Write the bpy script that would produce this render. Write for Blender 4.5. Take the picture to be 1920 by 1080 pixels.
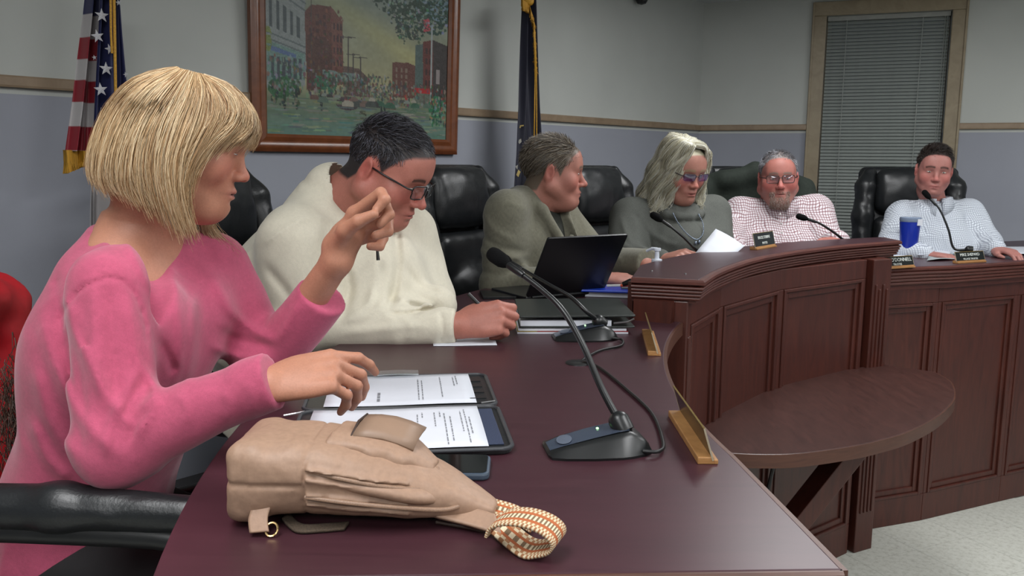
import bpy, bmesh, math, random
import numpy as np
from math import sin, cos, pi, radians, sqrt, atan2
from mathutils import Vector, Matrix
for _o in list(bpy.data.objects):
    bpy.data.objects.remove(_o)
SC = bpy.context.scene
COL = SC.collection
random.seed(4)
# ---------------------------------------------------------------- camera
CAMZ, FOC, PITCH, ROLL = 1.18, 1600.0, math.atan(237 / 1600.0), 0.0077
FWD = Vector((0, cos(PITCH), -sin(PITCH)))
_r0, _u0 = Vector((1, 0, 0)), Vector((0, sin(PITCH), cos(PITCH)))
RGT = cos(ROLL) * _r0 + sin(ROLL) * _u0
UPV = -sin(ROLL) * _r0 + cos(ROLL) * _u0
EYE = Vector((0, 0, CAMZ))
cam = bpy.data.objects.new('camera', bpy.data.cameras.new('camera'))
COL.objects.link(cam)
cam.data.sensor_width = 36.0
cam.data.lens = 36.0 * FOC / 1920.0
cam.data.clip_start = 0.02
cam.matrix_world = Matrix(((RGT.x, UPV.x, -FWD.x, EYE.x), (RGT.y, UPV.y, -FWD.y, EYE.y), (RGT.z, UPV.z, -FWD.z, EYE.z), (0, 0, 0, 1)))
SC.camera = cam
# ---------------------------------------------------------------- light
SC.view_settings.view_transform = 'Standard'
SC.view_settings.look = 'None'
SC.view_settings.gamma = 1.0
SC.view_settings.use_curve_mapping = False
SC.view_settings.exposure = 0.14
W = bpy.data.worlds.new('night'); SC.world = W; W.use_nodes = True
W.node_tree.nodes['Background'].inputs[0].default_value = (0.012, 0.015, 0.025, 1)
W.node_tree.nodes['Background'].inputs[1].default_value = 1.0
CEIL = 2.215
LIGHT_POWER = 22.0
LIGHT_SPOTS = [(1.25, 0.75), (3.1, 0.75), (1.25, -1.5), (3.1, -1.5), (1.25, 3.2), (3.1, 2.9), (-0.55, 0.45), (-0.9, -1.4)]

def ray(x, y):
    return (FWD * FOC + RGT * (x - 960) + UPV * (540 - y)).normalized()
def onz(x, y, z):
    d = ray(x, y); t = (z - CAMZ) / d.z
    return EYE + d * t
def at(x, y, Y):
    d = ray(x, y)
    return EYE + d * (Y / d.y)
def onplane(x, y, p, n):
    d = ray(x, y); t = (Vector(p) - EYE).dot(n) / d.dot(n)
    return EYE + d * t
def topx(p):
    v = Vector(p) - EYE
    z = v.dot(FWD)
    return (960 + FOC * v.dot(RGT) / z, 540 - FOC * v.dot(UPV) / z)
# ---------------------------------------------------------------- materials
def lin(c):
    return tuple(((v / 255.0) / 12.92 if v / 255.0 <= 0.04045 else (((v / 255.0) + 0.055) / 1.055) ** 2.4) for v in c)
class NT:
    def __init__(s, name):
        s.m = bpy.data.materials.new(name); s.m.use_nodes = True
        s.t = s.m.node_tree; s.b = s.t.nodes['Principled BSDF']
    def n(s, typ, **kw):
        nd = s.t.nodes.new(typ)
        for k, v in kw.items():
            if k.startswith('i_'):
                key = k[2:]
                nd.inputs[int(key) if key.isdigit() else key].default_value = v
            else:
                setattr(nd, k, v)
        return nd
    def l(s, a, ao, b, bi):
        s.t.links.new(a.outputs[ao], b.inputs[bi])
    def set(s, **kw):
        for k, v in kw.items():
            s.b.inputs[k.replace('_', ' ')].default_value = v
        return s
    def ramp(s, stops):
        r = s.n('ShaderNodeValToRGB')
        while len(r.color_ramp.elements) < len(stops):
            r.color_ramp.elements.new(0.5)
        for e, (p, c) in zip(r.color_ramp.elements, stops):
            e.position = p; e.color = (*c[:3], 1)
        return r
    def bump(s, src, out, strength=0.2, dist=0.01):
        b = s.n('ShaderNodeBump', i_Strength=strength, i_Distance=dist)
        s.l(src, out, b, 'Height'); s.l(b, 'Normal', s.b, 'Normal')
MATS = {}
def plain(name, rgb, rough=0.5, spec=0.5, metal=0.0, noise=0.08, nscale=30.0, bump=0.0, **kw):
    """principled material with a slight procedural variation of its colour"""
    if name in MATS: return MATS[name]
    n = NT(name); c = lin(rgb)
    n.set(Roughness=rough, Metallic=metal)
    n.b.inputs['Specular IOR Level'].default_value = spec
    for k, v in kw.items(): n.b.inputs[k.replace('_', ' ')].default_value = v
    tc = n.n('ShaderNodeTexCoord')
    nz = n.n('ShaderNodeTexNoise', i_Scale=nscale, i_Detail=4.0); n.l(tc, 'Object', nz, 'Vector')
    r = n.ramp([(0.3, [v * (1 - noise) for v in c]), (0.7, [min(1, v * (1 + noise)) for v in c])])
    n.l(nz, 'Fac', r, 'Fac'); n.l(r, 'Color', n.b, 'Base Color')
    if bump: n.bump(nz, 'Fac', bump, 0.004)
    MATS[name] = n.m; return n.m
def wood(name, dark, light, scale=(1.5, 1.5, 14), rough=0.32, vertical=False, coat=0.0, bump=0.05):
    if name in MATS: return MATS[name]
    n = NT(name); n.set(Roughness=rough)
    tc = n.n('ShaderNodeTexCoord'); mp = n.n('ShaderNodeMapping')
    mp.inputs['Scale'].default_value = scale
    n.l(tc, 'Object', mp, 'Vector')
    nz = n.n('ShaderNodeTexNoise', i_Scale=4.0, i_Detail=8.0, i_Roughness=0.6, i_Distortion=1.2)
    n.l(mp, 'Vector', nz, 'Vector')
    r = n.ramp([(0.25, lin(dark)), (0.75, lin(light))])
    n.l(nz, 'Fac', r, 'Fac'); n.l(r, 'Color', n.b, 'Base Color')
    n.b.inputs['Coat Weight'].default_value = coat
    n.b.inputs['Coat Roughness'].default_value = 0.2
    if bump: n.bump(nz, 'Fac', bump, 0.002)
    MATS[name] = n.m; return n.m
def vcol(name, rough=0.6, spec=0.4, weave=0.0, wscale=900.0, attr='Col', sss=0.0, noise=0.0, nscale=120.0, sheen=0.0, aniso=None):
    """material whose colour comes from the mesh colour attribute (cloth prints, skin, paint)"""
    if name in MATS: return MATS[name]
    n = NT(name); n.set(Roughness=rough)
    n.b.inputs['Specular IOR Level'].default_value = spec
    a = n.n('ShaderNodeVertexColor', layer_name=attr)
    src, so = a, 'Color'
    if noise:
        tc = n.n('ShaderNodeTexCoord')
        nz = n.n('ShaderNodeTexNoise', i_Scale=nscale, i_Detail=5.0); n.l(tc, 'Object', nz, 'Vector')
        r = n.ramp([(0.3, (1 - noise,) * 3), (0.7, (1 + noise,) * 3)])
        n.l(nz, 'Fac', r, 'Fac')
        mx = n.n('ShaderNodeMix', data_type='RGBA', blend_type='MULTIPLY'); mx.inputs[0].default_value = 1.0
        n.l(a, 'Color', mx, 6); n.l(r, 'Color', mx, 7)
        src, so = mx, 2
        if weave: n.bump(nz, 'Fac', weave, 0.003)
    n.l(src, so, n.b, 'Base Color')
    if sss:
        n.b.inputs['Subsurface Weight'].default_value = sss
        n.b.inputs['Subsurface Radius'].default_value = (0.012, 0.005, 0.003)
        n.b.inputs['Subsurface Scale'].default_value = 0.5
    if sheen:
        n.b.inputs['Sheen Weight'].default_value = sheen
    MATS[name] = n.m; return n.m
# ---------------------------------------------------------------- objects
def link(name, me, mat=None, parent=None, smooth=None, bevel=0.0):
    o = bpy.data.objects.new(name, me); COL.objects.link(o)
    if mat is not None:
        for m in (mat if isinstance(mat, (list, tuple)) else [mat]): me.materials.append(m)
    if parent is not None:
        o.parent = parent
        pm = Matrix.Identity(4); p = parent
        while p is not None:
            pm = p.matrix_basis @ pm if p.parent is None else p.matrix_parent_inverse @ p.matrix_basis @ pm
            p = p.parent
        if parent.get('_local') is None:
            o.matrix_parent_inverse = pm.inverted()
    if smooth is not None:
        me.polygons.foreach_set('use_smooth', [True] * len(me.polygons))
        if smooth < 179:
            me.set_sharp_from_angle(angle=radians(smooth))
    if bevel:
        b = o.modifiers.new('edge', 'BEVEL'); b.width = bevel; b.segments = 2; b.limit_method = 'ANGLE'; b.angle_limit = radians(40)
    return o
def tag(o, label=None, cat=None, group=None, kind=None):
    if label: o['label'] = label
    if cat: o['category'] = cat
    if group: o['group'] = group
    if kind: o['kind'] = kind
    return o
def thing(name, label, cat, loc=(0, 0, 0), group=None):
    o = bpy.data.objects.new(name, None); COL.objects.link(o); o.empty_display_size = 0.05
    o.location = loc
    o.matrix_basis = Matrix.Translation(Vector(loc))
    return tag(o, label, cat, group)
def copy_tree(o, parent=None):
    c = o.copy(); COL.objects.link(c)
    if parent is not None:
        c.parent = parent; c.matrix_parent_inverse = o.matrix_parent_inverse.copy()
    for ch in list(o.children): copy_tree(ch, c)
    return c
class MB:
    """collects simple solids into ONE mesh"""
    def __init__(s): s.v = []; s.f = []; s.mi = []
    def add(s, vs, fs, mi=0):
        b = len(s.v); s.v += [tuple(v) for v in vs]; s.f += [tuple(i + b for i in f) for f in fs]; s.mi += [mi] * len(fs); return s
    def box(s, lo, hi, M=None, mi=0):
        x0, y0, z0 = lo; x1, y1, z1 = hi
        vs = [Vector(p) for p in ((x0, y0, z0), (x1, y0, z0), (x1, y1, z0), (x0, y1, z0), (x0, y0, z1), (x1, y0, z1), (x1, y1, z1), (x0, y1, z1))]
        if M is not None: vs = [M @ v for v in vs]
        return s.add(vs, [(0, 3, 2, 1), (4, 5, 6, 7), (0, 1, 5, 4), (1, 2, 6, 5), (2, 3, 7, 6), (3, 0, 4, 7)], mi)
    def prism(s, poly, z0, z1, M=None, mi=0):
        n = len(poly)
        a = sum(poly[i][0] * poly[(i + 1) % n][1] - poly[(i + 1) % n][0] * poly[i][1] for i in range(n))
        if a < 0: poly = poly[::-1]
        vs = [Vector((p[0], p[1], z0)) for p in poly] + [Vector((p[0], p[1], z1)) for p in poly]
        if M is not None: vs = [M @ v for v in vs]
        return s.add(vs, [tuple(range(n - 1, -1, -1)), tuple(range(n, 2 * n))] + [(i, (i + 1) % n, n + (i + 1) % n, n + i) for i in range(n)], mi)
    def tube(s, path, r, sides=8, caps=True, mi=0, flat=None):
        P = [Vector(p) for p in path]; n = len(P)
        rs = list(r) if isinstance(r, (list, tuple)) else [r] * n
        T = [(P[min(i + 1, n - 1)] - P[max(i - 1, 0)]).normalized() for i in range(n)]
        u = T[0].orthogonal().normalized(); vs = []
        for i in range(n):
            u = (u - T[i] * u.dot(T[i]))
            u = u.normalized() if u.length > 1e-6 else T[i].orthogonal().normalized()
            w = T[i].cross(u)
            for k in range(sides):
                a = 2 * pi * k / sides
                vs.append(P[i] + (u * cos(a) + w * sin(a) * (flat or 1)) * rs[i])
        fs = [(i * sides + k, i * sides + (k + 1) % sides, (i + 1) * sides + (k + 1) % sides, (i + 1) * sides + k) for i in range(n - 1) for k in range(sides)]
        if caps: fs += [tuple(range(sides - 1, -1, -1)), tuple(range((n - 1) * sides, n * sides))]
        return s.add(vs, fs, mi)
    def lathe(s, prof, M=None, seg=24, mi=0):
        vs = []; n = len(prof)
        for k in range(seg):
            a = 2 * pi * k / seg
            for (r, z) in prof: vs.append(Vector((r * cos(a), r * sin(a), z)))
        if M is not None: vs = [M @ v for v in vs]
        fs = [(k * n + i, ((k + 1) % seg) * n + i, ((k + 1) % seg) * n + i + 1, k * n + i + 1) for k in range(seg) for i in range(n - 1)]
        fs.append(tuple(k * n for k in range(seg - 1, -1, -1))); fs.append(tuple(k * n + n - 1 for k in range(seg)))
        return s.add(vs, fs, mi)
    def sheet(s, rows, mi=0, closed=False):
        m = len(rows[0]); vs = [p for r in rows for p in r]
        fs = []
        for i in range(len(rows) - 1):
            for k in range(m if closed else m - 1):
                k2 = (k + 1) % m
                fs.append((i * m + k, i * m + k2, (i + 1) * m + k2, (i + 1) * m + k))
        return s.add(vs, fs, mi)
    def sweep(s, path, prof, closed=False, mi=0, caps=True):
        """profile [(out, z)] along a plan path, mitred; 'out' is to the right of the direction of travel"""
        n = len(path); P = [Vector((p[0], p[1])) for p in path]; m = len(prof); vs = []
        for i in range(n):
            d0 = (P[i] - P[i - 1]).normalized() if (i > 0 or closed) else None
            d1 = (P[(i + 1) % n] - P[i]).normalized() if (i < n - 1 or closed) else None
            if d0 is None: d0 = d1
            if d1 is None: d1 = d0
            n0, n1 = Vector((d0.y, -d0.x)), Vector((d1.y, -d1.x))
            b = (n0 + n1); b = b / max(0.25, b.dot(n0))
            for (o_, z) in prof: vs.append(Vector((P[i].x + b.x * o_, P[i].y + b.y * o_, z)))
        N = n if closed else n - 1
        fs = [(i * m + k, ((i + 1) % n) * m + k, ((i + 1) % n) * m + (k + 1) % m, i * m + (k + 1) % m) for i in range(N) for k in range(m)]
        if caps and not closed: fs += [tuple(range(m - 1, -1, -1)), tuple(range((n - 1) * m, n * m))]
        return s.add(vs, fs, mi)
    def build(s, name, mat, parent=None, smooth=None, bevel=0.0, fix=True):
        me = bpy.data.meshes.new(name); me.from_pydata(s.v, [], s.f)
        if any(s.mi): me.polygons.foreach_set('material_index', s.mi)
        if fix:
            bm = bmesh.new(); bm.from_mesh(me); bmesh.ops.recalc_face_normals(bm, faces=bm.faces); bm.to_mesh(me); bm.free()
        me.update()
        return link(name, me, mat, parent, smooth, bevel)
def superell(c, r, e1=0.5, e2=0.5, M=None, nu=28, nv=16):
    """rounded pillow; returns rows for MB.sheet"""
    def pw(v, e): return math.copysign(abs(v) ** e, v)
    rows = []
    for j in range(nv + 1):
        ph = -pi / 2 + pi * j / nv; row = []
        for i in range(nu):
            th = 2 * pi * i / nu
            p = Vector((r[0] * pw(cos(ph), e1) * pw(cos(th), e2), r[1] * pw(cos(ph), e1) * pw(sin(th), e2), r[2] * pw(sin(ph), e1)))
            p = p + Vector(c)
            row.append(M @ p if M is not None else p)
        rows.append(row)
    return rows
def spline(pts, n=8, closed=False):
    """Catmull-Rom through points"""
    P = [Vector(p) for p in pts]; out = []; N = len(P)
    for i in range(N if closed else N - 1):
        if closed: p0, p1, p2, p3 = P[i - 1], P[i], P[(i + 1) % N], P[(i + 2) % N]
        else: p0, p1, p2, p3 = P[max(i - 1, 0)], P[i], P[i + 1], P[min(i + 2, N - 1)]
        for k in range(n):
            t = k / n
            out.append(0.5 * ((2 * p1) + (p2 - p0) * t + (2 * p0 - 5 * p1 + 4 * p2 - p3) * t * t + (3 * p1 - p0 - 3 * p2 + p3) * t ** 3))
    if not closed: out.append(P[-1])
    return out
def frame(o, x, z=(0, 0, 1)):
    """matrix with origin o, local x along x, local z near z"""
    x = Vector(x).normalized(); z = Vector(z); y = z.cross(x).normalized(); z = x.cross(y)
    return Matrix(((x.x, y.x, z.x, o[0]), (x.y, y.y, z.y, o[1]), (x.z, y.z, z.z, o[2]), (0, 0, 0, 1)))
def text_mesh(txt, size, name, mat, parent, M, depth=0.0004, spacing=1.0):
    cu = bpy.data.curves.new(name, 'FONT'); cu.body = txt; cu.size = size; cu.align_x = 'CENTER'; cu.align_y = 'CENTER'
    cu.extrude = depth; cu.space_character = spacing; cu.resolution_u = 2
    tmp = bpy.data.objects.new('t', cu); COL.objects.link(tmp)
    dg = bpy.context.evaluated_depsgraph_get(); me = bpy.data.meshes.new_from_object(tmp.evaluated_get(dg))
    bpy.data.objects.remove(tmp)
    me.transform(M); me.materials.clear()
    return link(name, me, mat, parent)
# ---------------------------------------------------------------- room
CORN = Vector((1.2426, 5.80, 0))
D1 = Vector((0.668, 0.744, 0)).normalized()      # along the wall behind the seats, towards the corner
D2 = Vector((0.936, -0.352, 0)).normalized()     # along the window wall, away from the corner
N1 = Vector((D1.y, -D1.x, 0)); N2 = Vector((D2.y, -D2.x, 0))   # into the room
if N2.y > 0: N2 = -N2
FLOORZ = -0.42
RAILZ = 1.375
def paint(name, rgb):
    n = NT(name); c = lin(rgb); n.set(Roughness=0.65); n.b.inputs['Specular IOR Level'].default_value = 0.25
    tc = n.n('ShaderNodeTexCoord')
    nz = n.n('ShaderNodeTexNoise', i_Scale=2.2, i_Detail=3.0); n.l(tc, 'Object', nz, 'Vector')
    r = n.ramp([(0.3, [v * 0.95 for v in c]), (0.7, [v * 1.04 for v in c])]); n.l(nz, 'Fac', r, 'Fac'); n.l(r, 'Color', n.b, 'Base Color')
    n2 = n.n('ShaderNodeTexNoise', i_Scale=260.0, i_Detail=2.0); n.l(tc, 'Object', n2, 'Vector'); n.bump(n2, 'Fac', 0.06, 0.002)
    return n.m
M_UP = paint('cream_wall_paint', (190, 193, 188))
M_LO = paint('lilac_grey_wall_paint', (156, 159, 169))
M_CEIL = plain('ceiling_tile_white', (205, 208, 210), rough=0.9, noise=0.06, nscale=180, bump=0.15)
M_TRIM = wood('pale_oak_trim', (132, 112, 90), (156, 136, 112), scale=(3, 3, 3), rough=0.45)
def wall(name, p0, p1, nrm, holes=()):
    """solid wall of two paints that meet behind the rail; holes = [(t0, t1, z0, z1)] along it"""
    d = (p1 - p0); L = d.length; d.normalize(); M = Matrix(((d.x, -nrm.x, 0, p0.x), (d.y, -nrm.y, 0, p0.y), (0, 0, 1, 0), (0, 0, 0, 1)))
    mb = MB(); T = 0.12
    ts = [(0, L, FLOORZ, CEIL)]
    if holes:
        h = holes[0]; ts = [(0, h[0], FLOORZ, CEIL), (h[1], L, FLOORZ, CEIL), (h[0], h[1], FLOORZ, h[2]), (h[0], h[1], h[3], CEIL)]
    for (a, b, z0, z1) in ts:
        if z0 < RAILZ: mb.box((a, 0, z0), (b, T, min(z1, RAILZ)), M, 1)
        if z1 > RAILZ: mb.box((a, 0, max(z0, RAILZ)), (b, T, z1), M, 0)
    return tag(mb.build(name, [M_UP, M_LO]), kind='structure')
def on1(x, y): return onplane(x, y, CORN, N1)
def on2(x, y): return onplane(x, y, CORN, N2)
def s2(p): return (p - CORN).dot(D2)
WL0 = CORN - D1 * 6.6; WR1 = CORN + D2 * 4.6
# window opening on wall 2, read between the casings
WIN0, WIN1 = s2(on2(1549, 60)), s2(on2(1783, 60))
WTOP = on2(1660, 25).z; WBOT = 0.45
wall('wall_left', WL0, CORN, N1)
wall('wall_back', CORN, WR1, N2, holes=[(WIN0, WIN1, WBOT, WTOP)])
PB = Vector((5.2, -4.6, 0)); PA = Vector((-3.2, -4.6, 0))
def nrm_in(a, b):
    d = (b - a).normalized(); n = Vector((d.y, -d.x, 0)); return n if n.dot(Vector((1.5, 0, 0)) - a) > 0 else -n
wall('wall_right', WR1, PB, nrm_in(WR1, PB)); wall('wall_front', PB, PA, nrm_in(PB, PA)); wall('wall_near', PA, WL0, nrm_in(PA, WL0))
room = [WL0 - D1 * 0.1, CORN, WR1 + D2 * 0.1, PB, PA]
cen = sum(room, Vector()) / 5
big = [(p + (p - cen).normalized() * 0.25) for p in room]
mb = MB(); mb.prism([(p.x, p.y) for p in big], CEIL, CEIL + 0.08)
tag(mb.build('ceiling', M_CEIL), kind='structure')
# public floor: square vinyl tiles with thin joints
n = NT('vinyl_tile'); n.set(Roughness=0.42)
tc = n.n('ShaderNodeTexCoord')
nz = n.n('ShaderNodeTexNoise', i_Scale=42.0, i_Detail=9.0, i_Roughness=0.75); n.l(tc, 'Object', nz, 'Vector')
r = n.ramp([(0.28, lin((150, 150, 140))), (0.5, lin((192, 193, 184))), (0.75, lin((204, 205, 198)))]); n.l(nz, 'Fac', r, 'Fac'); n.l(r, 'Color', n.b, 'Base Color')
M_TILE = n.m
mb = MB(); mb.prism([(p.x, p.y) for p in big], FLOORZ - 0.1, FLOORZ - 0.004)
floor = tag(mb.build('floor', plain('tile_joint', (120, 120, 112), rough=0.8)), kind='structure')
tme = None
ang = radians(24); ux, uy = Vector((cos(ang), sin(ang), 0)), Vector((-sin(ang), cos(ang), 0))
for i in range(-2, 10):
    for j in range(-2, 10):
        c = Vector((2.0, 2.35, FLOORZ)) + ux * 0.305 * (i - 3) + uy * 0.305 * (j - 4)
        if (c - Vector((2.45, 1.5, FLOORZ))).length > 2.35 or c.y < 1.2 or c.x < 0.3: continue
        if tme is None:
            m2 = MB(); m2.box((-0.1519, -0.1519, -0.003), (0.1519, 0.1519, 0)); o = m2.build('tile', M_TILE, floor); tme = o.data
        else:
            o = bpy.data.objects.new('tile', tme); COL.objects.link(o); o.parent = floor
        o.location = c; o.rotation_euler = (0, 0, ang)
m2 = MB()   # the rest of the floor in one slab, out of sight
m2.prism([(p.x, p.y) for p in big], FLOORZ - 0.01, FLOORZ - 0.0035)
tag(m2.build('tile', M_TILE, floor), kind='stuff')
# raised platform under the seats
OC = Vector((2.45, 1.5, 0)); RI, RO = 2.135, 2.90
def pc(R, a): return Vector((OC.x + R * cos(radians(a)), OC.y + R * sin(radians(a)), 0))
M_CARPET = plain('grey_carpet', (70, 68, 70), rough=0.95, noise=0.3, nscale=400, bump=0.3)
mb = MB()
inner = [pc(2.32, a) for a in range(200, 103, -4)] + [pc(2.34, 104) + Vector((0.905, 0.425, 0)) * 2.2]
outer = [WR1 + D2 * -0.3 - N2 * 0, CORN, WL0]
mb.prism([(p.x, p.y) for p in inner] + [(p.x, p.y) for p in outer], FLOORZ, 0.0)
tag(mb.build('floor_platform', M_CARPET), kind='structure')
# chair rails
RW = 0.036
def rail(name, p0, p1, nrm, z):
    d = (p1 - p0); L = d.length
    mb = MB(); mb.sweep([p0 + nrm * 0.0, p1], [(0, z), (0.018, z), (0.022, z + 0.008), (0.022, z + RW - 0.008), (0.016, z + RW), (0, z + RW)] if False else [(0.0, z), (0.02, z), (0.022, z + 0.006), (0.022, z + RW - 0.006), (0.016, z + RW), (0.0, z + RW)])
    o = mb.build(name, M_TRIM); return tag(o, kind='structure')
def railpath(p0, p1, nrm):
    d = (p1 - p0).normalized()
    return (p0, p1) if Vector((d.y, -d.x, 0)).dot(nrm) > 0 else (p1, p0)
RZ = on1(1311, 245).z
CAS = 0.085
rail('trim_1', *railpath(WL0, CORN, N1), N1, RZ)
rail('trim_2', *railpath(CORN, CORN + D2 * (WIN0 - CAS), N2), N2, RZ)
rail('trim_3', *railpath(CORN + D2 * (WIN1 + CAS), WR1, N2), N2, RZ)
# window: casing boards, sash, pane, blind
MW = Matrix(((D2.x, N2.x, 0, CORN.x), (D2.y, N2.y, 0, CORN.y), (0, 0, 1, 0), (0, 0, 0, 1)))   # local (along, into room, up)
win = tag(bpy.data.objects.new('window_1', None), kind='structure'); COL.objects.link(win); win.matrix_basis = Matrix.Translation(CORN + D2 * WIN0)
def casing(a, b, z0, z1):
    m = MB(); m.box((a, 0, z0), (b, 0.02, z1), MW); m.build('casing_board', M_CAS, win, bevel=0.004)
M_CAS = wood('casing_oak', (136, 122, 98), (160, 146, 120), scale=(3, 3, 3), rough=0.45)
casing(WIN0 - CAS, WIN0, WBOT - CAS, WTOP); casing(WIN1, WIN1 + CAS, WBOT - CAS, WTOP); casing(WIN0 - CAS, WIN1 + CAS, WTOP, min(WTOP + CAS, CEIL - 0.005)); casing(WIN0, WIN1, WBOT - CAS, WBOT)
for (a, b) in ((WIN0 - CAS, WIN0 - CAS + 0.014), (WIN1 + CAS - 0.014, WIN1 + CAS)):
    m = MB(); m.box((a, 0.018, WBOT - CAS), (b, 0.028, WTOP + CAS * 0.9), MW); m.build('casing_bead', M_CAS, win, bevel=0.003)
m = MB()
for (a, b, z0, z1) in ((WIN0, WIN0 + 0.03, WBOT, WTOP), (WIN1 - 0.03, WIN1, WBOT, WTOP), (WIN0, WIN1, WTOP - 0.03, WTOP), (WIN0, WIN1, WBOT, WBOT + 0.03), (WIN0, WIN1, 1.0, 1.04)):
    m.box((a, -0.115, z0), (b, -0.085, z1), MW)
m.build('sash', M_CAS, win)
g = NT('window_glass'); g.set(Roughness=0.02); g.b.inputs['Transmission Weight'].default_value = 1.0; g.b.inputs['Base Color'].default_value = (0.9, 0.95, 0.95, 1)
m = MB(); m.box((WIN0 + 0.02, -0.104, WBOT + 0.02), (WIN1 - 0.02, -0.1, WTOP - 0.02), MW); m.build('pane', g.m, win)
blind = thing('window_blind', 'closed grey slatted venetian blind hanging in the oak framed window', 'blind', CORN + D2 * (WIN0 + WIN1) / 2 + Vector((0, 0, WTOP)))
M_SLAT = plain('grey_slat', (146, 152, 148), rough=0.45, noise=0.04)
m = MB(); m.box((WIN0 + 0.006, -0.05, WTOP - 0.03), (WIN1 - 0.006, -0.012, WTOP - 0.002), MW); m.build('headrail', plain('headrail', (150, 152, 146), rough=0.5), blind, bevel=0.002)
pitch = 0.0208; sme = None; z = WTOP - 0.042; k = 0
while z > WBOT + 0.03:
    if sme is None:
        m = MB(); tl = radians(56); prof = []
        for i in range(5):
            t = (i / 4 - 0.5) * 0.025; prof.append((t * cos(tl) + 0.0, t * sin(tl) * -1 + 0.0018 * (1 - (2 * (i / 4 - 0.5)) ** 2)))
        rows = [[MW.to_3x3() @ Vector((a, -0.031 + p[0], p[1] + dz)) for p in prof] for a in (WIN0 + 0.008, WIN1 - 0.008) for dz in (0,)]
        m.sheet(rows); o = m.build('slat', M_SLAT, blind, fix=False); sme = o.data
        base = o.matrix_parent_inverse.copy()
        so = o.modifiers.new('t', 'SOLIDIFY'); so.thickness = 0.0007
        o.location = Vector((CORN.x, CORN.y, z)); first = o
    else:
        o2 = first.copy(); COL.objects.link(o2); o2.location = Vector((CORN.x, CORN.y, z))
    z -= pitch; k += 1
m = MB(); m.box((WIN0 + 0.008, -0.042, WBOT + 0.005), (WIN1 - 0.008, -0.02, WBOT + 0.02), MW); m.build('bottom_rail', M_SLAT, blind)
for fr in (0.17, 0.78):
    a = WIN0 + (WIN1 - WIN0) * fr
    m = MB(); m.box((a - 0.002, -0.016, WBOT), (a + 0.002, -0.0145, WTOP - 0.03), MW); m.build('ladder_cord', plain('cord_grey', (140, 145, 140)), blind)
for a in (WIN1 - 0.035, WIN1 - 0.022):
    m = MB(); m.tube([MW @ Vector((a, -0.008, WTOP - 0.03)), MW @ Vector((a - 0.01, -0.006, 0.55))], 0.0016, 6); m.build('pull_cord', plain('cord_grey', (140, 145, 140)), blind)
# ceiling troffers (outside the picture); the right-wing and left-side ones added for extra light
M_EMIT = NT('lamp_diffuser'); M_EMIT.b.inputs['Emission Color'].default_value = (1, 0.98, 0.94, 1); M_EMIT.b.inputs['Emission Strength'].default_value = 2.0
for i, (x, y) in enumerate(LIGHT_SPOTS):
    t = thing('ceiling_light', 'recessed fluorescent ceiling light out of the picture, over the ' + ['open floor before the half-round shelf', 'right part of the public floor', 'public floor behind the camera', 'far right corner behind the camera', 'two middle chairs behind the counter', 'right desk wing, added to brighten the far end', 'chair of the blonde woman, added to brighten the left side', 'seat nearest the left rear corner, added to brighten the left wall'][i], 'light', (x, y, CEIL), 'recessed ceiling lights')
    m = MB(); m.box((x - 0.32, y - 0.62, CEIL - 0.012), (x + 0.32, y - 0.585, CEIL - 0.001)); m.box((x - 0.32, y + 0.585, CEIL - 0.012), (x + 0.32, y + 0.62, CEIL - 0.001)); m.box((x - 0.32, y - 0.585, CEIL - 0.012), (x - 0.285, y + 0.585, CEIL - 0.001)); m.box((x + 0.285, y - 0.585, CEIL - 0.012), (x + 0.32, y + 0.585, CEIL - 0.001)); m.build('light_frame', plain('lamp_white', (220, 220, 218)), t)
    m = MB(); m.box((x - 0.285, y - 0.585, CEIL - 0.004), (x + 0.285, y + 0.585, CEIL - 0.001)); m.build('diffuser', M_EMIT.m, t)
    L = bpy.data.lights.new('lamp', 'AREA'); L.shape = 'RECTANGLE'; L.size = 0.56; L.size_y = 1.16; L.energy = LIGHT_POWER; L.color = (0.97, 0.985, 1.0)
    lo = bpy.data.objects.new('lamp', L); COL.objects.link(lo); lo.location = (x, y, CEIL - 0.02)
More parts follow.
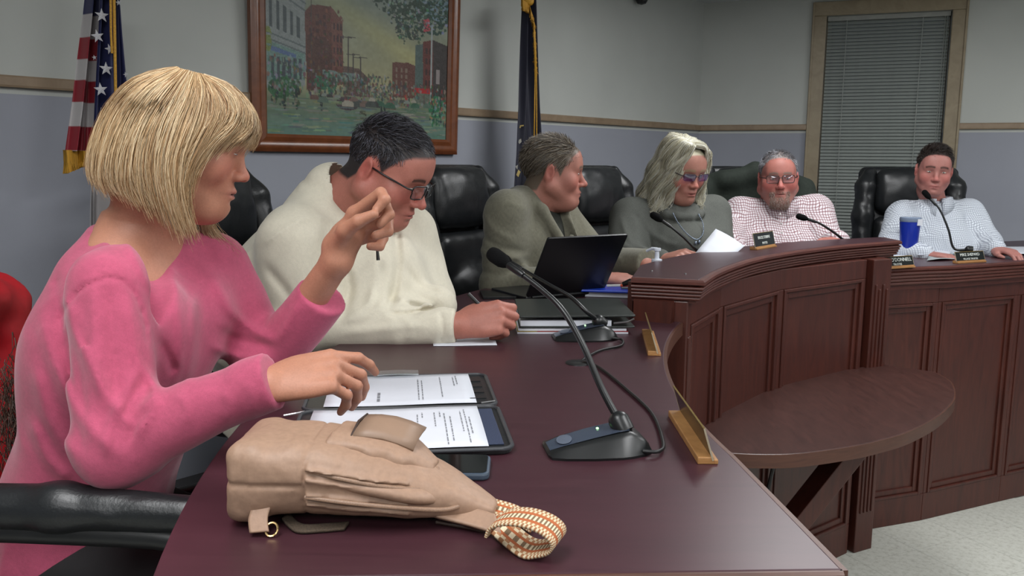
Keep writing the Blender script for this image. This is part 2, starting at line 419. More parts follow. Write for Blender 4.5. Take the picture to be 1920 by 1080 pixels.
# ---------------------------------------------------------------- council desk
M_WOOD = wood('mahogany', (56, 25, 19), (84, 40, 30), scale=(7, 7, 0.9), rough=0.42, coat=0.05)
M_LIP = wood('mahogany_moulding', (62, 28, 23), (92, 46, 37), scale=(2, 2, 20), rough=0.48, coat=0.03)
M_TOP = wood('dark_mahogany_laminate', (54, 29, 36), (64, 36, 43), scale=(1.2, 9, 5), rough=0.36, coat=0.0, bump=0.01)
M_EDGE = wood('desk_edge_wood', (66, 37, 27), (86, 52, 38), scale=(2, 2, 20), rough=0.42)
DZ, RZT, SZ = 0.75, 0.87, 0.37
def arcpts(R, a0, a1, n):
    return [pc(R, a0 + (a1 - a0) * i / n) for i in range(n + 1)]
def panel_bay(par, A, B, z0, z1, post=False):
    """flat panelled bay between plan points A and B (public side on the right of A->B)"""
    A = Vector((A.x, A.y, 0)); B = Vector((B.x, B.y, 0)); d = (B - A); L = d.length
    M = frame((A.x, A.y, 0), d)     # x along, y left (people side), z up
    def bx(m, u0, u1, w0, w1, za, zb): m.box((u0, -w1, za), (u1, -w0, zb), M)
    m = MB(); bx(m, 0, L, -0.03, 0.0, z0, z1); m.build('panel', M_WOOD, par)
    st = 0.022; base = 0.13; top = 0.075
    for (u0, u1, za, zb, nm) in ((0, st, z0 + base, z1 - top, 'stile'), (L - st, L, z0 + base, z1 - top, 'stile'), (0, L, z1 - top, z1, 'rail'), (0, L, z0, z0 + base, 'base_board')):
        m = MB(); bx(m, u0, u1, -0.005, 0.014, za, zb); m.build(nm, M_WOOD, par, bevel=0.003)
    u0, u1, za, zb = st, L - st, z0 + base, z1 - top
    for q, (wd, h) in enumerate(((0.013, 0.019), (0.024, 0.009))):
        m = MB()
        o_ = 0.0 if q == 0 else 0.013
        bx(m, u0 + o_, u0 + o_ + wd, -0.004, h, za + o_, zb - o_); bx(m, u1 - o_ - wd, u1 - o_, -0.004, h, za + o_, zb - o_)
        bx(m, u0 + o_ + wd, u1 - o_ - wd, -0.004, h, za + o_, za + o_ + wd); bx(m, u0 + o_ + wd, u1 - o_ - wd, -0.004, h, zb - o_ - wd, zb - o_)
        m.build('moulding', M_WOOD, par, bevel=0.003)
def fluted_post(par, c, d, w, z0, z1, dep=0.05):
    M = frame((c.x, c.y, 0), d)
    m = MB(); m.box((-w / 2, -dep, z0), (w / 2, 0.02, z1), M); m.build('post', M_WOOD, par, bevel=0.004)
    m = MB()
    for i in range(4):
        u = -w / 2 + w * (0.2 + 0.2 * i)
        m.box((u - w * 0.055, -dep - 0.006, z0 + 0.17), (u + w * 0.055, -dep + 0.004, z1 - 0.1 - 0.02 * (i % 2)), M)
    m.build('flute', M_WOOD, par, bevel=0.004)
# --- left wing
lw = thing('curved_desk', 'low dark wooden curved desk wing in front of the blonde woman and cream pullover man', 'desk', pc(2.5, 175))
aS, aE = 152.0, 197.0
mb = MB()
inn = [Vector((0.357, 0.861, 0))] + arcpts(RI, -168, -198, 20)[0:]
inn = [Vector((0.357, 0.861, 0))] + arcpts(2.14, 187.5, aS, 34)
out = arcpts(RO, aS, 193.4, 36)
poly = inn + out
mb.prism([(p.x, p.y) for p in poly], DZ - 0.034, DZ)
mb.build('desktop', M_TOP, lw, bevel=0.003)
mb = MB(); mb.sweep(list(reversed(inn)), [(-0.006, DZ - 0.036), (0.004, DZ - 0.036), (0.0062, DZ - 0.03), (0.0062, DZ - 0.006), (0.003, DZ - 0.001), (-0.006, DZ - 0.001)][::-1]); mb.build('edge_band', M_EDGE, lw)
mb = MB(); mb.sweep([out[-1], inn[0]], [(-0.004, DZ - 0.036), (0.004, DZ - 0.036), (0.0055, DZ - 0.004), (0.002, DZ - 0.001), (-0.004, DZ - 0.001)][::-1]); mb.build('edge_band', M_EDGE, lw)
RP = 2.185
angs = [192.5, 182, 171.5, 161]
for a, b in zip(angs[:-1], angs[1:]):
    panel_bay(lw, pc(RP, a), pc(RP, b), FLOORZ, DZ - 0.036)
mb = MB(); A, B = pc(RP, 192.5), pc(RO - 0.1, 192.2); M = frame((A.x, A.y, 0), B - A); mb.box((0.01, -0.015, FLOORZ), ((B - A).length, 0.02, DZ - 0.036), M); mb.build('end_panel', M_WOOD, lw)
# --- raised centre counter
rc_ = thing('raised_counter', 'raised panelled dark wooden counter curving in front of the middle seats', 'counter', pc(2.2, 140))
E0, E1 = onz(1311, 524, RZT), onz(1185, 518.5, RZT)
front = [Vector((p.x, p.y, 0)) for p in spline([onz(x, y, RZT) for x, y in ((1311, 524), (1343, 505.5), (1404, 485), (1465, 473), (1526, 464.6), (1587, 458), (1682, 450.5))], 4)]
E0.z = E1.z = 0
back = [pc(2.34, 111.5)] + arcpts(2.33, 116, 152, 12) + [E1]
mb = MB(); ins = 0.012
poly = front + back
mb.prism([(p.x, p.y) for p in poly], RZT - 0.03, RZT); mb.build('countertop', M_TOP, rc_, bevel=0.002)
prof = [(-0.01, RZT - 0.001)]
prof.append((0.012, RZT - 0.001)); prof.append((0.018, RZT - 0.006)); prof.append((0.018, RZT - 0.014)); prof.append((0.006, RZT - 0.018))
for k in range(4):
    zt = RZT - 0.02 - k * 0.0098; o_ = 0.010 - k * 0.0035
    for a in (80, 45, 0, -45, -80): prof.append((o_ + 0.005 * cos(radians(a)), zt - 0.0048 + 0.0047 * sin(radians(a))))
prof += [(-0.008, RZT - 0.061), (-0.008, RZT - 0.068), (-0.03, RZT - 0.068)]
path = [back[0]] + list(reversed(front)) + [E1]
mb = MB(); mb.sweep(path[::-1], prof); 
# orientation check: profile must lean to the public side
mb2 = MB(); mb2.sweep(path, [(-o_, z_) for (o_, z_) in prof])
mb_use = mb if (Vector(mb.v[len(prof) * 8 + 2][:2]) - OC.to_2d()).length < (Vector(mb2.v[len(prof) * 8 + 2][:2]) - OC.to_2d()).length else mb2
# (both runs are tested against the centre of the arc)
mb_use.build('moulded_edge', M_LIP, rc_, smooth=35)
RF = 2.14
bays = [157.2, 147.6, 134.5, 119.6]
for a, b in zip(bays[:-1], bays[1:]):
    panel_bay(rc_, pc(RF, a), pc(RF + 0.0, b), FLOORZ, RZT - 0.062)
fluted_post(rc_, pc(RF + 0.045, 117.5), pc(2.1, 114.6) - pc(2.1, 120.4), 0.105, FLOORZ, RZT - 0.062, dep=0.075)
fluted_post(rc_, pc(RF + 0.022, 157.7), pc(2.1, 155) - pc(2.1, 161), 0.045, FLOORZ, RZT - 0.062, dep=0.04)
# end faces above the desk
mb = MB(); A = pc(RF + 0.02, 158.9); B = E1 + Vector((0.012, 0.004, 0)); M = frame((A.x, A.y, 0), B - A); mb.box((0, -0.012, DZ), ((B - A).length, 0.015, RZT - 0.06), M); mb.build('end_panel', M_WOOD, rc_)
for (ua, ub) in (((B - A).length - 0.03, (B - A).length), (0.0, 0.022)):
    mb = MB(); mb.box((ua, -0.018, DZ), (ub, 0.012, RZT - 0.062), M); mb.build('end_stile', M_WOOD, rc_, bevel=0.003)
mb = MB(); mb.sweep(arcpts(2.30, 115.6, 156, 16), [(0, DZ), (0.015, DZ), (0.015, RZT - 0.03), (0, RZT - 0.03)]); mb.build('back_board', M_WOOD, rc_)
mb = MB(); A = pc(RF + 0.02, 116.6); B = pc(2.31, 115.4); M = frame((A.x, A.y, 0), B - A); mb.box((0, -0.01, DZ), ((B - A).length, 0.012, RZT - 0.06), M); mb.build('end_panel', M_WOOD, rc_)
for (x, y) in ((1222, 508), (1286, 514), (1718, 437)):
    pass
mb = MB()
mb = MB(); mb.prism([(p.x, p.y) for p in arcpts(2.30, aS + 2.0, 112, 16) + arcpts(RO, 112, aS, 16)], DZ - 0.034, DZ - 0.0005); mb.build('work_surface', M_TOP, rc_, bevel=0.002)
for k, (x, y) in enumerate(((1222, 509), (1285, 514))):
    p = onz(x, y, RZT); m = MB(); m.lathe([(0.0035, 0), (0.0035, 0.002), (0.002, 0.0035)], Matrix.Translation((p.x, p.y, RZT)), 10); m.build('screw_cap', plain('steel_cap', (150, 150, 150), rough=0.3, metal=0.8), rc_)
# --- right wing
rw = thing('curved_desk', 'low dark wooden panelled desk wing right of the raised counter', 'desk', pc(2.5, 105))
Rr = 2.235
tan = Vector((0.905, 0.425, 0)).normalized()
k0 = pc(Rr, 104.3)
fr2 = arcpts(Rr, 113.8, 104.3, 5) + [k0 + tan * 0.3, k0 + tan * 0.6, k0 + tan * 1.7]
nb = Vector((-tan.y, tan.x, 0))
bk2 = [k0 + tan * 1.7 + nb * 0.7, k0 + nb * 0.72 + tan * 0.1] + arcpts(2.92, 108, 112.4, 3)
mb = MB(); mb.prism([(p.x, p.y) for p in fr2 + bk2], DZ - 0.034, DZ); mb.build('desktop', M_TOP, rw, bevel=0.002)
pr2 = [(-0.01, DZ - 0.001), (0.004, DZ - 0.001), (0.012, DZ - 0.006), (0.012, DZ - 0.014), (0.004, DZ - 0.018)]
for k in range(4):
    zt = DZ - 0.02 - k * 0.0145; o_ = 0.005 - k * 0.003
    for a in (80, 45, 0, -45, -80): pr2.append((o_ + 0.006 * cos(radians(a)), zt - 0.007 + 0.007 * sin(radians(a))))
pr2 += [(-0.016, DZ - 0.08), (-0.016, DZ - 0.1), (-0.03, DZ - 0.1)]
mb = MB(); mb.sweep(fr2, pr2); mb.build('moulded_edge', M_LIP, rw, smooth=35)
tb = Vector((0.94, 0.34, 0)).normalized()
Q0 = pc(Rr + 0.045, 116.5); Q1 = pc(Rr + 0.04, 105.0); Q2 = Q1 + tan * 0.53; Q3 = Q2 + tan * 0.53
for a, b in ((Q0, Q1), (Q1, Q2), (Q2, Q3)):
    panel_bay(rw, a, b, FLOORZ, DZ - 0.09)
# --- half-round shelf on the public side of the counter
hs = thing('half_round_shelf', 'dark half-round wooden shelf table fixed to the front of the raised counter', 'table', (1.1, 2.8, SZ))
ctrl = [(1340, 848), (1420, 852), (1500, 850), (1600, 836), (1650, 825), (1700, 810), (1750, 785), (1780, 760), (1790, 740), (1782, 715), (1752, 697)]
oc = spline([onz(x, y, SZ) for x, y in ctrl], 5)
oc = [Vector((0.56, 2.325, SZ))] + oc
R2 = 2.135
bkl = arcpts(R2, 116.0, 155.0, 14)
poly = [(p.x, p.y) for p in oc] + [(p.x, p.y) for p in bkl]
mb = MB(); mb.prism(poly, SZ - 0.036, SZ); mb.build('shelf_top', wood('shelf_laminate', (50, 30, 27), (74, 46, 41), scale=(12, 2.0, 5), rough=0.36, bump=0.01), hs, bevel=0.003)
mb = MB(); mb.sweep(oc[::-1], [(-0.003, SZ - 0.04), (0.004, SZ - 0.04), (0.005, SZ - 0.008), (0.002, SZ - 0.001), (-0.003, SZ - 0.001)]); mb.build('edge_band', M_EDGE, hs, smooth=60)
b0 = Vector((1.18, 2.72, SZ - 0.05)); b1 = pc(2.09, 146.5) + Vector((0, 0, FLOORZ + 0.12))
mb = MB(); M = frame(b0, b1 - b0); mb.box((0, -0.045, -0.03), ((b1 - b0).length, 0.045, 0.03), M); mb.build('brace', M_WOOD, hs, bevel=0.003)
mb = MB(); p = Vector((1.1, 2.9, 0)); mb.tube([(0.86, 2.62, SZ - 0.04), (0.83, 2.68, 0.02)], 0.007, 8); mb.build('support_rod', plain('black_iron', (30, 30, 32), rough=0.4), hs)
# ---------------------------------------------------------------- signed distance modelling (bodies, clothes, soft things)
def V3(p): return np.array([float(p[0]), float(p[1]), float(p[2])])
def unit(v): v = V3(v); return v / max(1e-9, np.linalg.norm(v))
def vnoise(P, seed=0):
    """smooth value noise, -1..1"""
    i = np.floor(P).astype(np.int64); f = (P - i); f = f * f * (3 - 2 * f)
    def h(a, b, c):
        n = (a * 374761393 + b * 668265263 + c * 2147483647 + seed * 974634777) & 0xFFFFFFFF
        n = ((n ^ (n >> 13)) * 1274126177) & 0xFFFFFFFF
        return ((n ^ (n >> 16)) & 0xFFFF) / 32767.5 - 1.0
    x, y, z = i[:, 0], i[:, 1], i[:, 2]; r = 0
    for dx in (0, 1):
        wx = f[:, 0] if dx else 1 - f[:, 0]
        for dy in (0, 1):
            wy = f[:, 1] if dy else 1 - f[:, 1]
            for dz in (0, 1):
                wz = f[:, 2] if dz else 1 - f[:, 2]
                r = r + wx * wy * wz * h(x + dx, y + dy, z + dz)
    return r
class Prim:
    def __init__(s, fn, c, r, k, op): s.fn, s.c, s.r, s.k, s.op = fn, c, r, k, op
class Sdf:
    def __init__(s, M=None):
        s.p = []; s.set(M)
    def set(s, M):
        """following primitives are given in the frame M (rigid, uniform scale)"""
        if M is None: s.R, s.t, s.s = np.eye(3), np.zeros(3), 1.0
        else:
            A = np.array(M)[:3, :3]; s.s = float(np.linalg.norm(A[:, 0])); s.R = A / s.s; s.t = np.array(M)[:3, 3].astype(float)
        return s
    def w(s, p): return s.R @ (V3(p) * s.s) + s.t
    def rc(s, a, b, r1, r2=None, k=0.01, op='+'):
        r2 = r1 if r2 is None else r2
        a, b = s.w(a), s.w(b); r1, r2, k = r1 * s.s, r2 * s.s, k * s.s
        ab = b - a; L = float(ab @ ab) + 1e-12
        def fn(P):
            q = P - a; t = np.clip(q @ ab / L, 0, 1)
            e = q - t[:, None] * ab
            return np.sqrt((e * e).sum(1)) - (r1 + (r2 - r1) * t)
        s.p.append(Prim(fn, (a + b) / 2, sqrt(L) / 2 + max(r1, r2), k, op)); return s
    def chain(s, pts, rs, k=0.01, op='+'):
        for i in range(len(pts) - 1): s.rc(pts[i], pts[i + 1], rs[i], rs[i + 1], k, op)
        return s
    def el(s, c, r, k=0.01, op='+', rot=None):
        c = s.w(c); R = s.R if rot is None else s.R @ np.array(rot)[:3, :3]; r = V3(r) * s.s
        def fn(P):
            q = (P - c) @ R
            k0 = np.sqrt(((q / r) ** 2).sum(1)); k1 = np.sqrt(((q / (r * r)) ** 2).sum(1)) + 1e-9
            return k0 * (k0 - 1) / k1
        s.p.append(Prim(fn, c, float(r.max()), k * s.s, op)); return s
    def box(s, c, h, rad=0.01, k=0.005, op='+', rot=None):
        c = s.w(c); R = s.R if rot is None else s.R @ np.array(rot)[:3, :3]; h = V3(h) * s.s; rad *= s.s
        def fn(P):
            q = np.abs((P - c) @ R) - (h - rad)
            return np.sqrt((np.maximum(q, 0) ** 2).sum(1)) + np.minimum(q.max(1), 0) - rad
        s.p.append(Prim(fn, c, float(np.linalg.norm(h)), k * s.s, op)); return s
    def half(s, c, n, k=0.002, op='-'):
        """half space on the side n points to (used to cut)"""
        c = s.w(c); n = s.R @ unit(n)
        s.p.append(Prim(lambda P: -((P - c) @ n), None, 0, k * s.s, op)); return s
    def loft(s, pts, lat, a, b, k=0.02, op='+', pw=2.0):
        """stack of elliptic sections; lat = lateral unit vectors"""
        S = np.array([s.w(p) for p in pts]); A = S[-1] - S[0]; L = np.linalg.norm(A); A = A / L
        tt = (S - S[0]) @ A / L
        lat = np.array([s.R @ unit(l) for l in lat]); a = np.array(a) * s.s; b = np.array(b) * s.s
        T = np.linspace(0, 1, 65)
        def ip(v):     # smooth interpolation
            i = np.clip(np.searchsorted(tt, T, side='right') - 1, 0, len(tt) - 2); u = (T - tt[i]) / (tt[i + 1] - tt[i])
            m = np.gradient(v, tt, axis=0) if len(tt) > 2 else np.repeat((v[1:] - v[:1]), 2, 0)
            h = (tt[i + 1] - tt[i])
            if v.ndim == 2: u = u[:, None]; h = h[:, None]
            return (2 * u**3 - 3 * u**2 + 1) * v[i] + (u**3 - 2 * u**2 + u) * h * m[i] + (-2 * u**3 + 3 * u**2) * v[i + 1] + (u**3 - u**2) * h * m[i + 1]
        Cs, As, Bs, Ls = ip(S), ip(a), ip(b), ip(lat)
        Ls /= np.linalg.norm(Ls, axis=1)[:, None]
        def fn(P):
            t = (P - S[0]) @ A / L; tc = np.clip(t, 0, 1); f = tc * 64; i = np.minimum(f.astype(int), 63); u = f - i
            g = lambda X: X[i] * (1 - u) + X[i + 1] * u if X.ndim == 1 else X[i] * (1 - u)[:, None] + X[i + 1] * u[:, None]
            C, aa, bb, ll = g(Cs), g(As), g(Bs), g(Ls)
            q = P - C; x = (q * ll).sum(1); ax = q @ A; q2 = q - x[:, None] * ll - ax[:, None] * A; y = np.sqrt((q2 * q2).sum(1))
            rr = (np.abs(x / aa) ** pw + np.abs(y / bb) ** pw) ** (1 / pw)
            d = (rr - 1) * np.minimum(aa, bb) * 0.9
            over = np.abs(t - tc) * L
            return np.where(over > 0, np.sqrt(np.maximum(d, 0) ** 2 + over ** 2) + np.minimum(d, 0) * 0, d)
        s.p.append(Prim(fn, S.mean(0), float(np.linalg.norm(S - S.mean(0), axis=1).max() + max(a.max(), b.max())), k * s.s, op)); return s
    def eval(s, P, near=None):
        d = np.full(len(P), 1.0)
        for q in s.p:
            v = q.fn(P); d = Sdf.comb(d, v, q)
        return d
    @staticmethod
    def comb(d, v, q):
        k = max(q.k, 1e-6)
        if q.op == '+':
            h = np.maximum(k - np.abs(d - v), 0) / k; return np.minimum(d, v) - h * h * k * 0.25
        if q.op == '-':
            h = np.maximum(k - np.abs(d + v), 0) / k; return np.maximum(d, -v) + h * h * k * 0.25
        h = np.maximum(k - np.abs(d - v), 0) / k; return np.maximum(d, v) + h * h * k * 0.25   # '&'
    def mesh(s, res, disp=None, n=10, dmax=0.02):
        """sparse surface nets -> (verts, quads)"""
        lo = np.min([q.c - q.r for q in s.p if q.op == '+'], axis=0) - 3 * res; hi = np.max([q.c + q.r for q in s.p if q.op == '+'], axis=0) + 3 * res
        bs = n * res; nb = np.ceil((hi - lo) / bs).astype(int)
        I = np.stack(np.meshgrid(*[np.arange(m) for m in nb], indexing='ij'), -1).reshape(-1, 3)
        cen = lo + (I + 0.5) * bs; d = s.eval(cen); hd = bs * 0.866
        keep = np.abs(d) < hd * 1.25 + dmax + res * 2
        I = I[keep]; cen = cen[keep]; B = len(I); m = n + 1
        g = np.stack(np.meshgrid(*[np.arange(m)] * 3, indexing='ij'), -1).reshape(-1, 3)
        org = lo + I * bs
        P = (org[:, None, :] + g[None] * res)
        D = np.full((B, m ** 3), 1.0)
        for q in s.p:
            if q.c is None: idx = np.arange(B)
            else: idx = np.nonzero(np.linalg.norm(cen - q.c, axis=1) < q.r + hd + 0.035 + q.k)[0]
            if len(idx) == 0: continue
            for ch in np.array_split(idx, max(1, len(idx) // 400)):
                v = q.fn(P[ch].reshape(-1, 3)).reshape(len(ch), -1)
                D[ch] = Sdf.comb(D[ch], v, q)
        if disp is not None:
            nearm = np.abs(D) < dmax + res * 3
            D[nearm] += disp(P[nearm])
        D = D.reshape(B, m, m, m); D = np.where(np.abs(D) < 1e-9, 1e-9, D)
        sg = D < 0
        c8 = np.stack([sg[:, a:a + n, b:b + n, c:c + n] for a in (0, 1) for b in (0, 1) for c in (0, 1)], -1).sum(-1)
        cb = np.argwhere((c8 > 0) & (c8 < 8))
        if len(cb) == 0: return np.zeros((0, 3)), np.zeros((0, 4), int)
        b_, x, y, z = cb.T
        acc = np.zeros((len(cb), 3)); cnt = np.zeros(len(cb))
        cor = [(a, b, c) for a in (0, 1) for b in (0, 1) for c in (0, 1)]
        for i, p in enumerate(cor):
            for ax in range(3):
                if p[ax] == 0:
                    q = list(p); q[ax] = 1
                    va = D[b_, x + p[0], y + p[1], z + p[2]]; vb = D[b_, x + q[0], y + q[1], z + q[2]]
                    cr = (va < 0) != (vb < 0); t = np.where(cr, va / np.where(va - vb == 0, 1, va - vb), 0)
                    pt = np.array(p)[None] + np.eye(3)[ax][None] * t[:, None]
                    acc += np.where(cr[:, None], pt, 0); cnt += cr
        gi = I[b_] * n + cb[:, 1:]
        verts = lo + (gi + acc / cnt[:, None]) * res
        N = (nb * n + 3).astype(np.int64)
        key = lambda G: (G[:, 0] + 1) * N[1] * N[2] + (G[:, 1] + 1) * N[2] + (G[:, 2] + 1)
        kk = key(gi.astype(np.int64)); o = np.argsort(kk); ks = kk[o]
        quads = []
        for ax in range(3):
            sl0 = [slice(0, n)] * 3; sl1 = [slice(0, n)] * 3; sl1[ax] = slice(1, n + 1)
            A = sg[(slice(None), *sl0)]; Bq = sg[(slice(None), *sl1)]
            e = np.argwhere(A != Bq)
            if len(e) == 0: continue
            G = I[e[:, 0]] * n + e[:, 1:]; flip = A[tuple(e.T)]
            u, v = (ax + 1) % 3, (ax + 2) % 3
            ids = []; ok = np.ones(len(e), bool)
            for du, dv in ((-1, -1), (0, -1), (0, 0), (-1, 0)):
                H = G.copy(); H[:, u] += du; H[:, v] += dv
                kq = key(H.astype(np.int64)); j = np.clip(np.searchsorted(ks, kq), 0, len(ks) - 1); ok &= ks[j] == kq; ids.append(o[j])
            Q = np.stack(ids, 1); Q = np.where(flip[:, None], Q, Q[:, ::-1]); quads.append(Q[ok])
        return verts, np.concatenate(quads)
def relax(v, f, it=2, lam=0.5):
    e = np.concatenate([f[:, [0, 1]], f[:, [1, 2]], f[:, [2, 3]], f[:, [3, 0]]])
    for _ in range(it):
        acc = np.zeros_like(v); c = np.zeros(len(v))
        for a, b in ((0, 1), (1, 0)):
            np.add.at(acc, e[:, a], v[e[:, b]]); np.add.at(c, e[:, a], 1)
        v = v + lam * (acc / np.maximum(c, 1)[:, None] - v)
    return v
def np_mesh(name, v, f, mat, parent=None, col=None, smooth=True):
    me = bpy.data.meshes.new(name)
    f = np.asarray(f); nv, nf, k = len(v), len(f), f.shape[1]
    me.vertices.add(nv); me.vertices.foreach_set('co', np.asarray(v, dtype=np.float32).ravel())
    me.loops.add(nf * k); me.loops.foreach_set('vertex_index', f.astype(np.int32).ravel())
    me.polygons.add(nf); me.polygons.foreach_set('loop_start', np.arange(0, nf * k, k, dtype=np.int32)); me.polygons.foreach_set('loop_total', np.full(nf, k, dtype=np.int32))
    me.update(calc_edges=True)
    if smooth: me.polygons.foreach_set('use_smooth', [True] * nf)
    if col is not None:
        at_ = me.color_attributes.new('Col', 'FLOAT_COLOR', 'POINT')
        c4 = np.ones((nv, 4), dtype=np.float32); c4[:, :3] = col; at_.data.foreach_set('color', c4.ravel())
    return link(name, me, mat, parent)
def sdf_obj(s, name, res, mat, parent=None, col=None, disp=None, it=1, dmax=0.02):
    v, f = s.mesh(res, disp, dmax=dmax); v = relax(v, f, it)
    return np_mesh(name, v, f, mat, parent, col(v) if callable(col) else (np.tile(col, (len(v), 1)) if col is not None else None))
def strands(name, paths, rad, mat, parent, cols=None, sides=3, taper=0.35):
    """many hair strands as thin tapering tubes in one mesh; paths (N, m, 3)"""
    P = np.asarray(paths, dtype=float); N, m, _ = P.shape
    T = np.gradient(P, axis=1); T /= np.linalg.norm(T, axis=2, keepdims=True) + 1e-9
    ref = np.tile(np.array([0.31, 0.52, 0.79]), (N, m, 1)); U = np.cross(T, ref); U /= np.linalg.norm(U, axis=2, keepdims=True) + 1e-9; Wv = np.cross(T, U)
    rr = np.asarray(rad) if np.ndim(rad) else np.full(N, rad)
    r = rr[:, None] * np.linspace(1, taper, m)[None]
    vs = np.stack([P + (U * cos(2 * pi * k / sides) + Wv * sin(2 * pi * k / sides)) * r[..., None] for k in range(sides)], 2)
    b = (np.arange(N) * m * sides)[:, None, None] + (np.arange(m - 1) * sides)[None, :, None]
    k = np.arange(sides)[None, None]; k2 = (k + 1) % sides
    F = np.stack([b + k, b + k2, b + sides + k2, b + sides + k], -1).reshape(-1, 4)
    c = None
    if cols is not None: c = np.repeat(np.asarray(cols), m * sides, axis=0)
    return np_mesh(name, vs.reshape(-1, 3), F, mat, parent, c)
def PX(x, y, Y): return V3(at(x, y, Y))
M_PLA = plain('black_plastic', (24, 25, 26), rough=0.4, noise=0.03)
# ---------------------------------------------------------------- people: heads, hands, clothes
def hframe(o, yaw, pitch, roll=0.0, s=1.0):
    """head frame: local +Y looks out of the face, +X to the person's right, +Z up"""
    y, p, r = radians(yaw), radians(pitch), radians(roll)
    f = Vector((cos(y) * cos(p), sin(y) * cos(p), -sin(p))); x = Vector((sin(y), -cos(y), 0)); z = x.cross(f)
    x2 = x * cos(r) + z * sin(r); z2 = z * cos(r) - x * sin(r)
    return np.array([[x2.x * s, f.x * s, z2.x * s, o[0]], [x2.y * s, f.y * s, z2.y * s, o[1]], [x2.z * s, f.z * s, z2.z * s, o[2]], [0, 0, 0, 1.0]])
def head(s, M, fat=0.0, jaw=1.0, nose=1.0, beard=0.0, ears=True, dchin=0.0, fem=0.0, cz=0.0):
    s.set(M)
    s.el((0, -0.008, 0.034 - cz * .4), (0.076 + fat * .3, 0.097 - cz * .5, 0.083 - cz * .6), k=0.0)
    s.el((0, 0.022, -0.02), (0.066 + fat * .6, 0.07, 0.085), k=0.03)
    for q in (-1, 1):
        s.rc((q * (0.056 + fat), -0.008, -0.052), (q * (0.02 + fat * .4) * jaw, 0.066, -0.1), 0.024 + fat * .5, 0.02, k=0.03)
        s.el((q * (0.043 + fat * .5), 0.058, -0.03), (0.025 + fat * .6, 0.026, 0.026 + fat * .5), k=0.025)
        s.rc((q * 0.012, 0.087, 0.019), (q * 0.045, 0.074, 0.017), 0.0085, 0.007, k=0.016)
        s.el((q * 0.031, 0.097, 0.001), (0.017, 0.012, 0.0105), k=0.014, op='-')
        s.el((q * 0.031, 0.0745, -0.001), (0.0145, 0.0128, 0.0115), k=0.005)
    s.el((0, 0.07, 0.045 - cz * .5), (0.05, 0.024, 0.035), k=0.04)
    s.el((0, 0.078, -0.1), (0.022 * jaw, 0.021, 0.017), k=0.018)
    s.el((0, 0.080, -0.069), (0.03, 0.02, 0.025), k=0.02)
    if dchin: s.el((0, 0.03, -0.112), (0.045, 0.05, 0.022 + dchin), k=0.03)
    # nose
    s.rc((0, 0.089, 0.006), (0, 0.109 * (0.5 + 0.5 * nose) + 0.001, -0.036), 0.0075, 0.0105 * nose, k=0.012)
    s.el((0, 0.1115 * (0.6 + 0.4 * nose), -0.037), (0.0105, 0.0105, 0.009), k=0.008)
    for q in (-1, 1):
        s.el((q * 0.0125, 0.1, -0.041), (0.0075, 0.0115, 0.0075), k=0.006)
        s.el((q * 0.006, 0.109, -0.0475), (0.0035, 0.0055, 0.004), k=0.003, op='-')
    # mouth
    s.rc((-0.018, 0.0915, -0.0685), (0.018, 0.0915, -0.0685), 0.0055, k=0.006); s.el((0, 0.0985, -0.067), (0.014, 0.0068, 0.0058), k=0.006)
    s.el((0, 0.0955, -0.0775), (0.018, 0.0085, 0.0064), k=0.006)
    s.el((0, 0.1025, -0.0725), (0.026, 0.008, 0.0013), k=0.004, op='-')
    s.el((0, 0.1045, -0.087), (0.016, 0.007, 0.004), k=0.007, op='-')
    if ears:
        for q in (-1, 1):
            R = np.array(Matrix.Rotation(radians(-22 * q), 3, 'Z') @ Matrix.Rotation(radians(-12), 3, 'X'))
            x = q * (0.079 + fat * .35)
            s.el((x, -0.016, -0.004), (0.007, 0.0185, 0.031), k=0.008, rot=R)
            s.el((x + q * 0.007, -0.013, -0.002), (0.006, 0.010, 0.019), k=0.005, op='-', rot=R)
            s.el((x - q * 0.001, -0.007, -0.006), (0.006, 0.006, 0.008), k=0.004, rot=R)
    s.set(None)
